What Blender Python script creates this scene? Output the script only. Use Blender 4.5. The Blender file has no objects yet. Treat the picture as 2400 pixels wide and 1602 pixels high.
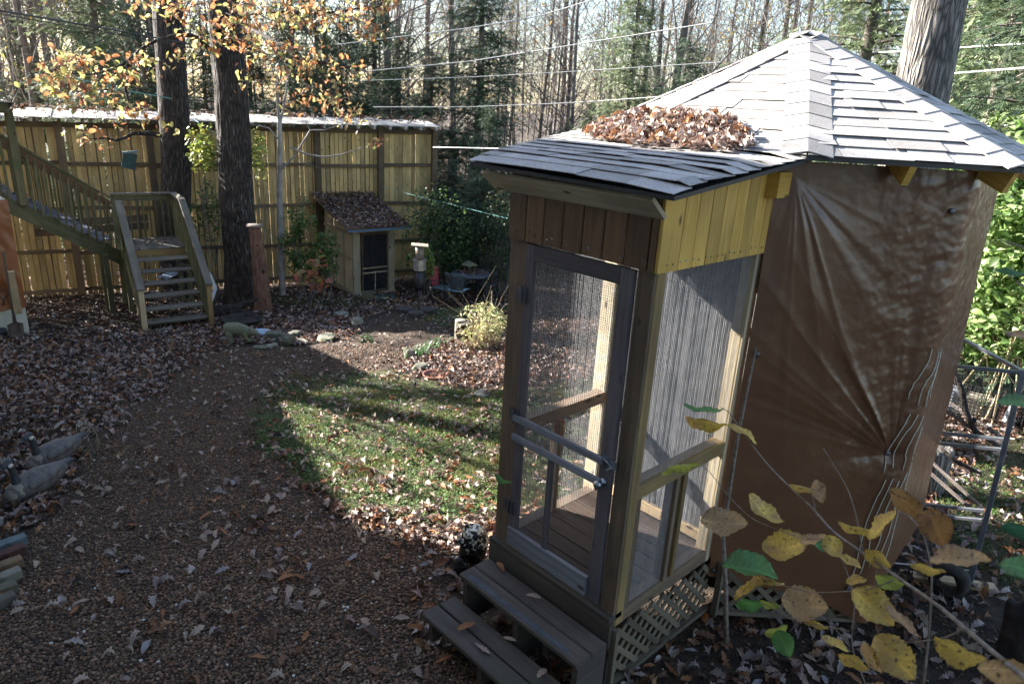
import bpy, math, random
import numpy as np
from mathutils import Vector, Matrix
RNG = np.random.default_rng(7)
random.seed(7)
sc = bpy.context.scene
COL = sc.collection
# ------------------------------------------------------------------ camera
CAMP = np.array([0., 0., 3.3])
def _n(v):
    v = np.array(v, float); return v / np.linalg.norm(v)
_Y = _n([1800, -451, 1637]); _Z = -_n([-280, 4826, 1637]); _Y = _n(_Y - _Z * _Y.dot(_Z)); _X = np.cross(_Y, _Z)
RC = np.stack([_X, _Y, _Z]); FPX = 1637.
cd = bpy.data.cameras.new('camera'); cam = bpy.data.objects.new('camera', cd); COL.objects.link(cam)
M = Matrix.Identity(4)
for i in range(3):
    M[i][0] = RC[i][0]; M[i][1] = -RC[i][1]; M[i][2] = -RC[i][2]; M[i][3] = CAMP[i]
cam.matrix_world = M
cd.sensor_width = 36; cd.lens = 36 * FPX / 2400; cd.clip_start = .05; cd.clip_end = 900
cd.dof.use_dof = True; cd.dof.focus_distance = 4.2; cd.dof.aperture_fstop = 6.3
sc.camera = cam
# ------------------------------------------------------------------ light
SUN_EL, SUN_AZ = 25.0, -112.0     # azimuth from +Y towards +X
w = bpy.data.worlds.new('World'); sc.world = w; w.use_nodes = True
nt = w.node_tree; nt.nodes.clear()
sky = nt.nodes.new('ShaderNodeTexSky'); sky.sky_type = 'NISHITA'; sky.sun_disc = False
sky.sun_elevation = math.radians(SUN_EL); sky.sun_rotation = math.radians(SUN_AZ % 360)
sky.air_density = 1.0; sky.dust_density = 1.2; sky.ozone_density = 1.0
bg = nt.nodes.new('ShaderNodeBackground'); bg.inputs[1].default_value = .058
ow = nt.nodes.new('ShaderNodeOutputWorld')
nt.links.new(sky.outputs[0], bg.inputs[0]); nt.links.new(bg.outputs[0], ow.inputs[0])
sl = bpy.data.lights.new('sun', 'SUN'); sl.energy = 5.0; sl.angle = math.radians(.5); sl.color = (1, .95, .88)
so = bpy.data.objects.new('sun', sl); COL.objects.link(so); so.location = (-60, -25, 40)
a, e = math.radians(SUN_AZ), math.radians(SUN_EL)
SD = Vector((math.sin(a) * math.cos(e), math.cos(a) * math.cos(e), math.sin(e)))
so.rotation_euler = SD.to_track_quat('Z', 'Y').to_euler()
sc.view_settings.view_transform = 'Standard'; sc.view_settings.look = 'None'
sc.view_settings.exposure = 2.85; sc.view_settings.gamma = 1
sc.view_settings.use_curve_mapping = False
sc.cycles.max_bounces = 6; sc.cycles.diffuse_bounces = 3; sc.cycles.transparent_max_bounces = 12
sc.cycles.use_denoising = True
# ------------------------------------------------------------------ helpers: place
def ray(x, y):
    return RC @ _n([x - 1200, y - 801, FPX])
def gz(x, y):
    u = -.85 * np.asarray(x, float) + .53 * np.asarray(y, float) - 3.2
    return np.maximum(-.112 * (np.sqrt(u * u + 1) + u) / 2, -2.55)
def G(px, py):                     # the point of the ground seen at a place of the photograph
    r = ray(px, py); lo, hi = .5, 120.
    for _ in range(60):
        m = (lo + hi) / 2
        if 3.3 + r[2] * m - float(gz(r[0] * m, r[1] * m)) > 0: lo = m
        else: hi = m
    return np.array([r[0] * lo, r[1] * lo, float(gz(r[0] * lo, r[1] * lo))])
def onZ(px, py, z):
    r = ray(px, py); return r * (z - 3.3) / r[2] + CAMP
def onY(px, py, y):
    r = ray(px, py); return r * y / r[1] + CAMP
def dist(px, py, d):               # point at horizontal distance d
    r = ray(px, py); return CAMP + r * d / np.hypot(r[0], r[1])
def base(px, d):                   # ground point in the direction of column px (at the horizon), d metres off
    r = ray(px, 250); h = np.hypot(r[0], r[1]); x, y = r[0] / h * d, r[1] / h * d
    return np.array([x, y, float(gz(x, y))])
def vn(x, y, z=0., seed=0):        # value noise 0..1
    x = np.asarray(x, float); y = np.asarray(y, float) + 0 * x; z = np.asarray(z, float) + 0 * x
    def h(i, j, k):
        v = np.sin(i * 127.1 + j * 311.7 + k * 74.7 + seed * 17.3) * 43758.5453
        return v - np.floor(v)
    i, j, k = np.floor(x), np.floor(y), np.floor(z)
    f, g, q = x - i, y - j, z - k
    f = f * f * (3 - 2 * f); g = g * g * (3 - 2 * g); q = q * q * (3 - 2 * q)
    r = 0
    for a_ in (0, 1):
        for b_ in (0, 1):
            for c_ in (0, 1):
                r = r + h(i + a_, j + b_, k + c_) * (f if a_ else 1 - f) * (g if b_ else 1 - g) * (q if c_ else 1 - q)
    return r
def fbm(x, y, z=0., o=4, seed=0):
    s = 0; a_ = .5; t = 0
    for i in range(o):
        s = s + a_ * vn(x * 2 ** i, y * 2 ** i, np.asarray(z) * 2 ** i, seed + i); t += a_; a_ *= .5
    return s / t
# ------------------------------------------------------------------ helpers: objects
def T(name, label, cat, loc=(0, 0, 0), group=None, rz=0):
    o = bpy.data.objects.new(name, None); COL.objects.link(o); o.location = tuple(map(float, loc)); o.rotation_euler = (0, 0, rz)
    o.empty_display_size = .1
    o['label'] = label; o['category'] = cat
    if group: o['group'] = group
    return o
def tag(o, label, cat, group=None):
    o['label'] = label; o['category'] = cat
    if group: o['group'] = group
    return o
def rootloc(r):
    v = np.zeros(3)
    while r is not None:
        v += np.array(r.location); r = r.parent
    return v
def link(name, me, root=None, loc=None):
    o = bpy.data.objects.new(name, me); COL.objects.link(o)
    if root is not None: o.parent = root
    if loc is not None: o.location = tuple(map(float, loc))
    return o
def mk(name, V, F, mat, root=None, col=None, uv=None, smooth=False, loc=None, local=False):
    """one mesh object; V in world coordinates unless local; F an (m,k) array or a list of faces"""
    V = np.asarray(V, float)
    if loc is None and root is None and not local:
        loc = np.array([V[:, 0].mean(), V[:, 1].mean(), V[:, 2].min()])
    off = np.zeros(3)
    if not local:
        off = rootloc(root) if root is not None else np.asarray(loc, float)
    me = bpy.data.meshes.new(name)
    Vl = V - off
    if isinstance(F, np.ndarray):
        k = F.shape[1]; n = len(F)
        me.vertices.add(len(Vl)); me.vertices.foreach_set('co', Vl.astype(np.float32).ravel())
        me.loops.add(n * k); me.loops.foreach_set('vertex_index', F.astype(np.int32).ravel())
        me.polygons.add(n); me.polygons.foreach_set('loop_start', np.arange(0, n * k, k, dtype=np.int32))
        me.update(calc_edges=True)
    else:
        me.from_pydata([tuple(v) for v in Vl], [], F); me.update()
    if uv is not None:
        ul = me.uv_layers.new(name='UVMap'); ul.data.foreach_set('uv', np.asarray(uv, np.float32).ravel())
    if col is not None:
        ca = me.attributes.new('Col', 'FLOAT_COLOR', 'POINT')
        c4 = np.ones((len(V), 4), np.float32); c4[:, :3] = col
        ca.data.foreach_set('color', c4.ravel())
    if smooth: me.polygons.foreach_set('use_smooth', np.ones(len(me.polygons), bool))
    if mat is not None: me.materials.append(mat)
    return link(name, me, root, loc if root is None else None)
class MB:
    def __init__(s): s.v = []; s.f = []; s.uv = []
    def add(s, V, F, U=None):
        n = len(s.v); s.v += [tuple(map(float, p)) for p in V]
        for i, f in enumerate(F):
            s.f.append([n + k for k in f]); s.uv += (U[i] if U else [(0, 0)] * len(f))
    def beam(s, p, q, w_, h_, up=(0, 0, 1), ch=.0, off=None):
        """a board from p to q, w_ wide (across), h_ thick (along up), centred; chamfered edges"""
        p = np.array(p, float); q = np.array(q, float); d = _n(q - p); L = np.linalg.norm(q - p)
        up = np.array(up, float); up = up - d * up.dot(d)
        if np.linalg.norm(up) < 1e-6: up = np.array([1., 0, 0]) - d * d[0]
        up = _n(up); sd = np.cross(d, up)
        a_, b_ = w_ / 2, h_ / 2
        if ch: prof = [(-a_ + ch, -b_), (a_ - ch, -b_), (a_, -b_ + ch), (a_, b_ - ch), (a_ - ch, b_), (-a_ + ch, b_), (-a_, b_ - ch), (-a_, -b_ + ch)]
        else: prof = [(-a_, -b_), (a_, -b_), (a_, b_), (-a_, b_)]
        m = len(prof)
        V = [p + sd * x + up * y for x, y in prof] + [q + sd * x + up * y for x, y in prof]
        per = [0]
        for i in range(m):
            x0, y0 = prof[i]; x1, y1 = prof[(i + 1) % m]; per.append(per[-1] + math.hypot(x1 - x0, y1 - y0))
        u0 = random.uniform(0, 50); v0 = random.uniform(0, 50)
        F = []; U = []
        for i in range(m):
            j = (i + 1) % m
            F.append([i, j, m + j, m + i]); U.append([(u0, v0 + per[i]), (u0, v0 + per[i + 1]), (u0 + L, v0 + per[i + 1]), (u0 + L, v0 + per[i])])
        F.append(list(range(m))[::-1]); U.append([(u0 + prof[i][0] * .1, v0 + prof[i][1]) for i in range(m)][::-1])
        F.append([m + i for i in range(m)]); U.append([(u0 + prof[i][0] * .1, v0 + prof[i][1]) for i in range(m)])
        s.add(V, F, U); return s
    def box(s, a_, b_, ch=0):
        a_ = np.array(a_, float); b_ = np.array(b_, float); c = (a_ + b_) / 2; d = b_ - a_
        k = int(np.argmax(d)); e_ = np.zeros(3); e_[k] = d[k] / 2
        up = np.zeros(3); o = [i for i in range(3) if i != k]; up[o[1]] = 1
        return s.beam(c - e_, c + e_, d[o[0]], d[o[1]], up, ch)
    def tube(s, P, r, n=8, caps=True):
        V, F = tube_arr(P, r, n, caps=False); s.add(V, [list(f) for f in F])
        if caps:
            m = len(s.v); k = len(P)
            b0 = m - n * k
            s.f.append([b0 + i for i in range(n)][::-1]); s.uv += [(0, 0)] * n
            s.f.append([m - n + i for i in range(n)]); s.uv += [(0, 0)] * n
        return s
    def build(s, name, mat, root=None, smooth=False, col=None):
        return mk(name, np.array(s.v), s.f, mat, root, uv=s.uv, smooth=smooth, col=col)
def tube_arr(P, r, n=8, caps=False):
    P = np.asarray(P, float); k = len(P); r = np.broadcast_to(np.asarray(r, float), (k,))
    t = np.gradient(P, axis=0); t /= np.linalg.norm(t, axis=1)[:, None] + 1e-12
    ref = np.array([0, 0, 1.]) if abs(t[0][2]) < .9 else np.array([1., 0, 0])
    u = np.cross(t, ref); u /= np.linalg.norm(u, axis=1)[:, None] + 1e-12; v = np.cross(t, u)
    a_ = np.linspace(0, 2 * np.pi, n, endpoint=False)
    V = P[:, None, :] + r[:, None, None] * (u[:, None, :] * np.cos(a_)[None, :, None] + v[:, None, :] * np.sin(a_)[None, :, None])
    V = V.reshape(-1, 3)
    i = np.arange(k - 1)[:, None] * n; j = np.arange(n)[None]; j2 = (j + 1) % n
    F = np.stack([i + j, i + j2, i + n + j2, i + n + j], -1).reshape(-1, 4)
    return V, F
class Acc:                          # quads gathered as arrays
    def __init__(s): s.V = []; s.F = []; s.C = []; s.n = 0
    def add(s, V, F, c=None):
        s.V.append(V); s.F.append(F + s.n); s.n += len(V)
        if c is not None: s.C.append(np.broadcast_to(np.asarray(c, float), (len(V), 3)))
    def get(s): return np.concatenate(s.V), np.concatenate(s.F), (np.concatenate(s.C) if s.C else None)
def lathe(prof, n=20, c=(0, 0, 0)):
    V = []; 
    for r, z in prof:
        for i in range(n):
            a_ = 2 * math.pi * i / n; V.append((c[0] + r * math.cos(a_), c[1] + r * math.sin(a_), c[2] + z))
    F = []
    for k in range(len(prof) - 1):
        for i in range(n):
            j = (i + 1) % n; F.append([k * n + i, k * n + j, (k + 1) * n + j, (k + 1) * n + i])
    F.append([i for i in range(n)][::-1]); F.append([(len(prof) - 1) * n + i for i in range(n)])
    return V, F
def rots(n, yaw=None, tilt=None, roll=None):
    yaw = RNG.uniform(0, 2 * np.pi, n) if yaw is None else yaw
    tilt = np.zeros(n) if tilt is None else tilt; roll = np.zeros(n) if roll is None else roll
    cy, sy, ct, st, cr, sr = np.cos(yaw), np.sin(yaw), np.cos(tilt), np.sin(tilt), np.cos(roll), np.sin(roll)
    R = np.zeros((n, 3, 3))
    Rz = R.copy(); Rz[:, 0, 0] = cy; Rz[:, 0, 1] = -sy; Rz[:, 1, 0] = sy; Rz[:, 1, 1] = cy; Rz[:, 2, 2] = 1
    Ry = R.copy(); Ry[:, 0, 0] = ct; Ry[:, 0, 2] = st; Ry[:, 1, 1] = 1; Ry[:, 2, 0] = -st; Ry[:, 2, 2] = ct
    Rx = R.copy(); Rx[:, 0, 0] = 1; Rx[:, 1, 1] = cr; Rx[:, 1, 2] = -sr; Rx[:, 2, 1] = sr; Rx[:, 2, 2] = cr
    return Rz @ Ry @ Rx
def scat(tm, pos, R, s, col):
    """copies of a template (V,F) at many places -> V,F,C"""
    V0, F0 = tm; n = len(pos); s = np.asarray(s, float)
    s = s[:, None] * np.ones(3) if s.ndim == 1 else s
    V = np.einsum('nij,nkj->nki', R, V0[None] * s[:, None, :]) + pos[:, None, :]
    F = F0[None] + (np.arange(n) * len(V0))[:, None, None]
    C = np.repeat(np.asarray(col)[:, None, :], len(V0), 1)
    return V.reshape(-1, 3), F.reshape(-1, F0.shape[1]), C.reshape(-1, 3)
def merge(parts):
    V = []; F = []; C = []; n = 0
    for v, f, c in parts: V.append(v); F.append(f + n); C.append(c); n += len(v)
    return np.concatenate(V), np.concatenate(F), np.concatenate(C)
# leaf templates, one unit long, lying along +x
def leaf_t(stn, wid, curl=.15, cup=.25, wav=0., twist=0.):
    V = []; n = len(stn)
    for i, (t, w_) in enumerate(zip(stn, wid)):
        zc = curl * (4 * (t - .5) ** 2 - 1) * -.5
        for sgn in (-1, 0, 1):
            tw = twist * (t - .5)
            y = sgn * w_; z = zc + cup * abs(y) + (wav * math.sin(i * 2.1 + sgn) * w_ if sgn else 0) + y * tw
            V.append((t - .5, y, z))
    F = []
    for i in range(n - 1):
        a_, b_ = i * 3, i * 3 + 3
        for k in (0, 1): F += [(a_ + k, b_ + k, b_ + k + 1), (a_ + k, b_ + k + 1, a_ + k + 1)]
    return np.array(V), np.array(F)
OAKS = [.0, .14, .24, .34, .44, .54, .64, .74, .86, 1.]
OAKW = [.01, .11, .2, .14, .27, .17, .26, .15, .15, .0]
oak_hi = [leaf_t(OAKS, OAKW, c, u, .3, t) for c, u, t in ((.3, .5, .6), (.55, .9, -.8), (-.35, .6, .9), (.7, 1.4, .3))]
oak_md = [leaf_t([0, .3, .45, .7, 1], [.01, .2, .12, .26, .0], c, u, .3, t) for c, u, t in ((.25, .6, .8), (.5, 1.0, -.8), (-.4, .7, .5))]
lf_lo = [leaf_t([0, .5, 1], [.0, .24, .0], c, u, 0, 0) for c, u in ((.3, .5), (-.2, .8))]
def ovate(n, w_=.36, ser=.012):
    st = np.linspace(0, 1, n); wd = w_ * np.sin(np.pi * st ** .85) ** .75; wd[0] = .012; wd[-1] = 0
    wd = wd + np.array([ser * ((i % 2) * 2 - 1) for i in range(n)]) * (wd > .05)
    return st, wd
ov_md = [leaf_t(*ovate(6, .3, 0), c, u) for c, u in ((.2, .3), (-.15, .5))]
# ------------------------------------------------------------------ materials
def newmat(name):
    m = bpy.data.materials.new(name); m.use_nodes = True; n = m.node_tree; n.nodes.clear()
    o = n.nodes.new('ShaderNodeOutputMaterial'); b = n.nodes.new('ShaderNodeBsdfPrincipled'); n.links.new(b.outputs[0], o.inputs[0])
    return m, n, b, o
def nd(n, t, **k):
    x = n.nodes.new(t)
    for a_, v in k.items():
        if a_.startswith('i_'): x.inputs[a_[2:].replace('_', ' ')].default_value = v
        else: setattr(x, a_, v)
    return x
def ramp(n, src, stops):
    r = n.nodes.new('ShaderNodeValToRGB'); n.links.new(src, r.inputs[0]); el = r.color_ramp.elements
    while len(el) < len(stops): el.new(.5)
    for e_, (p, c) in zip(el, stops): e_.position = p; e_.color = (*c, 1) if len(c) == 3 else c
    return r.outputs[0]
def mixc(n, f, a_, b_, mode='MIX'):
    x = n.nodes.new('ShaderNodeMix'); x.data_type = 'RGBA'; x.blend_type = mode
    for s_, v in ((0, f), (6, a_), (7, b_)):
        if hasattr(v, 'is_output'): n.links.new(v, x.inputs[s_])
        else: x.inputs[s_].default_value = v if s_ == 0 else (*v, 1)
    return x.outputs[2]
def bump(n, b, h, s=.5, d=.01):
    x = nd(n, 'ShaderNodeBump'); x.inputs['Strength'].default_value = s; x.inputs['Distance'].default_value = d
    n.links.new(h, x.inputs['Height']); n.links.new(x.outputs[0], b.inputs['Normal'])
def wood(name, c1, c2, rough=.75, stain=None, knots=(.05, .02, .01), var=.35, gs=1., bs=.6):
    m, n, b, o = newmat(name)
    uv = nd(n, 'ShaderNodeUVMap'); oi = nd(n, 'ShaderNodeObjectInfo')
    mp = nd(n, 'ShaderNodeMapping'); mp.inputs['Scale'].default_value = (1.6 * gs, 34 * gs, 1); n.links.new(uv.outputs[0], mp.inputs[0])
    n1 = nd(n, 'ShaderNodeTexNoise', i_Scale=1.0, i_Detail=6., i_Distortion=.6); n.links.new(mp.outputs[0], n1.inputs[0])
    mp2 = nd(n, 'ShaderNodeMapping'); mp2.inputs['Scale'].default_value = (6 * gs, 210 * gs, 1); n.links.new(uv.outputs[0], mp2.inputs[0])
    n2 = nd(n, 'ShaderNodeTexNoise', i_Scale=1.0, i_Detail=3.); n.links.new(mp2.outputs[0], n2.inputs[0])
    base_ = ramp(n, n1.outputs[0], [(.3, c1), (.7, c2)])
    fine = ramp(n, n2.outputs[0], [(.35, (.6, .6, .6)), (.6, (1, 1, 1))])
    c = mixc(n, .55, base_, fine, 'MULTIPLY')
    # knots
    mp3 = nd(n, 'ShaderNodeMapping'); mp3.inputs['Scale'].default_value = (3.2, 7.5, 1); n.links.new(uv.outputs[0], mp3.inputs[0])
    vo = nd(n, 'ShaderNodeTexVoronoi', i_Scale=1., i_Randomness=1.); n.links.new(mp3.outputs[0], vo.inputs[0])
    kn = ramp(n, vo.outputs['Distance'], [(.055, (1, 1, 1)), (.13, (0, 0, 0))])
    c = mixc(n, kn, c, knots)
    # blotches and per-board change
    n3 = nd(n, 'ShaderNodeTexNoise', i_Scale=1.6, i_Detail=3.); n.links.new(uv.outputs[0], n3.inputs[0])
    bl = ramp(n, n3.outputs[0], [(.35, (.68, .66, .66)), (.62, (1.08, 1.06, 1.04))])
    c = mixc(n, .8, c, bl, 'MULTIPLY')
    rv = ramp(n, oi.outputs['Random'], [(0, (1 - var,) * 3), (1, (1 + var * .5, 1 + var * .45, 1 + var * .35))])
    c = mixc(n, 1., c, rv, 'MULTIPLY')
    if stain:
        n4 = nd(n, 'ShaderNodeTexNoise', i_Scale=3., i_Detail=5.); tc = nd(n, 'ShaderNodeTexCoord'); n.links.new(tc.outputs['Object'], n4.inputs[0])
        c = mixc(n, ramp(n, n4.outputs[0], [(.45, (0, 0, 0)), (.68, (.75, .75, .75))]), c, stain)
    n.links.new(c, b.inputs['Base Color']); b.inputs['Roughness'].default_value = rough
    bump(n, b, n2.outputs[0], bs, .004)
    return m
def noisy(name, c1, c2, scale=8., rough=.8, bs=.3, bd=.01, detail=5., metal=0., c3=None, coord='Object', spec=.5, stretch=None):
    m, n, b, o = newmat(name)
    tc = nd(n, 'ShaderNodeTexCoord'); mp = nd(n, 'ShaderNodeMapping'); n.links.new(tc.outputs[coord], mp.inputs[0])
    if stretch: mp.inputs['Scale'].default_value = stretch
    n1 = nd(n, 'ShaderNodeTexNoise', i_Scale=scale, i_Detail=detail); n.links.new(mp.outputs[0], n1.inputs[0])
    st = [(.35, c1), (.65, c2)]
    if c3: st = [(.3, c1), (.5, c2), (.62, c3)]
    c = ramp(n, n1.outputs[0], st)
    n.links.new(c, b.inputs['Base Color']); b.inputs['Roughness'].default_value = rough; b.inputs['Metallic'].default_value = metal
    b.inputs['Specular IOR Level'].default_value = spec
    if bs: bump(n, b, n1.outputs[0], bs, bd)
    return m
def leafmat(name, tr=.35, rough=.55, spots=None, vein=False, spec=.5, spotw=(.58, .66)):
    m, n, b, o = newmat(name)
    at = nd(n, 'ShaderNodeAttribute', attribute_name='Col')
    c = at.outputs['Color']
    if spots:
        tc = nd(n, 'ShaderNodeTexCoord'); n1 = nd(n, 'ShaderNodeTexNoise', i_Scale=95., i_Detail=3.); n.links.new(tc.outputs['Object'], n1.inputs[0])
        n2 = nd(n, 'ShaderNodeTexNoise', i_Scale=22., i_Detail=3.); n.links.new(tc.outputs['Object'], n2.inputs[0])
        f = ramp(n, n1.outputs[0], [(spotw[0], (0, 0, 0)), (spotw[1], (.85, .85, .85))])
        c = mixc(n, ramp(n, n2.outputs[0], [(.42, (0, 0, 0)), (.7, (.8, .8, .8))]), c, (.42, .23, .09))
        c = mixc(n, f, c, spots)
    n.links.new(c, b.inputs['Base Color']); b.inputs['Roughness'].default_value = rough; b.inputs['Specular IOR Level'].default_value = spec
    t = nd(n, 'ShaderNodeBsdfTranslucent'); n.links.new(c, t.inputs[0]); mx = nd(n, 'ShaderNodeMixShader'); mx.inputs[0].default_value = tr
    n.links.new(b.outputs[0], mx.inputs[1]); n.links.new(t.outputs[0], mx.inputs[2]); n.links.new(mx.outputs[0], o.inputs[0])
    return m
def plain(name, c, rough=.5, metal=0., spec=.5):
    return noisy(name, tuple(x * .8 for x in c), tuple(min(1, x * 1.15) for x in c), 14., rough, .12, .003, metal=metal, spec=spec)
M_fence = wood('fence picket wood', (.58, .395, .15), (.75, .56, .26), .8, var=.4, knots=(.12, .07, .03))
M_fpost = wood('fence post wood', (.13, .09, .055), (.2, .145, .085), .85)
M_cap = wood('sun bleached roof boards', (.6, .57, .52), (.78, .74, .68), .8)
M_stair = wood('mossy stair wood', (.13, .12, .06), (.23, .2, .1), .85, stain=(.07, .085, .025))
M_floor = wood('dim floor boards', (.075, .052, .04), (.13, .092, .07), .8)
M_rail = wood('weathered grey rail wood', (.16, .145, .115), (.28, .25, .2), .85)
M_red = wood('reddish stair wood', (.2, .1, .045), (.27, .15, .07), .8)
M_brown = wood('stained brown boards', (.15, .075, .037), (.25, .14, .072), .65, knots=(.02, .01, .006))
M_yel = wood('yellow stained boards', (.62, .35, .06), (.78, .50, .12), .55, knots=(.12, .05, .02), var=.16)
M_post = wood('aged cedar posts', (.14, .095, .06), (.24, .17, .11), .8, knots=(.03, .015, .01))
M_postY = wood('golden side posts', (.24, .155, .06), (.36, .25, .1), .7)
M_door = wood('purple grey door wood', (.085, .075, .085), (.15, .135, .15), .75, knots=(.04, .03, .03))
M_doorb = wood('bluish door rails', (.17, .18, .21), (.28, .3, .35), .7)
M_step = wood('dark step boards', (.048, .04, .036), (.10, .08, .068), .75, stain=(.05, .048, .028))
M_latt = wood('greenish lattice strips', (.12, .098, .066), (.2, .165, .115), .85)
M_coop = wood('pale coop boards', (.5, .41, .26), (.66, .57, .4), .8)
M_pale = wood('pale raw plank', (.5, .37, .21), (.64, .5, .31), .7)
M_wire = plain('galvanised wire', (.42, .42, .43), .5, .3)
M_wired = plain('dark wire', (.06, .06, .065), .5, .4)
M_alu = plain('dull aluminium tube', (.35, .37, .42), .35, .8)
M_iron = plain('dark iron', (.045, .045, .05), .5, .5)
M_bl = plain('black plastic', (.02, .02, .022), .45)
M_blue = plain('blue painted edge', (.08, .2, .33), .5)
M_hinge = plain('old steel hinge', (.13, .13, .14), .45, .7)
M_zinc = plain('zinc hardware', (.35, .38, .42), .3, .9)
M_green = noisy('faded green sheet', (.025, .055, .045), (.045, .085, .07), 6.)
M_rope = noisy('pale cord', (.5, .47, .38), (.66, .62, .5), 60., .9)
M_teal = plain('teal rope', (.12, .42, .42), .6)
M_cable = plain('pale cable', (.55, .55, .53), .4)
M_cabled = plain('dark cable', (.04, .04, .045), .5)
M_stone = noisy('mossy flat stone', (.07, .07, .05), (.15, .145, .115), 9., .9, .5, .02, c3=(.09, .105, .05))
M_stoneL = noisy('pale field stone', (.15, .145, .11), (.3, .28, .23), 9., .9, .5, .02)
M_conc = noisy('mossy concrete', (.1, .105, .07), (.19, .185, .13), 22., .9, .5, .008, c3=(.13, .135, .04))
M_red_p = noisy('faded red paint', (.25, .025, .035), (.38, .05, .06), 14., .6, .2)
M_blp = noisy('faded blue grey paint', (.06, .075, .085), (.11, .13, .15), 14., .6, .3)
M_seat = noisy('pale blue paint', (.12, .2, .23), (.17, .27, .3), 14., .6, .3)
M_white = plain('white paint', (.7, .72, .75), .5)
M_cream = noisy('cream board', (.5, .47, .36), (.62, .59, .47), 5., .8, .15)
M_bowl = plain('pale blue enamel', (.45, .55, .68), .3)
M_tinc = plain('sheet metal', (.5, .5, .48), .35, .7)
M_rawbark = noisy('cedar log bark', (.11, .055, .035), (.25, .13, .085), 7., .9, .8, .02, stretch=(3, 3, .6))
M_oldlog = noisy('black rotten wood', (.012, .01, .009), (.05, .038, .03), 7., .9, .9, .03)
M_logcut = noisy('grey log rounds', (.035, .03, .028), (.085, .07, .065), 12., .9, .5)
M_stick = noisy('stick bark', (.13, .1, .08), (.26, .21, .17), 40., .9, .3)
M_stalk = noisy('dry stalks', (.3, .24, .14), (.5, .42, .27), 30., .8, 0)
M_leaf = leafmat('dry leaves', .12, .7, spec=.3)
M_green_l = leafmat('green leaves', .35, .5)
M_fol = leafmat('autumn tree leaves', .5, .5)
M_ever = leafmat('evergreen sprays', .3, .6, spec=.3)
M_hazel = leafmat('spotted yellow leaves', .4, .55, spots=(.07, .035, .03), spotw=(.6, .68))
M_grass = leafmat('grass blades', .4, .55)
M_peb = leafmat('pebbles', 0., .75, spec=.35)
def barkmat(name, c1, c2, c3, vs=3.2):
    m, n, b, o = newmat(name)
    tc = nd(n, 'ShaderNodeTexCoord'); mp = nd(n, 'ShaderNodeMapping'); n.links.new(tc.outputs['Object'], mp.inputs[0]); mp.inputs['Scale'].default_value = (1, 1, .16)
    v = nd(n, 'ShaderNodeTexVoronoi', i_Scale=22., i_Randomness=1.); v.feature = 'DISTANCE_TO_EDGE'
    n0 = nd(n, 'ShaderNodeTexNoise', i_Scale=6., i_Detail=4.); n.links.new(mp.outputs[0], n0.inputs[0])
    ad = nd(n, 'ShaderNodeVectorMath', operation='MULTIPLY_ADD'); n.links.new(n0.outputs['Color'], ad.inputs[0]); ad.inputs[1].default_value = (.12,) * 3; n.links.new(mp.outputs[0], ad.inputs[2])
    n.links.new(ad.outputs[0], v.inputs[0])
    c = ramp(n, v.outputs['Distance'], [(.0, c1), (.16, c2), (.42, c3)])
    n1 = nd(n, 'ShaderNodeTexNoise', i_Scale=5., i_Detail=6.); n.links.new(tc.outputs['Object'], n1.inputs[0])
    c = mixc(n, .7, c, ramp(n, n1.outputs[0], [(.35, (.55, .55, .55)), (.65, (1.15, 1.12, 1.08))]), 'MULTIPLY')
    n3 = nd(n, 'ShaderNodeTexNoise', i_Scale=26., i_Detail=2.); n.links.new(mp.outputs[0], n3.inputs[0])
    c = mixc(n, ramp(n, n3.outputs[0], [(.62, (0, 0, 0)), (.7, (.6, .6, .6))]), c, (.26, .26, .24))
    n.links.new(c, b.inputs['Base Color']); b.inputs['Roughness'].default_value = .9
    bump(n, b, v.outputs['Distance'], 1., .05)
    return m
M_bark = barkmat('oak bark', (.012, .01, .009), (.06, .045, .036), (.12, .095, .08))
M_barkL = barkmat('pale grey bark', (.06, .055, .05), (.2, .18, .16), (.34, .31, .28))
M_twig = noisy('grey twigs', (.1, .085, .08), (.25, .22, .2), 3., .9, 0)
M_twigL = noisy('pale sapling bark', (.24, .21, .19), (.42, .39, .36), 5., .9, .2)
M_ctrunk = noisy('evergreen trunk', (.08, .065, .06), (.17, .14, .12), 3., .9, .5, .02)
# shingles: pale granules, a tone of its own for every tab
def shingmat():
    m, n, b, o = newmat('asphalt shingles')
    tc = nd(n, 'ShaderNodeTexCoord'); oi = nd(n, 'ShaderNodeObjectInfo')
    n1 = nd(n, 'ShaderNodeTexNoise', i_Scale=260., i_Detail=2.); n.links.new(tc.outputs['Object'], n1.inputs[0])
    n2 = nd(n, 'ShaderNodeTexNoise', i_Scale=5., i_Detail=4.); n.links.new(tc.outputs['Object'], n2.inputs[0])
    c = ramp(n, n1.outputs[0], [(.3, (.22, .21, .215)), (.5, (.42, .405, .40)), (.7, (.68, .66, .65))])
    c = mixc(n, .5, c, ramp(n, n2.outputs[0], [(.3, (.7, .68, .66)), (.7, (1.1, 1.08, 1.05))]), 'MULTIPLY')
    c = mixc(n, 1., c, ramp(n, oi.outputs['Random'], [(0, (.66, .64, .62)), (.5, (.95, .93, .9)), (1, (1.12, 1.1, 1.08))]), 'MULTIPLY')
    n.links.new(c, b.inputs['Base Color']); b.inputs['Roughness'].default_value = .85
    bump(n, b, n1.outputs[0], .6, .003); return m
M_shing = shingmat()
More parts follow.
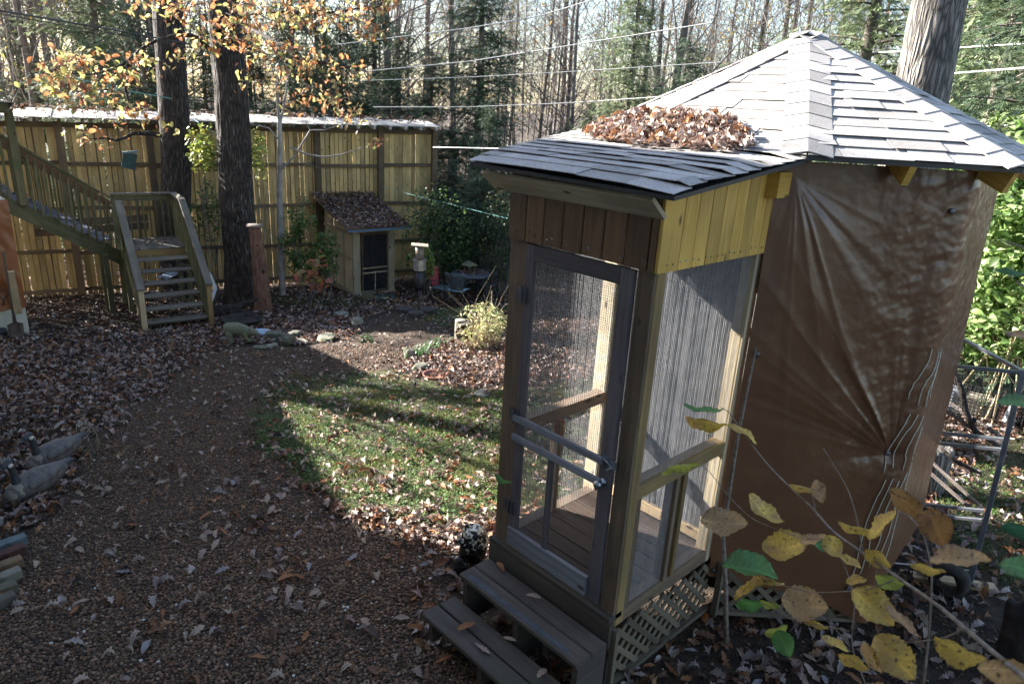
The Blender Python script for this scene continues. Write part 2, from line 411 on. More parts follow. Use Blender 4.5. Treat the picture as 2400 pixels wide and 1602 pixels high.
def tarpmat(name, c1, c2, sheen=.33, cs=2.2):
    m, n, b, o = newmat(name)
    uv = nd(n, 'ShaderNodeUVMap')
    n1 = nd(n, 'ShaderNodeTexNoise', i_Scale=2.5, i_Detail=4., i_Distortion=.4); n.links.new(uv.outputs[0], n1.inputs[0])
    mp = nd(n, 'ShaderNodeMapping'); n.links.new(uv.outputs[0], mp.inputs[0]); mp.inputs['Scale'].default_value = (9, 7, 1); mp.inputs['Rotation'].default_value = (0, 0, .5)
    v = nd(n, 'ShaderNodeTexNoise', i_Scale=1., i_Detail=3., i_Distortion=.6); v.noise_type = 'RIDGED_MULTIFRACTAL'; n.links.new(mp.outputs[0], v.inputs[0])
    # crease grid left from folding
    sep = nd(n, 'ShaderNodeSeparateXYZ'); n.links.new(uv.outputs[0], sep.inputs[0]); lines = []
    for k, per in ((0, .31), (1, .42)):
        a_ = nd(n, 'ShaderNodeMath', operation='PINGPONG'); n.links.new(sep.outputs[k], a_.inputs[0]); a_.inputs[1].default_value = per
        q = nd(n, 'ShaderNodeMath', operation='LESS_THAN'); n.links.new(a_.outputs[0], q.inputs[0]); q.inputs[1].default_value = .004; lines.append(q.outputs[0])
    s1 = nd(n, 'ShaderNodeMath', operation='ADD'); n.links.new(lines[0], s1.inputs[0]); n.links.new(lines[1], s1.inputs[1])
    s2 = nd(n, 'ShaderNodeMath', operation='MULTIPLY_ADD'); n.links.new(s1.outputs[0], s2.inputs[0]); s2.inputs[1].default_value = .3; vm = nd(n, 'ShaderNodeMath', operation='MULTIPLY'); n.links.new(v.outputs[0], vm.inputs[0]); vm.inputs[1].default_value = .16; n.links.new(vm.outputs[0], s2.inputs[2])
    s3 = nd(n, 'ShaderNodeMath', operation='ADD'); n.links.new(s2.outputs[0], s3.inputs[0]); n.links.new(n1.outputs[0], s3.inputs[1])
    n.links.new(ramp(n, n1.outputs[0], [(.3, c1), (.7, c2)]), b.inputs['Base Color'])
    b.inputs['Roughness'].default_value = sheen; b.inputs['Specular IOR Level'].default_value = .65
    bump(n, b, s3.outputs[0], .55, .02); return m
M_tarp = tarpmat('brown tarpaulin', (.135, .060, .030), (.175, .084, .042), .32)
M_tarpo = tarpmat('rust orange tarpaulin', (.24, .085, .03), (.32, .12, .045))
def sheetmat():
    m, n, b, o = newmat('milky plastic sheet')
    tc = nd(n, 'ShaderNodeTexCoord'); mp = nd(n, 'ShaderNodeMapping'); n.links.new(tc.outputs['Object'], mp.inputs[0]); mp.inputs['Scale'].default_value = (5, 5, 1.)
    n1 = nd(n, 'ShaderNodeTexNoise', i_Scale=1., i_Detail=6., i_Distortion=1.); n.links.new(mp.outputs[0], n1.inputs[0])
    n.links.new(ramp(n, n1.outputs[0], [(.35, (.07, .07, .075)), (.6, (.10, .10, .105)), (.71, (.14, .14, .15)), (.75, (.6, .6, .62))]), b.inputs['Base Color'])
    b.inputs['Roughness'].default_value = .5; bump(n, b, n1.outputs[0], .8, .02); return m
M_sheet = sheetmat()
# ground
def groundmat():
    m, n, b, o = newmat('ground cover')
    tc = nd(n, 'ShaderNodeTexCoord'); at = nd(n, 'ShaderNodeAttribute', attribute_name='Col'); sp = nd(n, 'ShaderNodeSeparateColor'); n.links.new(at.outputs['Color'], sp.inputs[0])
    v = nd(n, 'ShaderNodeTexVoronoi', i_Scale=62., i_Randomness=1.); n.links.new(tc.outputs['Object'], v.inputs[0])
    hs = nd(n, 'ShaderNodeSeparateColor'); n.links.new(v.outputs['Color'], hs.inputs[0])
    g = ramp(n, hs.outputs[0], [(0, (.05, .033, .023)), (.35, (.11, .07, .047)), (.7, (.17, .112, .075)), (1., (.28, .215, .16))])
    g = mixc(n, ramp(n, v.outputs['Distance'], [(.25, (0, 0, 0)), (.6, (1, 1, 1))]), g, (.03, .022, .016))
    n1 = nd(n, 'ShaderNodeTexNoise', i_Scale=14., i_Detail=6.); n.links.new(tc.outputs['Object'], n1.inputs[0])
    s = ramp(n, n1.outputs[0], [(.35, (.022, .016, .012)), (.6, (.06, .042, .03)), (.75, (.11, .075, .05))])
    gr = ramp(n, n1.outputs[0], [(.35, (.03, .035, .014)), (.6, (.06, .07, .028)), (.75, (.09, .075, .04))])
    c = mixc(n, sp.outputs[0], s, g); c = mixc(n, sp.outputs[1], c, gr)
    n.links.new(c, b.inputs['Base Color']); b.inputs['Roughness'].default_value = .9; b.inputs['Specular IOR Level'].default_value = .25
    inv = nd(n, 'ShaderNodeMath', operation='SUBTRACT'); inv.inputs[0].default_value = 1.; n.links.new(v.outputs['Distance'], inv.inputs[1])
    hh = nd(n, 'ShaderNodeMath', operation='ADD'); n.links.new(inv.outputs[0], hh.inputs[0]); n.links.new(n1.outputs[0], hh.inputs[1])
    bump(n, b, hh.outputs[0], .9, .012); return m
M_ground = groundmat()
# ------------------------------------------------------------------ ground regions
def poly(px): return np.array([G(x, y)[:2] for x, y in px])
def inpoly(P, x, y):
    x = np.asarray(x); y = np.asarray(y); c = np.zeros(x.shape, bool); n = len(P); j = n - 1
    for i in range(n):
        xi, yi = P[i]; xj, yj = P[j]
        if yi != yj: c ^= ((yi > y) != (yj > y)) & (x < (xj - xi) * (y - yi) / (yj - yi) + xi)
        j = i
    return c
P_grass = poly([(575, 930), (650, 888), (760, 872), (930, 868), (1050, 905), (1180, 920), (1420, 880), (1560, 1000), (1420, 1230), (1165, 1225), (1000, 1232), (830, 1200), (700, 1130), (610, 1050)])
P_grass2 = poly([(930, 722), (1180, 722), (1200, 800), (1060, 765), (960, 745)])
P_grass3 = poly([(560, 692), (860, 700), (850, 722), (600, 715)])
P_grass4 = poly([(2150, 1130), (2420, 1000), (2450, 1420), (2250, 1300)])
P_grav = poly([(-250, 1700), (-200, 1500), (0, 1350), (60, 1230), (180, 1090), (250, 1010), (330, 950), (420, 880), (480, 830), (560, 792), (700, 792), (830, 775), (880, 745), (950, 725), (1060, 740), (1070, 815), (960, 855), (880, 872), (700, 888), (590, 925), (600, 1050), (700, 1150), (830, 1230), (980, 1290), (1040, 1345), (1000, 1440), (1150, 1602), (1200, 1800), (-200, 1800)])
P_pile1 = poly([(-300, 830), (200, 800), (390, 850), (340, 945), (250, 1010), (160, 1090), (60, 1230), (-300, 1350)])
P_pile2 = poly([(480, 690), (600, 715), (850, 722), (880, 762), (800, 792), (700, 806), (560, 806), (470, 770)])
P_pile3 = poly([(945, 845), (1050, 800), (1230, 790), (1230, 925), (1050, 908)])
P_pile4 = poly([(830, 1205), (1165, 1228), (1160, 1335), (1030, 1345), (900, 1262)])
P_pile5 = poly([(1850, 1130), (2420, 830), (2500, 1130), (2250, 1180), (2150, 1240)])
P_dark = poly([(1640, 1420), (2200, 1220), (2450, 1350), (2450, 1700), (1450, 1700), (1440, 1600)])
def masks(x, y):
    jx = x + .6 * (fbm(x * 1.3, y * 1.3, seed=3) - .5) + .3 * (fbm(x * 6, y * 6, seed=5) - .5); jy = y + .6 * (fbm(x * 1.3, y * 1.3, seed=9) - .5) + .3 * (fbm(x * 6, y * 6, seed=6) - .5)
    gv = inpoly(P_grav, jx, jy).astype(float)
    gr = (inpoly(P_grass, jx, jy) | inpoly(P_grass2, jx, jy)).astype(float)
    gr = np.maximum(gr, .55 * inpoly(P_grass3, jx, jy)); gr = np.maximum(gr, .55 * inpoly(P_grass4, jx, jy))
    li = np.full(np.shape(x), .62)
    r = np.hypot(x, y)
    li = np.where(gv > 0, .085, li); li = np.where(gr > 0, .25, li)
    for P, d in ((P_pile1, 1.), (P_pile2, 1.), (P_pile3, 1.), (P_pile4, .8), (P_pile5, .9)): li = np.where(inpoly(P, jx, jy), d, li)
    li = np.where(inpoly(P_dark, jx, jy), .3, li)
    li = np.where(inpoly(P_grass4, jx, jy), .35, li)
    # scattered leaves thicken towards the edges of the gravel
    li = li * (.55 + .9 * fbm(x * .8, y * .8, seed=21))
    return gv, gr, li
def gzn(x, y):
    return gz(x, y) + .05 * (fbm(x * .7, y * .7, seed=31) - .5) * np.clip((np.hypot(x, y) - 4) / 4, 0, 1) + .012 * (fbm(x * 5, y * 5, seed=32) - .5)
def ground():
    xs = np.concatenate([[-450, -250, -140, -90], np.arange(-60, -26, 1.), np.arange(-26, -12, .22), np.arange(-12, 2.5, .09), np.arange(2.5, 12, .5), [20, 40, 90, 200, 450]])
    ys = np.concatenate([[-450, -200, -90, -40, -20], np.arange(-10, -1, 1.), np.arange(-1, 10, .09), np.arange(10, 20, .22), np.arange(20, 60, 1.), [70, 100, 160, 300, 450]])
    X, Y = np.meshgrid(xs, ys, indexing='ij'); Z = gzn(X, Y)
    nx, ny = X.shape; V = np.stack([X, Y, Z], -1).reshape(-1, 3)
    i = np.arange(nx - 1)[:, None] * ny; j = np.arange(ny - 1)[None]
    F = np.stack([i + j, i + ny + j, i + ny + j + 1, i + j + 1], -1).reshape(-1, 4)
    gv, gr, li = masks(V[:, 0], V[:, 1])
    o = mk('ground', V, F, M_ground, col=np.stack([gv, gr, li], -1), smooth=True, loc=(0, 0, 0)); o['kind'] = 'structure'
ground()
# ------------------------------------------------------------------ the house behind the camera (it shades the foreground)
def house():
    t = T('house', 'two storey house behind the viewer with pale siding, its shade covers the foreground', 'house', (-5, -5, 0))
    m_s = noisy('house siding', (.42, .4, .36), (.5, .48, .44), 3., .8, 0)
    m = MB(); m.box((-13.65, -9, -1.8), (9, -.9, 8.2)); m.build('wall', m_s, t)
    V = [(-13.7, -9.4, 8.2), (9.4, -9.4, 8.2), (9.4, -.7, 8.2), (-13.7, -.7, 8.2), (-13.7, -5, 10.4), (9.4, -5, 10.4)]
    mk('roof', np.array(V), [[0, 1, 5, 4], [3, 4, 5, 2], [0, 4, 3], [1, 2, 5], [0, 3, 2, 1]], M_shing, t)
    m = MB()
    for x in (-11, -8, -5, 1): m.box((x, -.9, 4.6), (x + 1, -.87, 6.0))
    gl = noisy('window glass', (.02, .025, .03), (.03, .035, .04), 2., .1, 0)
    for k, x in enumerate((-11, -8, -5, 1)):
        m = MB(); m.box((x, -.898, 4.6), (x + 1, -.86, 6.0)); m.build('window', gl, t)
house()
# ------------------------------------------------------------------ fence
FM = np.array([-18.60, 6.73]); FU = np.array([.2333, .9724]); FN = np.array([.9724, -.2333])   # FN looks at the camera
def fp(s, o, z): p = FM + FU * s + FN * o; return (p[0], p[1], z)
def fence():
    t = T('picket_fence', 'tall yellowish wooden picket fence with narrow roof boards along its top', 'fence', fp(0, 0, -1.8))
    S0, S1 = -7.2, 6.5
    top = lambda s: 2.36 + .012 * (s + 3)
    posts = [-6.6, -4.75, -2.9, -1.05, .95, 3.0, 4.8, 6.46]
    for s in posts:
        m = MB(); m.beam(fp(s, .03, -2.1), fp(s, .03, top(s) + .02), .16, .14, up=(*FN, 0)); m.build('post', M_fpost, t)
    for z in (-1.62, -.68, .39, 1.45, None):
        for a_, b_ in zip(posts[:-1], posts[1:]):
            m = MB(); z0 = (top(a_) - .06 if z is None else z + random.uniform(-.03, .03)); z1 = (top(b_) - .06 if z is None else z + random.uniform(-.03, .03))
            if z is not None and z < 0: z0 -= .012 * a_; z1 -= .012 * b_
            m.beam(fp(a_ + .08, .0, z0), fp(b_ - .08, .0, z1), .045, .12 if z is None else .09, up=(0, 0, 1)); m.build('rail', M_fpost, t)
    s = S0
    k = 0
    bat = MB()
    while s < S1 - .05:
        wd = random.uniform(.098, .108) if s < 4.86 else .128
        gap = random.choice([.010, .012, .012, .016, .022, .028]) if s < 4.8 else .004
        if random.random() < (.8 if s > -1 else .62): bat.beam(fp(s + wd + gap / 2, -.062, -1.6 - .012 * s), fp(s + wd + gap / 2, -.062, top(s) - .12), .05, .012, up=(*FN, 0))
        if s < -1 and random.random() < .25: gap = .035
        for z0, z1 in ((-1.78 - .012 * s, .40), (.405, top(s) - .09)):
            if s < -.5: z0b = z0
            m = MB(); j = random.uniform(-.006, .006); ln = random.uniform(-.008, .008)
            m.beam(fp(s + wd / 2 + j, -.045, z0 + random.uniform(0, .02)), fp(s + wd / 2 + j + ln, -.045, z1), wd, .018, up=(*FN, 0)); m.build('picket', M_fence, t)
        s += wd + gap; k += 1
    o = bat.build('back_battens', M_fpost, t); o['kind'] = 'stuff'
    # narrow roof: rafter tails and bleached boards lying on them
    for s in np.arange(-7., 6.6, .46):
        m = MB(); m.beam(fp(s, -.55, top(s) + .18), fp(s, .42, top(s) + .05), .05, .09, up=(0, 0, 1)); m.build('rafter', M_fpost if s < 3 else M_cap, t)
    s = -7.2
    while s < 6.42:
        wd = random.uniform(.2, .62); j = random.uniform(-.06, .05); zz = random.uniform(-.012, .03)
        m = MB(); m.beam(fp(s + wd / 2, -.62 + j, top(s) + .235 + zz), fp(s + wd / 2, .46 + j if s < 3 else .36, top(s) + .11 + zz * .4), wd - .012, .02, up=(0, 0, 1)); m.build('roof_board', M_cap, t)
        s += wd
fence()
# ------------------------------------------------------------------ stairs
def stairs():
    t = T('wooden_staircase', 'weathered wooden garden staircase with landing, balusters and a side flight rising left', 'staircase', (-15.9, 4.2, -1.4))
    d = _n([-.985, .16, 0]); r = _n([.16, .985, 0])        # up the lower flight, and to its right
    B = np.array([-14.0, 3.80, -1.25]); W = 1.2
    def P(u, v, z): q = B + d * u + r * v; q[2] = z; return q
    for k in range(6):
        z = -1.07 + .18 * k; u = .05 + .305 * k
        for j in (0, 1):
            m = MB(); m.beam(P(u + .07 + j * .145, .03, z - .02), P(u + .07 + j * .145, W - .03, z - .02), .137, .038, up=(0, 0, 1), ch=.006); m.build('tread', M_rail, t)
    for v in (0., W):                                       # stringers
        m = MB(); m.beam(P(.05, v, -1.27), P(1.9, v, -.17), .04, .27, up=(0, 0, 1)); m.build('stringer', M_stair, t)
        m = MB(); m.beam(P(-.02, v, -1.3), P(-.02, v, -.38), .09, .09, up=d, ch=.008); m.build('post', M_pale if v == 0 else M_postY, t)
        m = MB(); m.beam(P(2.0, v, -1.7), P(2.0, v, .98), .09, .09, up=d, ch=.008); m.build('post', M_stair, t)
        m = MB(); m.beam(P(-.1, v, -.375), P(2.02, v, 1.0), .14, .036, up=(0, 0, 1), ch=.006); m.build('handrail', M_rail, t)
        m = MB(); m.beam(P(-.02, v, -.46), P(2.0, v, .86), .035, .085, up=(0, 0, 1)); m.build('rail', M_rail, t)
        for k in range(17):
            u = .09 + k * .113; zb = -1.2 + (u / 2.0) * 1.2 ; zt = -.42 + (u / 2.0) * 1.32
            m = MB(); o = .035 if v == 0 else -.035
            m.beam(P(u, v + o, zb), P(u, v + o, zt), .034, .034, up=d); m.build('baluster', M_stair, t)
    # landing
    LZ = 0.
    for k in range(8):
        m = MB(); v = .02 + k * .147
        m.beam(P(1.92, v + .06, LZ - .015), P(3.2, v + .06, LZ - .015), .138, .03, up=(0, 0, 1), ch=.004); m.build('landing_board', M_rail, t)
    m = MB(); m.beam(P(1.955, 0, LZ - .13), P(1.955, W, LZ - .13), .036, .2, up=(0, 0, 1)); m.build('landing_fascia', M_postY, t)
    m = MB(); m.beam(P(3.2, 0, LZ - .13), P(3.2, W, LZ - .13), .036, .2, up=(0, 0, 1)); m.build('landing_fascia', M_stair, t)
    for v in (-.02, W + .02):
        m = MB(); m.beam(P(1.97, v, LZ - .13), P(3.2, v, LZ - .13), .036, .2, up=(0, 0, 1)); m.build('landing_fascia', M_stair, t)
    for u, v in ((3.1, .0), (3.1, W), (2.1, -.35), (2.35, -.4)):
        m = MB(); zt = .98 if v == W or u == 3.1 else -.1
        m.beam(P(u, v, -1.85), P(u, v, zt), .1, .1, up=d); m.build('post', M_stair, t)
    # rail round the landing: back side and right side
    for (u0, v0), (u1, v1), mat in (((3.1, -.05), (3.1, W + .05), M_stair), ((2.0, W), (3.15, W), M_rail)):
        m = MB(); m.beam(P(u0, v0, 1.0), P(u1, v1, 1.0), .14, .036, up=(0, 0, 1), ch=.006); m.build('handrail', M_rail, t)
        m = MB(); m.beam(P(u0, v0, .90), P(u1, v1, .90), .035, .12, up=(0, 0, 1)); m.build('rail', mat, t)
        L = math.hypot(u1 - u0, v1 - v0); n_ = int(L / .125)
        for k in range(n_):
            f = (k + .7) / n_; u = u0 + (u1 - u0) * f; v = v0 + (v1 - v0) * f
            if v1 == v0: v -= .03
            else: u -= .03
            m = MB(); m.beam(P(u, v, .02), P(u, v, .9), .034, .034, up=d); m.build('baluster', M_stair, t)
    # upper flight to the left (towards -Y)
    X0, X1 = -17.35, -16.35; Y0 = 4.05
    for k in range(7):
        y = Y0 - .1 - .27 * k; z = .18 * (k + 1)
        for j in (0, 1):
            m = MB(); m.beam((X0, y - j * .137, z - .02), (X1 + .03, y - j * .137, z - .02), .13, .036, up=(0, 0, 1), ch=.005); m.build('tread', M_doorb, t)
    for x in (X0, X1):
        m = MB(); m.beam((x, Y0 + .1, -.27), (x, Y0 - 2.1, 1.19), .04, .27, up=(0, 0, 1)); m.build('stringer', M_stair, t)
        m = MB(); m.beam((x, Y0 + .05, 1.0), (x, Y0 - 1.9, 2.42), .13, .036, up=(0, 0, 1), ch=.006); m.build('handrail', M_stair, t)
        m = MB(); m.beam((x, Y0, .88), (x, Y0 - 1.9, 2.28), .036, .13, up=(0, 0, 1)); m.build('rail', M_red, t)
        for k in range(15):
            y = Y0 - .08 - k * .125; zb = (Y0 - y) * .7 - .12
            m = MB(); m.beam((x + .038, y, zb), (x + .038, y, zb + 1.07), .034, .034, up=(0, 1, 0)); m.build('baluster', M_stair, t)
    # end post on the deck
    m = MB(); m.beam((X1 + .03, 2.55, .95), (X1 + .03, 2.55, 2.72), .13, .13, up=(0, 1, 0), ch=.008); m.build('post', M_stair, t)
    for z in (.30, .12):
        m = MB(); m.beam((-17.9, 2.9, z), (-17.9, 5.2, z), .03, .16, up=(0, 0, 1)); m.build('back_board', M_post, t)
stairs()
def deck():
    t = T('roofed_deck', 'corner of a raised wooden deck with dark green roof edge at the left picture border', 'deck', (-16.5, 0, -1.4))
    for k in range(12):
        m = MB(); y = 2.1 - k * .15; m.beam((-18.6, y, 1.33), (-16.2, y, 1.33), .14, .03, up=(0, 0, 1)); m.build('deck_board', M_doorb, t)
    m = MB(); m.beam((-16.22, 2.2, 1.2), (-16.22, -1.2, 1.2), .04, .22, up=(0, 0, 1)); m.build('rim_joist', M_stair, t)
    for y in (1.9, -1.): 
        m = MB(); m.beam((-16.3, y, -1.5), (-16.3, y, 1.1), .1, .1, up=(0, 1, 0)); m.build('post', M_stair, t)
    m = MB(); m.beam((-17.9, 2.35, .9), (-17.9, 2.35, 2.75), .12, .12, up=(0, 1, 0)); m.build('post', M_cap, t)
    m = MB(); m.beam((-18.8, 2.52, 2.82), (-16.05, 2.52, 2.74), .04, .18, up=(0, 0, 1)); m.build('roof_fascia', M_stair, t)
    m = MB(); m.beam((-16.03, 2.5, 2.74), (-16.03, -1.5, 2.74), .04, .18, up=(0, 0, 1)); m.build('roof_fascia', M_stair, t)
    V = [(-21, 2.6, 2.84), (-15.95, 2.6, 2.84), (-15.85, .75, 3.15), (-21, .75, 3.15), (-15.85, -3., 6.5), (-21, -3., 6.5), (-15.85, -8.8, 2.84), (-21, -8.8, 2.84), (-21, 2.5, 2.7), (-15.95, 2.5, 2.7), (-21, -8.7, 2.7), (-15.85, -8.7, 2.7)]  # slopes and ridge past the eave are unseen, shaped to shade gravel and lawn
    mk('roof', np.array(V), [[0, 1, 2, 3], [3, 2, 4, 5], [5, 4, 6, 7], [0, 3, 5, 7], [1, 6, 4, 2], [8, 10, 11, 9], [0, 8, 9, 1], [7, 6, 11, 10]], M_shing, t)
deck()
def tarp_box():
    X = -14.92; Y1 = 2.12; Y0 = .3; zt = 1.27; zb = float(gz(X, Y1)) - .02
    t = T('tarpaulin_shed', 'low shed side hung with an orange brown tarpaulin over a cream board', 'shed', (X - .5, 1.2, zb))
    m = MB(); m.box((X - 1.1, Y0, zb), (X - .03, Y1 - .03, zt - .02)); m.build('frame', M_cream, t)
    # wrinkled sheet
    ns, nz = 60, 70; s = np.linspace(0, 1, ns)[:, None]; q = np.linspace(0, 1, nz)[None]
    top = Y1 - .3 * 0; y = Y1 - .02 - (Y1 - Y0) * s + 0 * q; z = zt - (zt - (zb + .52)) * q + 0 * s
    x = X + .02 + .05 * fbm(s * 9 + q * 4, q * 5, seed=4) + .02 * np.sin(s * 50 + q * 9 + 3 * fbm(s * 3, q * 3)) * q
    V = np.stack([x, y, z], -1).reshape(-1, 3); uv0 = np.stack([y, z], -1).reshape(-1, 2)
    i = np.arange(ns - 1)[:, None] * nz; j = np.arange(nz - 1)[None]; F = np.stack([i + j, i + j + 1, i + nz + j + 1, i + nz + j], -1).reshape(-1, 4)
    mk('tarpaulin', V, F, M_tarpo, t, uv=uv0[F.ravel()], smooth=True)
    m = MB(); m.box((X - .02, Y0, zb), (X + .012, Y1 - .03, zb + .55)); m.build('lower_board', M_cream, t)
tarp_box()
def tools():
    b = G(40, 795); tp = dist(8, 592, 14.55)
    t = T('shovel', 'rusty shovel with long dark handle leaning against the tarpaulin shed', 'shovel', b)
    m = MB(); d = _n(tp - b); m.tube([b + d * .3, b + d * .9, tp], [.02, .018, .02], 8); m.build('handle', M_fpost, t, True)
    sd = _n(np.cross(d, [1, 0, 0])); nr = np.cross(sd, d); V = []; F = []
    for i, (u, w_) in enumerate([(.0, .03), (.05, .09), (.14, .115), (.3, .12), (.33, .03), (.5, .022)]):
        for k in (-1, -.5, 0, .5, 1): V.append(b + d * u + sd * w_ * k + nr * (.03 * (k * k) - .015) + np.array([.03, 0, 0]))
    for i in range(5):
        for k in range(4): F.append([i * 5 + k, i * 5 + k + 1, i * 5 + 6 + k, i * 5 + 5 + k])
    o = mk('blade', np.array(V), F, noisy('rusty steel', (.08, .05, .04), (.16, .12, .1), 10., .6, .3), t, smooth=True); md = o.modifiers.new('s', 'SOLIDIFY'); md.thickness = .004
    b = G(52, 778); tp = dist(24, 636, 14.65)
    m = MB(); m.beam(b, tp, .12, .035, up=(1, 0, 0)); tag(m.build('plank', M_pale), 'pale raw plank leaning on the tarpaulin shed behind the shovel', 'plank')
    b = G(12, 770); tp = dist(9, 700, 14.6)
    t = T('garden_fork', 'small black garden fork with a D grip leaning left of the shovel', 'garden fork', b)
    m = MB(); m.tube([b + (0, 0, .25), tp], .014, 6); m.build('handle', M_iron, t)
    m = MB(); c = tp + np.array([0, 0, .08]); m.tube([tp, tp + (0, -.07, .06), tp + (0, -.07, .14), tp + (0, .07, .14), tp + (0, .07, .06), tp], .011, 6); m.build('grip', M_iron, t)
    m = MB()
    for k in (-1, 0, 1): m.tube([b + (.02, k * .02, .28), b + (.03, k * .07, .18), b + (.04, k * .07, -.02)], .008, 5)
    m.build('tines', M_iron, t)
    p = G(5, 790); V, F = lathe([(.05, 0), (.09, .01), (.1, .1), (.085, .16), (.03, .17)], 14, p); mk('bucket', np.array(V), F, M_bl, smooth=True); 
    tag(bpy.data.objects['bucket'], 'black plastic pot on the ground under the garden fork', 'pot')
tools()
# ------------------------------------------------------------------ coop (small shed)
def coop():
    A = np.array([-15.87, 9.5]); f = _n([.10, 1.]); d = np.array([-f[1], f[0]])     # along the front, and back
    A = A; W, D = 1.2, 1.75; zb = -1.78
    def P(u, v, z): q = A + f * u + d * v; return np.array([q[0], q[1], z])
    t = T('coop_shed', 'small pale board shed with a screened door and leaf covered roof', 'shed', P(.6, .8, zb))
    H, HB = 1.83, 2.2
    # side walls from boards
    def wallb(p0, p1, h0, h1, n_, out, name='wall_board', mat=M_coop, z0=zb):
        for k in range(n_):
            f0, f1 = k / n_, (k + 1) / n_; c = (f0 + f1) / 2; wd = np.linalg.norm(p1 - p0) / n_
            p = p0 + (p1 - p0) * c; m = MB(); m.beam((p[0], p[1], z0), (p[0], p[1], zb + h0 + (h1 - h0) * c), wd - .006, .02, up=(*out, 0)); m.build(name, mat, t)
    wallb(P(0, .05, 0), P(0, D, 0), H, HB, 12, -f); wallb(P(W, .05, 0), P(W, D, 0), H, HB, 12, f)
    wallb(P(0, D, 0), P(W, D, 0), HB, HB, 8, d)
    for z in (.12, 1.02, 1.68):
        m = MB(); m.beam(P(-.03, .02, zb + z), P(-.03, D, zb + z), .03, .08, up=(0, 0, 1)); m.build('batten', M_coop, t)
    for u in (.09, W - .09):                              # front boards each side of the door
        m = MB(); m.beam(P(u, -.01, zb), P(u, -.01, zb + H), .2 if u < .5 else .18, .025, up=(*d, 0)); m.build('front_board', M_coop, t)
    m = MB(); m.beam(P(.0, -.012, zb + H - .06), P(W, -.012, zb + H - .06), .025, .14, up=(0, 0, 1)); m.build('front_board', M_coop, t)
    m = MB(); m.beam(P(-.02, -.03, zb + .04), P(W + .02, -.03, zb + .04), .05, .07, up=(0, 0, 1)); m.build('sill', M_coop, t)
    # door
    u0, u1, z0, z1 = .22, W - .2, zb + .08, zb + H - .15
    m = MB()
    dr = m.box((0, 0, 0), (.001, .001, .001)).build('door', M_coop, t) if False else None
    m = MB(); m.beam(P(u0 + .02, -.03, z0), P(u0 + .02, -.03, z1), .045, .025, up=(*d, 0)); m.beam(P(u1 - .02, -.03, z0), P(u1 - .02, -.03, z1), .045, .025, up=(*d, 0))
    m.beam(P(u0, -.032, z1 - .02), P(u1, -.032, z1 - .02), .025, .045); m.beam(P(u0, -.032, z0 + .03), P(u1, -.032, z0 + .03), .025, .06)
    dr = m.build('door', M_post, t)
    for z in (.62, .75):
        m = MB(); m.beam(P(u0 + .03, -.035, zb + z), P(u1 - .03, -.035, zb + z), .02, .03); o = m.build('crossbar', M_coop, dr)
    m = MB(); m.beam(P((u0 + u1) / 2, -.035, z0), P((u0 + u1) / 2, -.035, zb + .62), .022, .018, up=(*d, 0)); m.build('muntin', M_coop, dr)
    m = MB(); m.tube([P(u1 - .05, -.045, z1 - .04), P(u0 + .05, -.045, zb + 1.0), P(u1 - .05, -.045, z0 + .3)], .004, 5); m.build('brace_wire', M_alu, dr)
    V, F = wires(P(u0 + .04, -.02, z0 + .03), np.array([*f, 0]), np.array([0, 0, 1.]), u1 - u0 - .08, z1 - z0 - .06, .022, .0035); mk('screen', V, F, M_wired, dr)
    m = MB(); m.box(P(W - .16, -.05, zb + 1.25) - .012, P(W - .16, -.05, zb + 1.25) + (.012, .03, .03)); m.build('latch', M_hinge, dr)
    # dark floor and roof sheet with blue edge
    m = MB(); m.beam(P(W / 2, .0, zb + .05), P(W / 2, D, zb + .05), W - .05, .03); m.build('floor', M_step, t)
    rr = MB(); rr.beam(P(W / 2, -.38, zb + H + .01), P(W / 2, D + .25, zb + H + .62), W + .62, .03, up=(0, 0, 1)); ro = rr.build('roof', M_fpost, t)
    m = MB(); m.beam(P(-.31, -.395, zb + H + .0), P(W + .31, -.395, zb + H + .0), .012, .04, up=(0, 0, 1)); m.build('roof_edge', M_blue, ro)
    for u in (-.1, W + .1):
        m = MB(); m.beam(P(u, -.3, zb + H - .02), P(u, D, zb + H + .47), .04, .07, up=(0, 0, 1)); m.build('rafter', M_coop, ro)
    # the leaves on the roof
    n_ = 2600; u = RNG.uniform(-.3, W + .3, n_); v = RNG.uniform(-.36, D + .2, n_)
    p = (A[None] + f[None] * u[:, None] + d[None] * v[:, None]); z = zb + H + .03 + (v + .38) / (D + .63) * .61 + RNG.uniform(0, .06, n_)
    V, F, C = scat(oak_md[0], np.column_stack([p, z]), rots(n_, None, RNG.uniform(-.7, .7, n_), RNG.uniform(-.6, .6, n_)), RNG.uniform(.06, .12, n_), leafcol(n_))
    o = mk('roof_leaves', V, F, M_leaf, col=C); tag(o, 'thick layer of fallen leaves lying on the roof of the small board shed', 'leaves'); o['kind'] = 'stuff'
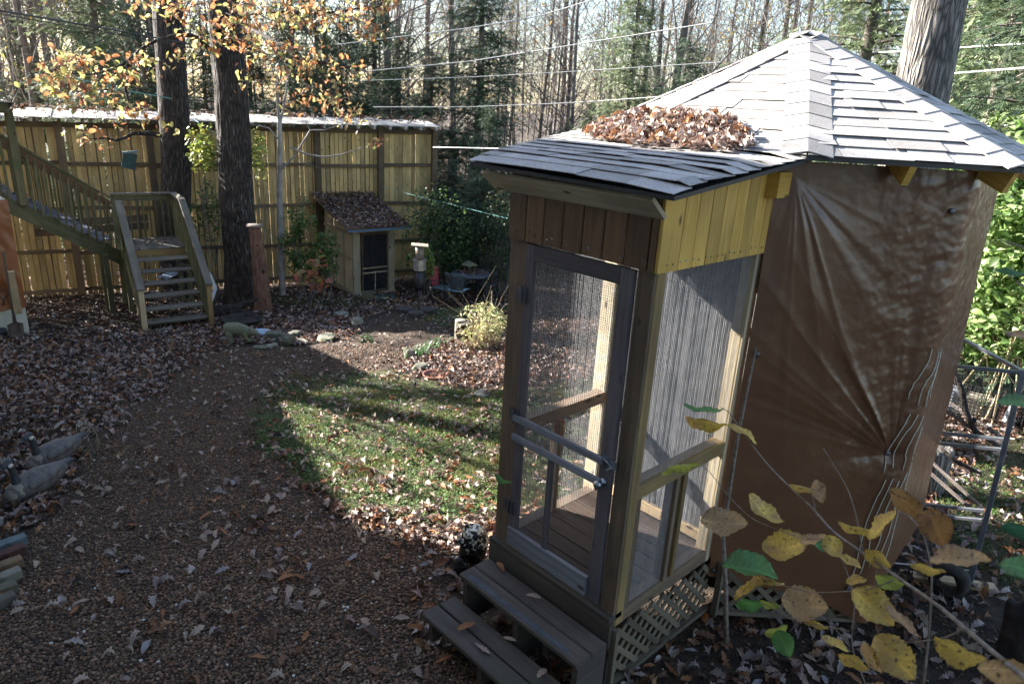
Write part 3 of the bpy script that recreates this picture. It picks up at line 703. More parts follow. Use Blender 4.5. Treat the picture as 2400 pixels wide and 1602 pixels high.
def wires(o, u, v, W, H, sp, r):
    """square wire mesh as thin bars: (V,F)"""
    o = np.array(o, float); u = np.array(u, float); v = np.array(v, float); n_ = np.cross(u, v); Vs = []
    def bars(a_, b_, La, Lb, off):
        k = int(Lb / sp) + 1; q = np.arange(k) * sp
        jit = RNG.normal(0, .0006, k)
        c = o[None] + b_[None] * (q + jit)[:, None] + n_[None] * off
        e_ = [(-r, -r), (r, -r), (r, r), (-r, r)]
        P0 = np.stack([c + b_ * x + n_ * y for x, y in e_], 1); P1 = P0 + a_ * La
        return np.concatenate([P0, P1], 1).reshape(-1, 3), k
    A, ka = bars(u, v, W, H, -r); B, kb = bars(v, u, H, W, r)
    V = np.concatenate([A, B]); k = ka + kb
    f0 = np.array([[0, 1, 5, 4], [1, 2, 6, 5], [2, 3, 7, 6], [3, 0, 4, 7]])
    F = (f0[None] + (np.arange(k) * 8)[:, None, None]).reshape(-1, 4)
    return V, F
LC = np.array([(.40, .33, .29), (.33, .235, .19), (.27, .205, .18), (.25, .115, .055), (.18, .08, .04), (.11, .055, .035), (.07, .045, .035), (.31, .17, .09), (.15, .1, .085)])
LP = np.array([.13, .14, .16, .11, .12, .11, .1, .05, .08])
def leafcol(n_, p=None):
    c = LC[RNG.choice(len(LC), n_, p=p if p is not None else LP)]
    return np.clip(c * RNG.uniform(.75, 1.2, (n_, 1)), 0, 1)
coop()
# ------------------------------------------------------------------ screened garden house with its vestibule
XL, XR, YF, YB, ZF = -2.97, -1.93, 2.84, 3.93, .5
APEX = np.array([-2.5, 5.2, 3.9])
OV = [(-2.98, 3.97), (-1.88, 3.93), (-1.15, 4.68), (-1.27, 5.74), (-2.0, 6.45), (-2.95, 6.5), (-3.65, 5.8), (-3.72, 4.75)]
EV = [(-3.1, 3.75), (-1.71, 3.78), (-.9, 4.6), (-1.02, 5.85), (-1.9, 6.75), (-3.1, 6.8), (-3.95, 5.9), (-4.0, 4.65)]
EV = [np.array([x, y, 3.135]) for x, y in EV]
def clip(poly_, axis, val, keep_less):
    out = []
    for i in range(len(poly_)):
        a_, b_ = poly_[i], poly_[(i + 1) % len(poly_)]
        ia = (a_[axis] <= val) == keep_less; ib = (b_[axis] <= val) == keep_less
        if ia: out.append(a_)
        if ia != ib:
            f = (val - a_[axis]) / (b_[axis] - a_[axis] + 1e-12); out.append(tuple(a_[k] + (b_[k] - a_[k]) * f for k in (0, 1)))
    return out
def lay(poly3, root, expo=.118, tab=.3, name='shingle', t_start=-.012, warp=None, rseed=0):
    P3 = np.array(poly3, float); o = P3[0]; e_ = _n(P3[1] - P3[0]); nrm = None
    nrm = _n(np.cross(e_, P3[2] - P3[0]));
    if nrm[2] < 0: nrm = -nrm
    u = np.cross(nrm, e_)
    if u[2] < 0: u = -u
    P2 = [((p - o).dot(e_), (p - o).dot(u)) for p in P3]
    tmax = max(t for s, t in P2); rr = random.Random(rseed); r = 0; t0 = t_start
    smin = min(s for s, t in P2); smax = max(s for s, t in P2)
    while t0 < tmax:
        s = smin - tab * rr.uniform(.2, 1.)
        while s < smax:
            wd = tab * rr.choice([.7, 1, 1, 1.25])
            pl = list(P2)
            if t_start < 0 and r == 0: pl = [(a_, b_ if b_ > .001 else b_ + t_start) for a_, b_ in pl]
            for ax, v, kl in ((0, s + .0015, False), (0, s + wd - .0015, True), (1, t0, False), (1, t0 + expo + .02, True)):
                pl = clip(pl, ax, v, kl)
                if len(pl) < 3: break
            if len(pl) >= 3:
                w_ = max(a_ for a_, b_ in pl) - min(a_ for a_, b_ in pl); h_ = max(b_ for a_, b_ in pl) - min(b_ for a_, b_ in pl)
                if w_ > .02 and h_ > .015:
                    # split along the slope so that the tab can bend
                    th = .0035; V = []; F = []; lj = rr.choice([0, 0, .001, .0045])
                    def pt(a_, b_, low):
                        l_ = .0085 + lj - .0075 * (b_ - t0) / expo
                        q = o + e_ * a_ + u * b_ + nrm * (l_ - (th if low else 0))
                        if warp is not None: q = warp(q)
                        return q
                    nseg = 2 if warp is not None else 1
                    for k in range(nseg):
                        b0 = t0 + (expo + .02) * k / nseg; b1 = t0 + (expo + .02) * (k + 1) / nseg
                        ps = clip(clip(pl, 1, b0, False), 1, b1, True) if nseg > 1 else pl
                        if len(ps) < 3: continue
                        m_ = len(ps); nn = len(V)
                        V += [pt(a_, b_, 0) for a_, b_ in ps] + [pt(a_, b_, 1) for a_, b_ in ps]
                        F.append([nn + i for i in range(m_)])
                        F.append([nn + m_ + i for i in range(m_)][::-1])
                        for i in range(m_): j = (i + 1) % m_; F.append([nn + i, nn + m_ + i, nn + m_ + j, nn + j])
                    mk(name, np.array(V), F, M_shing, root)
            s += wd
        t0 += expo; r += 1
def enclosure():
    t = T('screened_garden_house', 'octagonal screened garden house with shingled roof, brown tarpaulin and wooden screened entry', 'garden house', (-2.45, 4.2, 0))
    # ---- frame of the entry
    def post(a_, b_, mat, nm='post', root=t, ch=.004):
        m = MB(); m.box(a_, b_, ch); return m.build(nm, mat, root)
    post((XL, YF, .26), (XL + .14, YF + .09, 2.60), M_post); post((XR - .105, YF, .42), (XR - .002, YF + .02, 2.60), M_post)
    post((XR - .09, YF + .021, .42), (XR, YF + .10, 2.60), M_postY)
    post((XR - .09, YB - .08, .42), (XR, YB + .0, 2.95), M_coop); post((XL - .09, YB - .07, .42), (XL + .02, YB + .02, 2.6), M_coop)
    # ---- floor boards
    k = 0; y = YF + .1
    while y < YB:
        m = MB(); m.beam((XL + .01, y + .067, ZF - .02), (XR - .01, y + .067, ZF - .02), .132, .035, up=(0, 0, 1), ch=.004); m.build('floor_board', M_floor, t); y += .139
    # kick boards and sill
    m = MB(); m.beam((XL - .01, YF - .02, ZF - .115), (XR + .01, YF - .02, ZF - .115), .036, .17, up=(0, 0, 1), ch=.004); m.build('kick_board', M_step, t)
    m = MB(); m.beam((XL - .01, YF + .02, ZF - .01), (XR, YF + .02, ZF - .01), .12, .035, up=(0, 0, 1), ch=.004); m.build('sill', M_step, t)
    m = MB(); m.beam((XL - .01, YF - .01, .09), (XR + .01, YF - .01, .09), .03, .2, up=(0, 0, 1)); m.build('kick_board', M_step, t)
    # ---- side screens (right and left): rails and studs
    for x, nm in ((XR - .05, 0), (XL - .01, 1)):
        m = MB(); m.beam((x, YF + .1, 1.285), (x, YB - .05, 1.285), .095, .085, up=(0, 0, 1), ch=.004); m.build('rail', M_postY if nm == 0 else M_post, t)
        m = MB(); m.beam((x, YF + .03, .455), (x, YB, .455), .09, .09, up=(0, 0, 1), ch=.004); m.build('base_rail', M_post, t)
        for yy in ((3.36, 3.44) if nm == 0 else (3.4,)):
            m = MB(); m.beam((x + .005, yy, .5), (x + .005, yy, 1.243), .08, .038, up=(0, 1, 0), ch=.003); m.build('stud', M_postY if yy > 3.4 else M_post, t)
        m = MB(); m.beam((x + .01, YF + .125, .5), (x + .01, YF + .125, 1.243), .07, .045, up=(0, 1, 0), ch=.003); m.build('stud', M_post, t)
    for x in (XR - .03, XL + .03):
        V, F = wires((x, YF + .09, .5), np.array([0, 1., 0]), np.array([0, 0, 1.]), YB - YF - .15, 2.1, .0127, .0007); o = mk('side_screen', V, F, M_wire, t); o['kind'] = 'stuff'
    # ---- back wall: milky sheet behind a wire screen
    ns, nz = 50, 90; s = np.linspace(0, 1, ns)[:, None]; q = np.linspace(0, 1, nz)[None]
    x = XL + .02 + (XR - XL - .1) * s + 0 * q; z = .55 + 2.05 * q + 0 * s; y = YB + .03 + .05 * fbm(s * 7 + 2 * q, q * 3, seed=8) + .015 * np.sin(s * 34 + 5 * fbm(s * 2, q * 3, seed=2))
    V = np.stack([x, y, z], -1).reshape(-1, 3); i = np.arange(ns - 1)[:, None] * nz; j = np.arange(nz - 1)[None]
    mk('plastic_sheet', V, np.stack([i + j, i + nz + j, i + nz + j + 1, i + j + 1], -1).reshape(-1, 4), M_sheet, t, smooth=True)
    V, F = wires((XL + .02, YB - .03, .55), np.array([1., 0, 0]), np.array([0, 0, 1.]), XR - XL - .1, 2.05, .0127, .0009); o = mk('back_screen', V, F, M_wire, t); o['kind'] = 'stuff'
    m = MB(); m.beam((XL, YB - .03, .56), (XR - .09, YB - .03, .56), .04, .07, up=(0, 0, 1)); m.build('rail', M_pale, t)
    # ---- header boards
    x = XL - .005; wd = (XR - XL - .04) / 7.
    for k in range(7):
        m = MB(); m.beam((x + wd / 2, YF - .012, 2.565 + random.uniform(-.004, .004)), (x + wd / 2, YF - .012, 2.93), wd - .006, .022, up=(0, 1, 0), ch=.004); m.build('header_board', M_brown, t); x += wd
    m = MB(); m.beam((XR - .022, YF - .012, 2.563), (XR - .022, YF - .012, 2.93), .036, .022, up=(0, 1, 0), ch=.004); m.build('header_board', M_brown, t)
    m = MB()
    for k in range(8):
        for zz in (2.6, 2.615): xx = XL + .03 + k * .135 + random.uniform(-.01, .06); m.beam((xx, YF - .026, zz + random.uniform(-.01, .02)), (xx, YF - .0225, zz + .001), .007, .007)
    for k in range(9):
        for q in (.02, .07): yy = YF + .03 + k * .118 + q; m.beam((XR + .0225, yy, 2.6 + random.uniform(-.01, .02)), (XR + .026, yy, 2.6), .006, .006)
    o = m.build('nails', M_zinc, t); o['kind'] = 'stuff'
    y = YF - .022; ws = [.175, .125, .12, .12, .12, .115, .11, .105, .1]
    for k, wd in enumerate(ws):
        ztop = 2.96 + max(0, (y + wd - 2.84)) * .15
        m = MB(); m.beam((XR + .012, y + wd / 2, 2.56), (XR + .012, y + wd / 2, ztop), wd - .004, .022, up=(1, 0, 0), ch=.003); m.build('side_board', M_yel, t); y += wd
    y = YF
    while y < YB: m = MB(); m.beam((XL - .012, y + .06, 2.56), (XL - .012, y + .06, 2.98), .118, .02, up=(1, 0, 0)); m.build('side_board', M_brown, t); y += .12
    m = MB(); m.beam((XR + .02, YB + .02, 2.3), (XR + .02, YB + .02, 3.1), .03, .05, up=(1, 0, 0)); m.build('trim', M_yel, t)
    m = MB(); m.beam((XR + .06, YB - .16, 2.96), (XR + .06, YB - .02, 2.96), .07, .14, up=(0, 0, 1)); m.build('rafter_block', M_yel, t)
    m = MB(); m.beam((XL - .1, 2.735, 2.885), (XR + .05, 2.735, 2.885), .155, .022, up=_n([0, -.62, -.78]), ch=.003); m.build('fascia', M_coop, t)
    # ---- door
    D0, D1, Z0, Z1 = -2.82, -2.045, .53, 2.55; yd = YF + .0
    m = MB(); m.beam((D0 + .03, yd, Z0), (D0 + .03, yd, Z1), .065, .032, up=(0, 1, 0), ch=.003); dr = m.build('door', M_door, t)
    def dp(nm, mb, mat=M_door): return mb.build(nm, mat, dr)
    m = MB(); m.beam((D1 - .045, yd - .001, Z0), (D1 - .045, yd - .001, Z1), .085, .032, up=(0, 1, 0), ch=.003); dp('stile', m)
    m = MB(); m.beam((D0 + .064, yd - .002, Z1 - .045), (D1 - .089, yd - .002, Z1 - .045), .03, .09, up=(0, 0, 1), ch=.003); dp('top_rail', m)
    m = MB(); m.beam((D0 + .0, yd - .018, Z0 + .075), (D1 - .089, yd - .018, Z0 + .075), .03, .13, up=(0, 0, 1), ch=.003); dp('bottom_rail', m, M_doorb)
    for z in (1.46, 1.325):
        m = MB(); m.beam((D0 - .005, yd - .03, z), (D1 - .06, yd - .03, z), .024, .042, up=(0, 0, 1), ch=.003); dp('crossbar', m, M_doorb)
    m = MB(); m.beam((-2.5, yd - .012, Z0 + .1), (-2.5, yd - .012, 1.32), .04, .024, up=(0, 1, 0), ch=.003); dp('muntin', m)
    V, F = wires((D0 + .06, yd + .014, Z0 + .1), np.array([1., 0, 0]), np.array([0, 0, 1.]), D1 - D0 - .14, Z1 - Z0 - .18, .0135, .0007)
    o = mk('screen', V, F, M_wired, dr); o['kind'] = 'stuff'
    for z in (2.25, 1.47, .82):
        m = MB(); m.box((D0 - .045, yd - .03, z - .045), (D0 + .03, yd - .02, z + .045)); m.tube([(D0 - .003, yd - .036, z - .05), (D0 - .003, yd - .036, z + .05)], .007, 8); dp('hinge', m, M_hinge)
    m = MB(); V, F = lathe([(.022, 0), (.022, .006), (.009, .01), (.009, .03), (.02, .036), (.026, .05), (.02, .064), (.004, .068)], 16)
    V = [(D1 - .05 + a_, yd - .018 - c_, 1.33 + b_) for a_, b_, c_ in V]; mk('knob', np.array(V), F, M_zinc, dr, smooth=True)
    m = MB(); m.box((D1 - .075, yd - .03, 1.47), (D1 - .02, yd - .018, 1.495)); m.box((D1 - .01, yd - .034, 1.44), (D1 + .035, yd - .022, 1.49)); m.tube([(D1 - .05, yd - .036, 1.48), (D1 - .015, yd - .045, 1.475), (D1 + .01, yd - .038, 1.45), (D1 - .02, yd - .04, 1.425)], .005, 6); dp('latch', m, M_zinc)
    # ---- posts and rafters of the octagon
    for i, (x, y) in enumerate(OV):
        if i in (0, 1): continue
        x += (-2.43 - x) * .085; y += (5.2 - y) * .085; m = MB(); m.beam((x, y, 0), (x, y, 2.98), .09, .09, up=(0, 1, 0)); m.build('post', M_post, t)
    for i in (2, 3):
        d = _n(np.array([*EV[i][:2], 0]) - np.array([*APEX[:2], 0])); m = MB(); p = EV[i] - d * .05; m.beam(p + (0, 0, -.085), p - d * .8 + (0, 0, .24), .04, .13, up=(0, 0, 1)); m.build('rafter', M_yel, t)
    pm = (EV[1] + EV[2]) / 2; d = _n(np.array([*pm[:2], 0]) - np.array([*APEX[:2], 0])); m = MB(); m.beam(pm - d * .03 + (0, 0, -.08), pm - d * .7 + (0, 0, .25), .04, .12, up=(0, 0, 1)); m.build('rafter', M_yel, t)
    for i in (3, 4, 5, 6, 7):
        a_, b_ = np.array([*OV[i], 0]), np.array([*OV[(i + 1) % 8], 0]); u = _n(b_ - a_); L = np.linalg.norm(b_ - a_)
        for z in (.45, 1.3, 2.85): m = MB(); m.beam(a_ + (0, 0, z), b_ + (0, 0, z), .04, .09, up=(0, 0, 1)); m.build('rail', M_post, t)
        V, F = wires(a_ + (0, 0, .4), u, np.array([0, 0, 1.]), L, 2.5, .0254, .0012); o = mk('wall_screen', V, F, M_wire, t); o['kind'] = 'stuff'
        m = MB(); m.beam(a_ + (0, 0, .2), b_ + (0, 0, .2), .02, .4, up=(0, 0, 1)); m.build('skirt', M_latt, t)
    m = MB(); V = [(x, y, .44) for x, y in OV]; mk('floor', np.array(V), [list(range(8))], M_brown, t)
    # ---- lattice strips
    def lattice(p, q, z0, z1, out, n_up):
        p = np.array([*p, 0.]); q = np.array([*q, 0.]); u = _n(q - p); L = np.linalg.norm(q - p); H = z1 - z0; out = np.array([*out, 0.])
        for layer, sg in ((0, 1), (1, -1)):
            s = -H + .02
            while s < L + (0 if sg > 0 else H):
                # strip from (s,z0) rising 45 degrees
                a0, b0 = (s, z0), (s + H * 1., z1)
                if sg < 0: a0, b0 = (s + H, z0), (s, z1)
                pl = [a0, b0]
                (x0, y0), (x1, y1) = pl
                def cl(v0, v1, lim0, lim1):
                    pass
                ts = [0., 1.]; dx = x1 - x0
                t0_, t1_ = 0., 1.
                for lim, sgn in ((0, 1), (L, -1)):
                    # keep sgn*(x-lim)>=0
                    f0 = sgn * (x0 - lim); f1 = sgn * (x1 - lim)
                    if f0 < 0 and f1 < 0: t0_, t1_ = 1., 0.
                    elif f0 < 0: t0_ = max(t0_, f0 / (f0 - f1))
                    elif f1 < 0: t1_ = min(t1_, f0 / (f0 - f1))
                if t1_ - t0_ > .08:
                    A = p + u * (x0 + dx * t0_) + np.array([0, 0, y0 + (y1 - y0) * t0_]) + out * (.006 + layer * .009); B = p + u * (x0 + dx * t1_) + np.array([0, 0, y0 + (y1 - y0) * t1_]) + out * (.006 + layer * .009)
                    m = MB(); m.beam(A, B, .036, .008, up=out); m.build('lattice_strip', M_latt, t)
                s += .118
    lattice((XR + .0, YF + .03), (XR + .0, YB - .02), .03, .415, (1, 0), 0)
    n1 = _n([.75, -.73, 0]); lattice((-1.86, 3.95), (-1.13, 4.70), .02, .34, n1[:2], 0); lattice((-1.13, 4.72), (-1.25, 5.72), .02, .34, (1, .1), 0)
    for a_, b_ in (((XR + .02, YF + .02, .015), (XR + .02, YB, .015)), ((-1.85, 3.94, .015), (-1.12, 4.69, .015)), ((-1.84, 3.92, 0), (-1.84, 3.92, .42)), ((-1.11, 4.69, 0), (-1.11, 4.69, .4)), ((XR + .02, YF + .01, 0), (XR + .02, YF + .01, .42))):
        m = MB(); m.beam(a_, b_, .04, .03, up=(0, 1, 0) if a_[2] == 0 else (0, 0, 1)); m.build('lattice_frame', M_latt, t)
    # ---- the tarpaulin round two sides
    c0 = np.array([-1.925, 3.90]); c1 = np.array([-1.14, 4.66]); c2 = np.array([-1.26, 5.66]); L1 = np.linalg.norm(c1 - c0); L2 = np.linalg.norm(c2 - c1)
    ns, nz = 300, 300; S = np.linspace(0, L1 + L2, ns)[:, None]; Q = np.linspace(0, 1, nz)[None]
    u1 = (c1 - c0) / L1; u2 = (c2 - c1) / L2; m1 = np.array([u1[1], -u1[0]]); m2 = np.array([u2[1], -u2[0]])
    k = 1 / (1 + np.exp(-(S - L1) / .04))
    zb = .30 - .16 * np.clip(S / L1, 0, 1) - .1 * np.exp(-((S - L1) / .25) ** 2) + .25 * np.clip((S - L1) / L2, 0, 1)
    ztop = 3.09 + 0 * S - .42 * np.exp(-((S - L1 - .33) / .1) ** 2) * 0
    Z = zb + (ztop - zb) * Q
    x = np.where(S < L1, c0[0] + u1[0] * S, c1[0] + u2[0] * (S - L1)) + 0 * Q; y = np.where(S < L1, c0[1] + u1[1] * S, c1[1] + u2[1] * (S - L1)) + 0 * Q
    W_ = 27; ker = np.hanning(W_ + 2)[1:-1]; ker /= ker.sum()
    def sm(A_): P_ = np.concatenate([np.repeat(2 * A_[:1], W_ // 2, 0) - A_[W_ // 2:0:-1], A_, 2 * A_[-1:] - A_[-2:-W_ // 2 - 1:-1]]); return np.apply_along_axis(lambda c_: np.convolve(c_, ker, 'valid'), 0, P_)
    x = sm(x); y = sm(y)
    nx = m1[0] * (1 - k) + m2[0] * k; ny = m1[1] * (1 - k) + m2[1] * k; nl = np.hypot(nx, ny); nx = nx / nl + 0 * Q; ny = ny / nl + 0 * Q
    s_ = S + 0 * Q
    D = .015 + .05 * np.exp(-((s_ - L1) / .12) ** 2) * (1 - Q) + .1 * np.clip((s_ - L1) / L2, 0, 1) * (1 - Q) * 1.0
    def vr(a_, sd): return 1 - np.abs(2 * vn(a_, .5 + 0 * a_, 0., sd) - 1)
    # folds fan out from the pin at the right and from the tied upper left corner
    r1 = np.hypot(1.0 - s_, Z - 1.33) + 1e-3; t1 = np.arctan2(Z - 1.33, 1.0 - s_)
    D = D + .06 * (.6 * vr(t1 * 5.2 + .5 * fbm(r1 * 1.5, t1 * 2), 3) + .4 * vr(t1 * 11 + .8 * fbm(r1 * 2, t1 * 3, seed=2), 5)) * np.exp(-((t1 - 1.0) / .62) ** 2) * np.clip(r1 / .22, 0, 1) * np.exp(-r1 / 1.15)
    t1b = np.arctan2(1.33 - Z, 1.0 - s_)
    D = D + .035 * vr(t1b * 4.5 + .5 * fbm(r1 * 2, t1b), 8) * np.exp(-((t1b - 1.0) / .7) ** 2) * np.clip(r1 / .2, 0, 1) * np.exp(-r1 / .8)
    D = D - .02 * np.exp(-(r1 / .05) ** 2)
    r2 = np.hypot(s_ - .1, 3.0 - Z) + 1e-3; t2 = np.arctan2(s_ - .1, 3.0 - Z)
    D = D + .045 * (.65 * vr(t2 * 7 + .6 * fbm(r2 * 1.2, t2 * 2, seed=4), 11) + .35 * vr(t2 * 15 + fbm(r2 * 2, t2 * 3, seed=7), 13)) * np.clip(r2 / .3, 0, 1) * np.exp(-r2 / 1.2) * np.exp(-((t2 - .4) / .5) ** 2)
    rw = np.clip((s_ - .35) / .5, .12, 1) * np.clip((Z - .7) / .6, .25, 1)
    D = D + .013 * (fbm(s_ * 6, Z * 5, seed=11) - .5) * rw + .009 * (1 - np.abs(2 * fbm(s_ * 5 + Z * 1.5, Z * 7 - s_ * 4, seed=15) - 1)) * rw
    D = D + .005 * (1 - np.abs(2 * fbm(s_ * 13 - Z * 4, Z * 12, o=2, seed=25) - 1)) * rw + .003 * (1 - np.abs(2 * fbm(s_ * 22, Z * 18 + s_ * 9, o=2, seed=26) - 1)) * rw
    D = D + .006 * fbm(s_ * 14, Z * 1.6, seed=28) * np.clip((s_ - L1 + .15) / .2, 0, 1)
    x = x + nx * D; y = y + ny * D
    V = np.stack([x, y, Z], -1).reshape(-1, 3); i = np.arange(ns - 1)[:, None] * nz; j = np.arange(nz - 1)[None]; F = np.stack([i + j, i + nz + j, i + nz + j + 1, i + j + 1], -1).reshape(-1, 4)
    uvv = np.stack([s_, Z], -1).reshape(-1, 2)
    tp = mk('tarpaulin', V, F, M_tarp, t, uv=uvv[F.ravel()], smooth=True)
    def onT(s, z, off=.012):
        i_ = int(np.clip(s / (L1 + L2) * (ns - 1), 0, ns - 1)); zz = Z[i_]; j_ = int(np.clip(np.searchsorted(zz, z), 0, nz - 1)); nn = np.array([nx[i_, j_], ny[i_, j_], 0]); return np.array([x[i_, j_], y[i_, j_], zz[j_]]) + nn * off
    for s0, z0 in ((.99, 1.33), (.06, 1.93), (.95, .3), (.03, .35), (1.0, 2.86)):
        p = onT(s0, z0); V, F = lathe([(.008, -.003), (.016, -.003), (.017, .004), (.008, .005)], 12); nn = m1
        V = [p + np.array([u1[0], u1[1], 0]) * a_ + np.array([0, 0, 1]) * b_ + np.array([*m1, 0]) * c_ for a_, b_, c_ in V]; mk('grommet', np.array(V), F, M_hinge, tp, smooth=True)
    # cord strands laced over the corner
    for kk, (so_, z1, z0) in enumerate(((-.03, 2.05, 1.72), (.02, 2.03, 1.68), (.07, 2.0, 1.66), (.11, 2.02, 1.7), (-.07, 1.62, 1.2), (-.03, 1.62, 1.24), (.02, 1.6, 1.22), (.07, 1.5, 1.28), (-.1, 1.15, .3), (-.06, 1.17, .42), (-.02, 1.15, .5), (.02, 1.2, .55), (.07, 1.25, .5))):
        pts = []
        for f in np.linspace(0, 1, 14): pts.append(onT(L1 + so_ - .05 * f + .012 * math.sin(f * 6 + kk * .3) , z1 + (z0 - z1) * f, .007))
        m = MB(); m.tube(pts, .0032, 6); m.build('cord', M_rope, tp, True)
    # ---- roof
    for_deck = MB()
    rf_v = [tuple(APEX)] + [tuple(e_) for e_ in EV]; rf_f = [[0, 1 + i, 1 + (i + 1) % 8] for i in range(8)]
    nb = len(rf_v); rf_v += [(v[0], v[1], v[2] - .025) for v in rf_v]; rf_f += [[nb + k for k in f][::-1] for f in rf_f]
    for i in range(8): a_ = 1 + i; b_ = 1 + (i + 1) % 8; rf_f.append([a_, nb + a_, nb + b_, b_])
    roof = mk('roof', np.array(rf_v) + (0, 0, -.004), rf_f, M_bl, t)
    vp = [(-3.08, 2.6), (-1.72, 2.57), (-1.71, 3.80), (-2.4, 3.9), (-3.45, 3.9), (-3.42, 3.6), (-3.3, 3.4), (-3.17, 3.0)]
    vz = lambda y: 3.02 + .105 * (y - 2.6)
    vest = [np.array([x_, y_, vz(y_)]) for x_, y_ in vp]; vest[1][1] = 2.6; vest[1][2] = vz(2.6)
    def warp(q):
        q = q.copy(); b_ = max(0, 2.9 - q[1]); q[2] -= .28 * b_ * b_ - .05 * math.sin(q[0] * 7) * b_ * b_
        c_ = max(0, q[0] + 1.86); q[2] -= 1.2 * c_ * c_; return q
    vd = [np.array([p[0], p[1], p[2] - .006]) for p in vest]; n8 = len(vd)
    vd = [warp(p) for p in vd]; vd += [p + np.array([0, 0, -.02]) for p in vd]
    mk('roof_deck', np.array(vd), [list(range(n8)), [n8 + i for i in range(n8)][::-1]] + [[i, n8 + i, n8 + (i + 1) % n8, (i + 1) % n8] for i in range(n8)], M_bl, roof)
    # convex pieces of the entry roof
    lay([vest[0], vest[1], vest[2], vest[4], vest[6]], roof, warp=warp, rseed=1)
    lay([EV[0], EV[1], APEX], roof, rseed=2)
    lay([EV[1], EV[2], APEX], roof, rseed=3)
    lay([EV[2], EV[3], APEX], roof, rseed=4, tab=.6)
    lay([EV[7], EV[0], APEX], roof, rseed=5, tab=.5)
    for i in (0, 1, 2, 3, 7):
        p = EV[i]; d = _n(APEX - p); L = np.linalg.norm(APEX - p); h = np.array([d[1], -d[0], 0]); h = _n(h); k0 = 0
        while k0 < L - .05:
            a_ = p + d * k0; b_ = p + d * min(k0 + .2, L); V = []; up = np.array([0, 0, 1.]); sl_ = .17 if i in (0, 1, 2, 7) else .2
            for q, lf in ((a_, .013), (b_, .007)):
                for s1, dz in ((-.13, -.13 * sl_), (0, 0.004), (.13, -.13 * sl_)): V.append(q + h * s1 + up * (lf + dz + .004))
            V += [v - up * .006 for v in V]
            F = [[0, 1, 4, 3], [1, 2, 5, 4], [6, 9, 10, 7], [7, 10, 11, 8], [0, 6, 7, 1], [1, 7, 8, 2], [0, 3, 9, 6], [2, 8, 11, 5]]
            mk('ridge_cap', np.array(V), F, M_shing, roof); k0 += .155
    V, F = lathe([(.14, -.075), (.12, -.04), (.05, .0), (.005, .012)], 8, APEX); mk('peak_cap', np.array(V), F, M_shing, roof)
    return t
enclosure()
def roof_pile():
    n_ = 1150; r = RNG.uniform(0, 1.12, n_) ** .7; th = RNG.uniform(0, 6.283, n_)
    c = np.array([-2.62, 3.72]); x = c[0] + .58 * r * np.cos(th) + .02; y = c[1] + .30 * r * np.sin(th) - .06 * np.cos(th) * r
    hb = np.where(y < 3.76, 3.02 + .105 * (y - 2.6), 3.14 + .53 * (y - 3.76)); z = hb + .03 + RNG.uniform(0, 1, n_) * .055 * np.clip(1 - r, 0, 1) ** .4
    V, F, C = merge([scat(tm, np.column_stack([x, y, z])[k::4], rots(len(x[k::4]), None, RNG.uniform(-.55, .55, len(x[k::4])), RNG.uniform(-.6, .6, len(x[k::4]))), RNG.uniform(.045, .085, len(x[k::4])), 1.25 * leafcol(len(x[k::4]), [.26, .18, .16, .1, .06, .03, .03, .12, .06])) for k, tm in enumerate(oak_hi)])
    o = mk('leaf_pile', V, F, M_leaf, col=C, smooth=True); tag(o, 'heap of dry curled oak leaves lying on the shingled entry roof', 'leaves'); o['kind'] = 'stuff'
roof_pile()
def steps():
    t = T('entry_steps', 'two dark worn wooden steps in front of the screened door', 'steps', (-2.4, 2.5, 0))
    for y, nm in ((2.565, 0), (2.70, 1)):
        m = MB(); m.beam((-2.93, y, .362), (-1.90, y, .362), .128, .036, up=(0, 0, 1), ch=.006); m.build('tread_board', M_step, t)
    for y in (2.29, 2.43):
        m = MB(); m.beam((-2.96, y, .172), (-1.86, y, .172), .128, .036, up=(0, 0, 1), ch=.006); m.build('tread_board', M_step, t)
    for x in (-2.9, -2.42, -1.93):
        m = MB(); m.beam((x, 2.53, .17), (x, 2.78, .17), .038, .34, up=(0, 0, 1)); m.build('riser_support', M_step, t)
        m = MB(); m.beam((x, 2.25, .075), (x, 2.52, .075), .036, .15, up=(0, 0, 1)); m.build('riser_support', M_step, t)
    m = MB(); m.beam((-2.87, 2.535, .3815), (-2.0, 2.535, .3815), .035, .002, up=(0, 0, 1)); m.build('grip_strip', noisy('worn grip strip', (.05, .055, .07), (.08, .085, .1), 20.), t)
steps()
def coil():
    t = T('wire_coil', 'small coil of orange wire hanging on the rail inside the entry', 'wire coil', (-2.9, 3.35, 1.25))
    for k in range(4):
        m = MB(); pts = [(-2.895 + .006 * k, 3.32 + .035 * math.sin(q) + .004 * k, 1.2 + .075 * math.cos(q)) for q in np.linspace(0, 6.283, 16)]; m.tube(pts, .0025, 5); m.build('loop', noisy('orange wire', (.35, .08, .04), (.45, .12, .06), 20., .5, 0) if k == 0 else bpy.data.materials['orange wire'], t)
coil()
def stick():
    b = onZ(1702, 1505, 0.0); m_ = onY(1694, 1250, 3.72); tp = onY(1772, 815, 3.82)
    P = [b, b * .5 + m_ * .5 + (.01, 0, 0), m_, m_ * .45 + tp * .55 + (-.015, .0, 0), tp]; m = MB(); m.tube(P, [.017, .015, .014, .011, .006], 8); o = m.build('stick', M_stick, smooth=True)
    tag(o, 'thin crooked branch leaning upright against the entry beside the brown tarpaulin', 'branch')
stick()
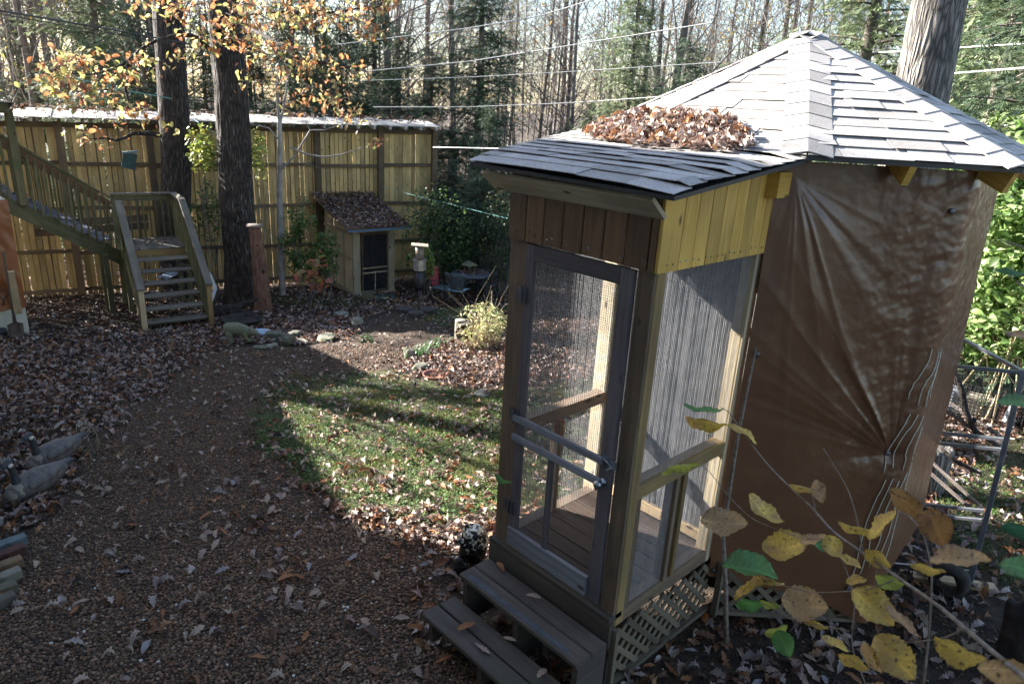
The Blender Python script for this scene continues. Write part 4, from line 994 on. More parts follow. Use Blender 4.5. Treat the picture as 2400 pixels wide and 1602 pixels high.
# ------------------------------------------------------------------ trees
SPR = (np.array([(0, 0, 0), (1, .10, -.02), (.9, .2, .0), (1.1, 0, .0), (1.0, -.1, .02), (.75, -.3, .0), (.85, -.2, .02)]), np.array([(0, 1, 2), (0, 4, 3), (0, 5, 6)]))
def bare_meshes(seed, H, r0, nb, nleaf, lc, lean=.03, low=.22):
    rg = np.random.default_rng(seed); TR = Acc(); CR = Acc()
    tz = np.linspace(0, 1, 14); P = np.stack([np.cumsum(rg.normal(0, lean, 14)) * H * .06, np.cumsum(rg.normal(0, lean, 14)) * H * .06, tz * H], -1); P[0, :2] = 0
    rad = r0 * (1 - tz * .88); rad[0] *= 1.35
    V, F = tube_arr(P, rad, 9); TR.add(V, F)
    ends = []
    def at(t): k = min(int(t * 13), 12); f = t * 13 - k; return P[k] * (1 - f) + P[k + 1] * f
    for b in range(nb):
        t = rg.uniform(low, .98); p = at(t); az = rg.uniform(0, 6.283); el = rg.uniform(.35, 1.15); L = (H * .34) * (1.05 - t) + .9
        d = np.array([math.cos(az) * math.cos(el), math.sin(az) * math.cos(el), math.sin(el)]); rb = r0 * (1 - t * .88) * rg.uniform(.18, .34)
        pts = [p]; dd = d.copy()
        for i in range(5): dd = _n(dd + rg.normal(0, .16, 3) + (0, 0, .07)); pts.append(pts[-1] + dd * L / 5)
        V, F = tube_arr(pts, np.linspace(rb, rb * .25, 6), 5); (TR if b < 5 else CR).add(V, F)
        for s in range(6):
            k = rg.integers(1, 6); q = pts[k]; e_ = _n(dd + rg.normal(0, .75, 3)); l2 = L * rg.uniform(.2, .5); q2 = [q, q + e_ * l2 * .5, q + _n(e_ + rg.normal(0, .3, 3)) * l2]
            V, F = tube_arr(q2, [rb * .3, rb * .2, rb * .07 + .002], 3); CR.add(V, F); ends.append(q2[2])
            for w_ in range(4):
                q3 = q2[rg.integers(1, 3)]; e3 = _n(e_ + rg.normal(0, .9, 3)); l3 = rg.uniform(.3, .9); V, F = tube_arr([q3, q3 + e3 * l3], [.008, .004], 3); CR.add(V, F); ends.append(q3 + e3 * l3)
    tv, tf, _ = TR.get(); cv, cf, _ = CR.get(); E_ = np.array(ends); L = None
    if nleaf:
        pos = E_[rg.integers(0, len(E_), nleaf)] + rg.normal(0, .22, (nleaf, 3)); c = np.array(lc)[rg.integers(0, len(lc), nleaf)] * rg.uniform(.7, 1.25, (nleaf, 1))
        L = scat(lf_lo[0], pos, rots(nleaf, None, rg.uniform(-1.3, 1.3, nleaf), rg.uniform(-1, 1, nleaf)), rg.uniform(.1, .2, nleaf), c)
    return (tv, tf), (cv, cf), L
LY = [(.5, .36, .06), (.55, .42, .12), (.45, .22, .06), (.35, .3, .08)]; LO = [(.5, .2, .06), (.4, .16, .06), (.5, .3, .08)]; LG = [(.25, .3, .08), (.4, .38, .08)]
class Proto: pass
def make_proto(tr, cr, lv, mt, mc, ml, names=('trunk', 'crown', 'foliage')):
    """first tree of a kind: returns a function that places copies sharing its meshes"""
    p = Proto(); p.m = []
    for nm, g, mat in zip(names, (tr, cr, lv), (mt, mc, ml)):
        if g is None: continue
        o = mk(nm, g[0], g[1], mat, col=(g[2] if len(g) > 2 and g[2] is not None else None), loc=(0, 0, 0), local=True, smooth=(nm == 'trunk'))
        p.m.append((nm, o.data)); bpy.data.objects.remove(o)
    return p
def put_tree(p, name, label, cat, loc, rz, s, group, tilt=0.):
    t = T(name, label, cat, loc, group, rz); t.scale = (s, s, s); t.rotation_euler = (tilt, tilt * .6, rz)
    for nm, me in p.m: o = link(nm, me, t)
    return t
def skyline():
    protos = []
    for k, (H, r, nb, nl, lc) in enumerate(((17, .14, 34, 260, LY), (19, .19, 36, 90, LO), (15, .09, 30, 420, LY), (20, .22, 38, 0, LO), (13, .06, 26, 500, LG), (16, .11, 32, 160, LO))):
        a_, b_, c_ = bare_meshes(100 + k, H, r, nb, nl, lc); protos.append(make_proto(a_, b_, c_, M_ctrunk if k in (1, 3) else M_twig, M_twig, M_fol))
    rg = random.Random(5)
    n_ = 0
    words = ['slender', 'tall', 'short', 'straight', 'thin', 'sturdy']; hues = ['few yellow leaves', 'rusty leaves', 'many yellow leaves', 'no leaves', 'green yellow leaves', 'sparse orange leaves']
    marks = [(-200, 'left of the fence start'), (0, 'above the left end of the fence'), (80, 'above the sloping stair handrail'), (160, 'above the leftmost fence post'), (240, 'above the hanging green box'), (320, 'just left of the slimmer oak'), (390, 'behind the slimmer oak'), (450, 'between the two oaks'), (515, 'behind the big oak'), (590, 'just right of the big oak'), (650, 'behind the forked young tree'), (720, 'above the small board shed roof'), (790, 'above the small board shed door'), (860, 'above the last but one fence post'), (940, 'above the last fence bay'), (1020, 'above the fence end post'), (1070, 'left of the middle cedar'), (1130, 'behind the middle cedar'), (1190, 'right of the middle cedar'), (1250, 'left in the bright gap'), (1310, 'in the bright gap centre'), (1370, 'right in the bright gap'), (1430, 'above the lowest left roof slope'), (1520, 'above the lower left roof slope'), (1610, 'above the middle left roof slope'), (1700, 'above the upper left roof slope'), (1790, 'just left of the roof peak'), (1870, 'behind the roof peak'), (1950, 'just right of the roof peak'), (2030, 'left of the pale right trunk'), (2120, 'behind the pale right trunk'), (2210, 'right of the pale trunk'), (2300, 'near the right border'), (2400, 'past the right border')]
    zones = [(-150, 430, 28, 30, 54), (430, 860, 12, 34, 56), (860, 1400, 30, 34, 62), (1400, 1960, 24, 32, 58), (1960, 2560, 11, 30, 50)]
    items = []
    for a_, b_, cnt, d0, d1 in zones:
        for i in range(cnt): items.append((a_ + (b_ - a_) * (i + rg.random()) / cnt, rg.uniform(d0, d1), rg.randrange(6)))
    items.sort(key=lambda q: q[1]); seen = {}
    for px, d, k in items:
        mk_ = [m for x, m in marks if px >= x][-1]; lb = f'{words[k]} bare tree with {hues[k]} {mk_}'; seen[lb] = seen.get(lb, 0) + 1; q = seen[lb]
        if q > 1: lb = ('farther ', 'farthest ', 'remote ')[min(q - 2, 2)] + lb
        put_tree(protos[k], 'bare_tree', lb, 'tree', base(px, d) + (0, 0, -.1), rg.uniform(0, 6.28), rg.uniform(.75, 1.25), 'bare woodland trees', rg.uniform(-.05, .05))
    for i, (x, y, s, k) in enumerate(((-27, -2.2, 1., 3), (-31, 1.2, 1.05, 1), (-36, -1, 1.1, 1))):  # unseen trees, added so that their branches dapple the lawn
        put_tree(protos[k], 'bare_tree', ('first', 'second', 'third', 'fourth', 'fifth', 'sixth')[i] + ' unseen bare tree added outside the left border to dapple the lawn', 'tree', (x, y, float(gz(x, y)) - .1), i * 1.1, s, 'bare woodland trees', .02)
    put_tree(protos[3], 'bare_tree', 'stout bare tree outside the left border whose shadow crosses the lawn', 'tree', (-20.9, -1.0, -1.9), 2., 1.35, 'bare woodland trees', .0)
    # far wood: trunks and brush one cannot tell apart
    A = Acc(); rn = np.random.default_rng(3)
    for i in range(130):
        px = rn.uniform(-500, 2900); d = rn.uniform(52, 95); p = base(px, d); H = rn.uniform(12, 22); l_ = rn.normal(0, .5, 2)
        V, F = tube_arr([p, p + (l_[0] * .5, l_[1] * .5, H * .5), p + (l_[0], l_[1], H)], [rn.uniform(.07, .2), .07, .03], 5); A.add(V, F, rn.uniform(.12, .34) * np.array([1, .9, .85]))  # trunk tones lightened to stand in for haze and sun in the distance
    n2 = 3600; px = rn.uniform(-500, 2900, n2); d = rn.uniform(40, 90, n2); ez = rn.uniform(0, 1, n2) ** .8 * 15
    azs = np.array([ray(x, 250) for x in px]); hh = np.hypot(azs[:, 0], azs[:, 1]); X = azs[:, 0] / hh * d; Y = azs[:, 1] / hh * d
    pos = np.column_stack([X, Y, gz(X, Y) + ez]); tw = (np.array([(0, -.012, 0), (1., 0, 0), (0, .012, 0), (.5, .03, .03)]), np.array([(0, 1, 2), (0, 1, 3)]))
    c = np.where(rn.random((n2, 1)) < .72, np.array([[.3, .27, .25]]), np.array([[.6, .45, .15]])) * rn.uniform(.6, 1.4, (n2, 1))  # twigs coloured paler, putting distant haze and sunlight into the colour
    V2, F2, C2 = scat(tw, pos, rots(n2, None, -rn.uniform(.2, 1.5, n2), rn.uniform(-1, 1, n2)), rn.uniform(.8, 2.2, n2), c)
    o = mk('far_brush', V2, F2, M_ever, col=C2); tag(o, 'grey tangle of twigs and last yellow leaves far back in the wood', 'brush'); o['kind'] = 'stuff'
    n3 = 9000; px = rn.uniform(-300, 2700, n3); d = rn.uniform(23.5, 46, n3); az3 = np.array([ray(x, 250) for x in px]); h3 = np.hypot(az3[:, 0], az3[:, 1]); X = az3[:, 0] / h3 * d; Y = az3[:, 1] / h3 * d
    hm = 2.6 * fbm(X * .25, Y * .25, seed=50) * 1.3; pos = np.column_stack([X, Y, gz(X, Y) + rn.uniform(0, 1, n3) * hm]); c = np.array([(.1, .1, .06), (.07, .09, .05), (.2, .16, .09), (.13, .11, .09)])[rn.integers(0, 4, n3)] * rn.uniform(.6, 1.4, (n3, 1))
    V3, F3, C3 = scat(SPR, pos, rots(n3, None, -rn.uniform(-.2, 1.3, n3), rn.uniform(-1, 1, n3)), rn.uniform(.35, .8, n3), c)
    o = mk('undergrowth', V3, F3, M_ever, col=C3); tag(o, 'dim undergrowth of brush and small evergreens under the wood beyond the fence', 'undergrowth'); o['kind'] = 'stuff'
    V, F, C = A.get(); o = mk('far_wood', V, F, M_ever, col=C); tag(o, 'far thin trunks of the wood massed against the white sky', 'wood'); o['kind'] = 'stuff'
skyline()
def ever_proto(seed, H, R, n, cols):
    rg = np.random.default_rng(seed); A = Acc(); V, F = tube_arr([(0, 0, 0), (.05, .02, H * .5), (0, 0, H)], [H * .016, H * .01, .02], 8); A.add(V, F)
    B = Acc(); pos = []; yaw = []; dr = []; nb = int(H * 11)
    for b in range(nb):
        z = H * (.05 + .93 * (b + rg.random()) / nb); az = rg.uniform(0, 6.283); f = (1 - z / H); L = R * (f ** .75) * rg.uniform(.55, 1.15) + .15
        q = np.linspace(0, 1, 5); dx = L * q; dz = .25 * L * q - .42 * L * q ** 2 * rg.uniform(.3, 1.3)
        P = np.stack([math.cos(az) * dx, math.sin(az) * dx, z + dz], -1); V, F = tube_arr(P, np.linspace(.02 + .01 * L, .006, 5), 4); B.add(V, F)
        k = max(6, int(n / nb * (L / R) * 1.6)); t = rg.uniform(.15, 1.02, k); cl = 0.16 + .12 * L
        pp = np.stack([np.interp(t, q, P[:, i]) for i in range(3)], -1) + rg.normal(0, 1, (k, 3)) * (cl, cl, cl * .45)
        pos.append(pp); yaw.append(az + rg.normal(0, .7, k)); dr.append(rg.uniform(-.2, .9, k))
    pos = np.concatenate(pos); yaw = np.concatenate(yaw); dr = np.concatenate(dr); k = len(pos)
    c = np.array(cols)[rg.integers(0, len(cols), k)] * rg.uniform(.6, 1.3, (k, 1))
    S = scat(SPR, pos, rots(k, yaw, dr, rg.uniform(-.8, .8, k)), rg.uniform(.14, .34, k), c)
    a_ = A.get(); b_ = B.get()
    return make_proto(a_[:2], b_[:2], S, M_ctrunk, M_ctrunk, M_ever, ('trunk', 'branches', 'foliage'))
def evergreens():
    gc = [(.05, .08, .045), (.07, .11, .06), (.04, .065, .045), (.13, .17, .1)]; lg = [(.16, .21, .11), (.26, .31, .17), (.09, .13, .06)]  # the lightest tone of gc paints sunlit spots into the sprays
    P = [ever_proto(1, 13, 2.6, 15000, gc), ever_proto(2, 11, 2.9, 14000, gc), ever_proto(3, 14, 3.2, 17000, lg)]
    L = [(1120, 27, 1.0, 0, 'dark cedar standing in the middle just beyond the fence end'), (935, 31, .82, 1, 'dark cedar behind the right half of the fence'), (1235, 24, .38, 1, 'low dark cedar at the left eave of the shingled roof'),
         (250, 29, .9, 2, 'light green cedar behind the left part of the fence'), (345, 26, .82, 1, 'dark cedar behind the thinner oak trunk'), (690, 27, .8, 0, 'dark cedar behind the orange leaves right of the oak trunk'), (800, 29, .85, 1, 'dense cedar seen between the orange leaves and the cedar in the middle'), (590, 33, .75, 0, 'small dark cedar glimpsed just right of the big oak trunk'),
         (485, 30, .8, 1, 'dark cedar seen between the two oak trunks'), (880, 33, .85, 0, 'dark cedar above the last but one fence post'), (1010, 27, .72, 1, 'dark cedar just above the fence end post'), (745, 36, .9, 0, 'tall far cedar above the small board shed'), (60, 33, .7, 0, 'cedar above the sloping stair handrail'), (1330, 29, .5, 1, 'low cedar at the left of the bright gap behind the porch roof'),
         (1470, 30, .82, 2, 'broad green cedar above the left slope of the shingled roof'), (1600, 27, .78, 1, 'green cedar touching the left slope of the shingled roof'), (1385, 33, .5, 0, 'short cedar between the bright gap and the broad cedar'),
         (2010, 20, .98, 2, 'light green hemlock left of the pale trunk on the right'), (2330, 16, .85, 2, 'bright green hemlock right of the pale trunk'), (2460, 13, .8, 0, 'dark green hemlock at the right picture border'), (2230, 24, .95, 0, 'dark hemlock directly behind the pale trunk'),
         (1060, 20.5, .36, 1, 'low evergreen bough mass right of the last fence post'), (1150, 19.5, .42, 0, 'dark low evergreen beside the screened entry')]
    for i, (px, d, s, k, lb) in enumerate(L): put_tree(P[k], 'evergreen_tree', lb, 'evergreen tree', base(px, d) + (0, 0, -.2), i * 1.3, s, 'evergreens around the yard')
evergreens()
def trunk_mesh(P, r, n=48, amp=.03, seed=1, flare=.5):
    P = np.asarray(P, float); k = len(P) * 14; t = np.linspace(0, 1, k); src = np.linspace(0, 1, len(P)); Q = np.stack([np.interp(t, src, P[:, i]) for i in range(3)], -1); R = np.interp(t, src, r)
    V, F = tube_arr(Q, 1., n); V = V.reshape(k, n, 3); d = V - Q[:, None]; a_ = np.linspace(0, 6.283, n, endpoint=False)[None] + 0 * t[:, None]; z = (Q[:, 2] - Q[0, 2])[:, None] + 0 * a_
    ca, sa = np.cos(a_), np.sin(a_)
    ridge = np.abs(fbm(ca * 7 * R[:, None] / .3, sa * 7 * R[:, None] / .3, z * 1.1, o=3, seed=seed) - .5) * 2
    fl = 1 + flare * np.exp(-z / .35) * (1 + .35 * np.sin(a_ * 5 + seed)); rr = R[:, None] * fl * (1 + .06 * (fbm(ca * 1.5, sa * 1.5, z * .5, seed=seed + 3) - .5)) - amp * (1 - ridge) + amp * .6
    V = Q[:, None] + d * rr[..., None]
    return V.reshape(-1, 3), F
def near_trees():
    # the two oaks; their limbs carry the orange leaves
    b1 = G(572, 712); top = dist(512, -60, 17.4)
    t = T('oak_tree', 'big dark barked oak trunk nearer the stairs with a knot scar and orange leaves', 'oak tree', b1)
    d1 = np.hypot(b1[0], b1[1]); P = [b1 + (0, 0, -.2)] + [dist(x, y, d1) for x, y in ((566, 600), (556, 480), (549, 350), (541, 200), (529, 60), (518, -100))]; P.append(P[-1] + (P[-1] - P[-2]) * 3)
    V, F = trunk_mesh(P, [.42, .385, .375, .36, .35, .34, .33, .2], 64, .035, 1, .3); mk('trunk', V, F, M_bark, t, smooth=True)
    sp = dist(560, 505, d1 - .38); V_, F_ = lathe([(.17, 0), (.15, .03), (.1, .05), (.085, .02), (.0, .0)], 18); fr = _n([sp[0], sp[1], 0]) * -1; sd = np.array([fr[1], -fr[0], 0])
    mk('knot', np.array([sp + sd * a_ * .9 + np.array([0, 0, 1.5]) * b_ * .8 + fr * c_ for a_, b_, c_ in V_]), F_, M_bark, t, smooth=True)
    b2 = base(437, 18.7); b2 = dist(411, 640, 18.7); b2[2] = float(gz(b2[0], b2[1])); d2 = 18.7
    t2 = T('oak_tree', 'slimmer oak trunk behind the stair landing with its left edge lit by the sun', 'oak tree', b2)
    P2 = [b2 + (0, 0, -.2)] + [dist(x, y, d2) for x, y in ((410, 560), (414, 400), (407, 250), (398, 100), (392, 0), (386, -100))]; P2.append(P2[-1] + (P2[-1] - P2[-2]) * 3)
    V, F = trunk_mesh(P2, [.36, .34, .335, .33, .32, .31, .3, .2], 56, .03, 2, .2); mk('trunk', V, F, M_bark, t2, smooth=True)
    # right pale trunk
    d3 = 9.2; P3 = [base(2160, d3) + (0, 0, -.2)] + [dist(x, y, d3) for x, y in ((2138, 330), (2162, 200), (2186, 80), (2203, 0), (2225, -100))]; P3[0][:2] = P3[1][:2] + (P3[1] - P3[2])[:2] * .3; P3.append(P3[-1] + (P3[-1] - P3[-2]) * 4)
    t3 = T('tree', 'pale grey trunk dappled by sun rising behind the right roof slope', 'tree', P3[0])
    V, F = trunk_mesh(P3, [.36, .29, .275, .27, .265, .26, .15], 56, .02, 4, .2); mk('trunk', V, F, M_barkL, t3, smooth=True)
    # orange foliage
    rg = np.random.default_rng(11)
    oc = np.array([(.56, .28, .12), (.6, .43, .2), (.46, .19, .08), (.58, .5, .22), (.36, .36, .12), (.36, .17, .09)])
    def cluster(root, L, limb, d, trunkpt, yel=0.):
        pts = []; tube = Acc(); prev = trunkpt
        for path in limb:
            Q = [dist(x, y, dd) for x, y, dd in path]; 
            if len(Q) > 1:
                tt = np.linspace(0, 1, 12); sr = np.linspace(0, 1, len(Q)); QQ = np.stack([np.interp(tt, sr, np.array(Q)[:, i]) for i in range(3)], -1); QQ += rg.normal(0, .015, QQ.shape)
                V, F = tube_arr(QQ, np.linspace(path_r(path), .008, 12), 6); tube.add(V, F)
        ps = []; cs = []
        for x, y, rx, ry, n_, dd in L:
            c0 = dist(x, y, dd); r = ray(x, y); hd = _n([r[0], r[1], 0]); sd = np.array([hd[1], -hd[0], 0]); m_ = dd / FPX
            nsub = max(2, n_ // 16)
            for s in range(nsub):
                u, v = rg.normal(0, .5, 2); q = c0 + sd * u * rx * m_ + np.array([0, 0, 1]) * v * ry * m_ + hd * rg.normal(0, .45)
                e_ = q - c0 + np.array([0, 0, .1]); s0 = c0 + (q - c0) * .1
                V, F = tube_arr([s0, s0 + e_ * .5 + (0, 0, .06), q], [.007, .005, .003], 4); tube.add(V, F)
                k = 9; a_ = q + rg.normal(0, 1, (k, 3)) * (.14, .14, .09); ps.append(a_); cc = oc[rg.integers(0, 6, k)] * rg.uniform(.7, 1.25, (k, 1))
                if yel: cc = np.where(rg.random((k, 1)) < yel, [[.68, .6, .2]], cc)
                cs.append(cc)
        ps = np.concatenate(ps); cs = np.concatenate(cs); n_ = len(ps)
        parts = []
        for k in range(3):
            q = ps[k::3]; parts.append(scat([oak_md[0], ov_md[0], ov_md[1]][k], q, rots(len(q), None, rg.uniform(.1, 1.3, len(q)), rg.uniform(-.9, .9, len(q))), rg.uniform(.085, .145, len(q)), np.clip(cs[k::3], 0, 1)))
        V, F, C = merge(parts); mk('foliage', V, F, M_fol, root, col=C, smooth=True)
        V, F, _ = tube.get(); mk('limb', V, F, M_bark, root, smooth=True)
    def path_r(path): return path[0][3] if len(path[0]) > 3 else .05
    dd = 14.5
    P_ = lambda *a_: [(x, y, d) for x, y, d in a_]
    cluster(t2, [(430, 20, 85, 30, 130, 13.2), (370, 15, 50, 20, 60, 13.2), (345, 45, 60, 18, 60, 13.6), (200, 165, 90, 26, 190, 13.4), (120, 165, 50, 20, 80, 13.2), (270, 175, 60, 24, 110, 13.8), (165, 215, 60, 26, 130, 13.2), (240, 225, 50, 22, 70, 13.6), (345, 170, 35, 16, 40, 13.9), (475, 90, 45, 28, 80, 14), (420, 120, 35, 22, 45, 14), (330, 255, 20, 10, 14, 13.8), (275, 285, 30, 12, 16, 13.5), (200, 320, 22, 12, 20, 13.3), (265, 330, 30, 12, 22, 13.4), (350, 290, 22, 10, 12, 13.4)],
            [P_((515, 140, 17.2), (480, 100, 15), (440, 80, 14.2), (380, 88, 14), (330, 110, 13.9), (300, 145, 13.8), (240, 175, 13.6), (150, 170, 13.4)), P_((300, 145, 13.8), (298, 200, 13.7), (300, 260, 13.6)), P_((398, 60, 21), (390, 35, 16), (400, 20, 13.4)), P_((380, 320, 13.6), (330, 310, 13.5), (270, 328, 13.4), (200, 322, 13.3))], dd, None, .12)
    cluster(t, [(545, 35, 50, 30, 80, 14.2), (555, 75, 60, 26, 120, 14.1), (590, 95, 50, 30, 90, 14.3), (620, 30, 80, 34, 190, 14.4), (700, 35, 80, 36, 200, 14.5), (780, 35, 80, 34, 190, 14.6), (850, 25, 60, 24, 110, 14.6), (905, 15, 40, 18, 50, 14.8), (640, 110, 60, 34, 110, 14.2), (700, 140, 50, 36, 100, 14.3), (755, 165, 50, 24, 80, 14.3), (800, 178, 40, 12, 36, 14.4), (605, 155, 40, 30, 60, 14.2), (735, 205, 40, 26, 70, 14.2), (775, 235, 45, 22, 80, 14.3), (800, 270, 45, 16, 60, 14.3), (850, 280, 30, 12, 30, 14.3), (700, 250, 30, 14, 26, 14.2), (880, 95, 30, 22, 40, 14.7), (820, 75, 50, 24, 70, 14.6), (870, 335, 34, 10, 34, 14.2), (610, 195, 26, 20, 30, 14.2), (510, 65, 20, 14, 20, 14)],
            [P_((548, 60, 17), (640, 90, 15), (700, 140, 14.4), (760, 200, 14.3), (830, 285, 14.3)), P_((540, 40, 17), (650, 25, 15), (780, 30, 14.6), (900, 15, 14.7)), P_((700, 140, 14.4), (800, 150, 14.5), (860, 170, 14.6)), P_((510, 70, 14), (540, 60, 15), (545, 50, 17))], dd, None, .0)
near_trees()
def sapling():
    D = 17.6; b = dist(662, 690, D); b[2] = float(gz(b[0], b[1]))
    t = T('young_tree', 'slender pale young tree forking in front of the fence beside the coop', 'young tree', b)
    q = lambda L: [dist(x, y, D - o) for x, y, o in L]
    for L, r0, r1 in (([(662, 690, 0), (657, 560, 0), (655, 440, 0), (656, 350, 0), (655, 290, 0)], .085, .055), ([(655, 292, 0), (651, 245, 0), (648, 200, 0), (640, 165, .1), (630, 135, .1)], .035, .01), ([(655, 292, 0), (663, 262, 0), (670, 215, 0), (672, 188, 0), (684, 155, 0)], .035, .008), ([(648, 200, 0), (652, 170, 0), (653, 140, 0)], .02, .006), ([(657, 400, 0), (690, 365, .2), (712, 330, .3), (727, 305, .4), (718, 288, .4)], .03, .01), ([(727, 305, .4), (760, 305, .5), (800, 292, .5), (850, 285, .5)], .015, .005), ([(680, 345, .2), (720, 362, .4), (760, 368, .6), (800, 362, .6), (850, 345, .7)], .025, .007), ([(655, 330, 0), (630, 300, .2), (595, 292, .3), (560, 285, .3)], .02, .006)):
        V, F = tube_arr(q(L), np.linspace(r0, r1, len(L)), 8); mk('trunk' if r0 > .08 else 'branch', V, F, M_twigL, t, smooth=True)
sapling()
def shrub(name, label, cat, c, R, n, cols, size, stems=8, mat=None, tm=None, base_z=None, smat=None, dens=.45, rs=1, group=None):
    rg = np.random.default_rng(rs); c = np.array(c, float); R = np.array(R, float); bz = base_z if base_z is not None else float(gz(c[0], c[1]))
    t = T(name, label, cat, (c[0], c[1], bz), group)
    p = rg.normal(0, 1, (n * 4, 3)); p /= np.linalg.norm(p, axis=1)[:, None]; p *= (rg.uniform(0, 1, (n * 4, 1)) ** .45); q = c + p * R
    f = fbm(q[:, 0] * 2.2, q[:, 1] * 2.2, q[:, 2] * 2.2, seed=rs); q = q[(f > dens) & (q[:, 2] > bz + .02)][:n]; n_ = len(q)
    co = np.array(cols)[rg.integers(0, len(cols), n_)] * rg.uniform(.6, 1.3, (n_, 1))
    V, F, C = scat(tm or ov_md[0], q, rots(n_, None, rg.uniform(-.3, 1.1, n_), rg.uniform(-.9, .9, n_)), rg.uniform(size * .7, size * 1.25, n_), co); mk('foliage', V, F, mat or M_green_l, t, col=C, smooth=True)
    A = Acc()
    for k in range(max(2, stems // 2)):
        e_ = q[rg.integers(0, n_)]; s = np.array([c[0] + rg.normal(0, R[0] * .25), c[1] + rg.normal(0, R[1] * .25), bz]); m_ = (s + e_) / 2 + rg.normal(0, .08, 3); V, F = tube_arr([s, m_, e_], [.014, .01, .004], 5); A.add(V, F)
        for j in range(2): e2 = q[rg.integers(0, n_)]; e2 = m_ + (e2 - m_) * .6; V, F = tube_arr([m_, e2], [.007, .003], 4); A.add(V, F)
    V, F, _ = A.get(); mk('stems', V, F, smat or M_twig, t)
    return t
def at(px, py, d): return dist(px, py, d)
def shrubs():
    g1 = [(.06, .12, .025), (.09, .17, .035), (.14, .2, .04)]; g2 = [(.03, .055, .02), (.045, .08, .028), (.08, .1, .03)]; yg = [(.3, .34, .06), (.2, .28, .06), (.42, .42, .1)]
    br = [(.14, .24, .07), (.26, .38, .12), (.42, .52, .24), (.09, .15, .04)]
    shrub('leafy_vine', 'thin green leafy shrub growing between the fence and the small board shed', 'shrub', at(700, 560, 17.3), (.55, .5, 1.1), 1300, g1, .085, 9, rs=2, dens=.5)
    shrub('leafy_vine', 'green leafy growth against the left side of the small board shed', 'shrub', at(765, 600, 16.9), (.35, .4, .8), 600, g1, .08, 6, rs=3, dens=.5)
    shrub('leafy_vine', 'sunny yellow green twigs on the fence between the two oak trunks', 'shrub', at(478, 350, 17.6), (.35, .4, .75), 420, yg, .1, 6, rs=4, base_z=-1.7)
    shrub('leafy_vine', 'green vine climbing the fence low between the two oak trunks', 'shrub', at(485, 500, 18), (.4, .4, .8), 420, g1, .09, 6, rs=5, base_z=-1.8, dens=.5)
    shrub('leafy_vine', 'yellow green leaves just right of the big oak trunk before the fence', 'shrub', at(600, 370, 17.4), (.3, .3, .7), 300, yg, .09, 5, rs=6, base_z=-1.7)
    shrub('holly_shrub', 'dark glossy bush filling the corner right of the small board shed', 'shrub', at(1075, 560, 19.3), (1.25, 1., 1.15), 5200, g2, .07, 14, rs=7, dens=.4)
    shrub('holly_shrub', 'dark bush touching the left post of the screened entry', 'shrub', at(1180, 545, 18.2), (.75, .7, 1.3), 2600, g2, .065, 10, rs=8, dens=.44)
    shrub('leafy_shrub', 'loose green shrub in front of the last fence bay above the shed corner', 'shrub', at(1020, 540, 18.3), (1.2, .8, 1.2), 1700, g1 + g2, .085, 12, rs=9, dens=.48)
    shrub('leafy_shrub', 'low green bush behind the bird feeder pole', 'shrub', at(985, 625, 16.2), (.35, .35, .5), 420, g1 + yg[:1], .08, 7, rs=10, dens=.45)
    t = shrub('orange_leaved_sapling', 'tiny sapling with large salmon coloured leaves before the small board shed', 'sapling', at(735, 640, 15.4), (.4, .4, .5), 46, [(.5, .16, .1), (.4, .2, .1), (.3, .33, .1)], .2, 4, rs=12, dens=.3, mat=M_fol)
    shrub('twiggy_bush', 'grey twiggy leafless bush behind the chairs right of the table', 'bush', at(1165, 590, 18.6), (.9, .7, .9), 200, yg + g2, .06, 46, rs=13, dens=.4)
    # sunlit plant with dry stalks
    c = at(1128, 790, 12.4); c[2] = float(gz(c[0], c[1])) + .38
    t = shrub('garden_plant', 'sunlit yellowing plant with arching dry stalks beside the entry post', 'plant', c, (.55, .5, .44), 420, [(.6, .6, .3), (.62, .5, .28), (.4, .5, .2)], .13, 26, rs=14, dens=.42, tm=leaf_t([0, .3, .6, 1], [.01, .12, .1, 0], .4, .3), mat=M_fol, smat=M_stalk)
    A = Acc(); rg = np.random.default_rng(4)
    for k in range(60):
        s = c + rg.normal(0, .16, 3); s[2] = c[2] - .4; e_ = c + rg.normal(0, .4, 3) + (0, 0, .15); V, F = tube_arr([s, (s + e_) / 2 + (0, 0, .2), e_], [.005, .004, .003], 4); A.add(V, F)
    V, F, _ = A.get(); mk('dry_stalks', V, F, M_stalk, t)
    # bright hedge to the right behind the house
    for i, (px, py, d, rx, rz, lb) in enumerate(((2330, 520, 13, 1.5, 1.6, 'upper bright green hedge bush seen right of the tarpaulin under the eave'), (2350, 680, 12, 1.3, 1.1, 'sunlit leafy bush with pale canes right of the tarpaulin'), (2270, 640, 14, 1.0, 1.3, 'sunlit bush right beside the tarpaulin edge'), (2440, 560, 11, 1.2, 1.6, 'bright bush at the right picture border'))):
        shrub('garden_bush', lb, 'bush', at(px, py, d), (rx, rx, rz), 3800, br, .13, 16, rs=20 + i, dens=.42, smat=M_stalk, mat=M_fol, group='bright bushes right of the house')
    t = T('cane_stand', 'pale dry upright canes at the foot of the bright bushes', 'canes', G(2340, 800)); A = Acc()
    for k in range(46):
        b = G(rg.uniform(2220, 2440), rg.uniform(760, 835)); V, F = tube_arr([b, b + (rg.normal(0, .1), rg.normal(0, .1), .6), b + (rg.normal(0, .25), rg.normal(0, .25), rg.uniform(.9, 1.7))], [.016, .013, .008], 5); A.add(V, F)
    V, F, _ = A.get(); o = mk('canes', V, F, M_stalk, t); o['kind'] = 'stuff'
shrubs()
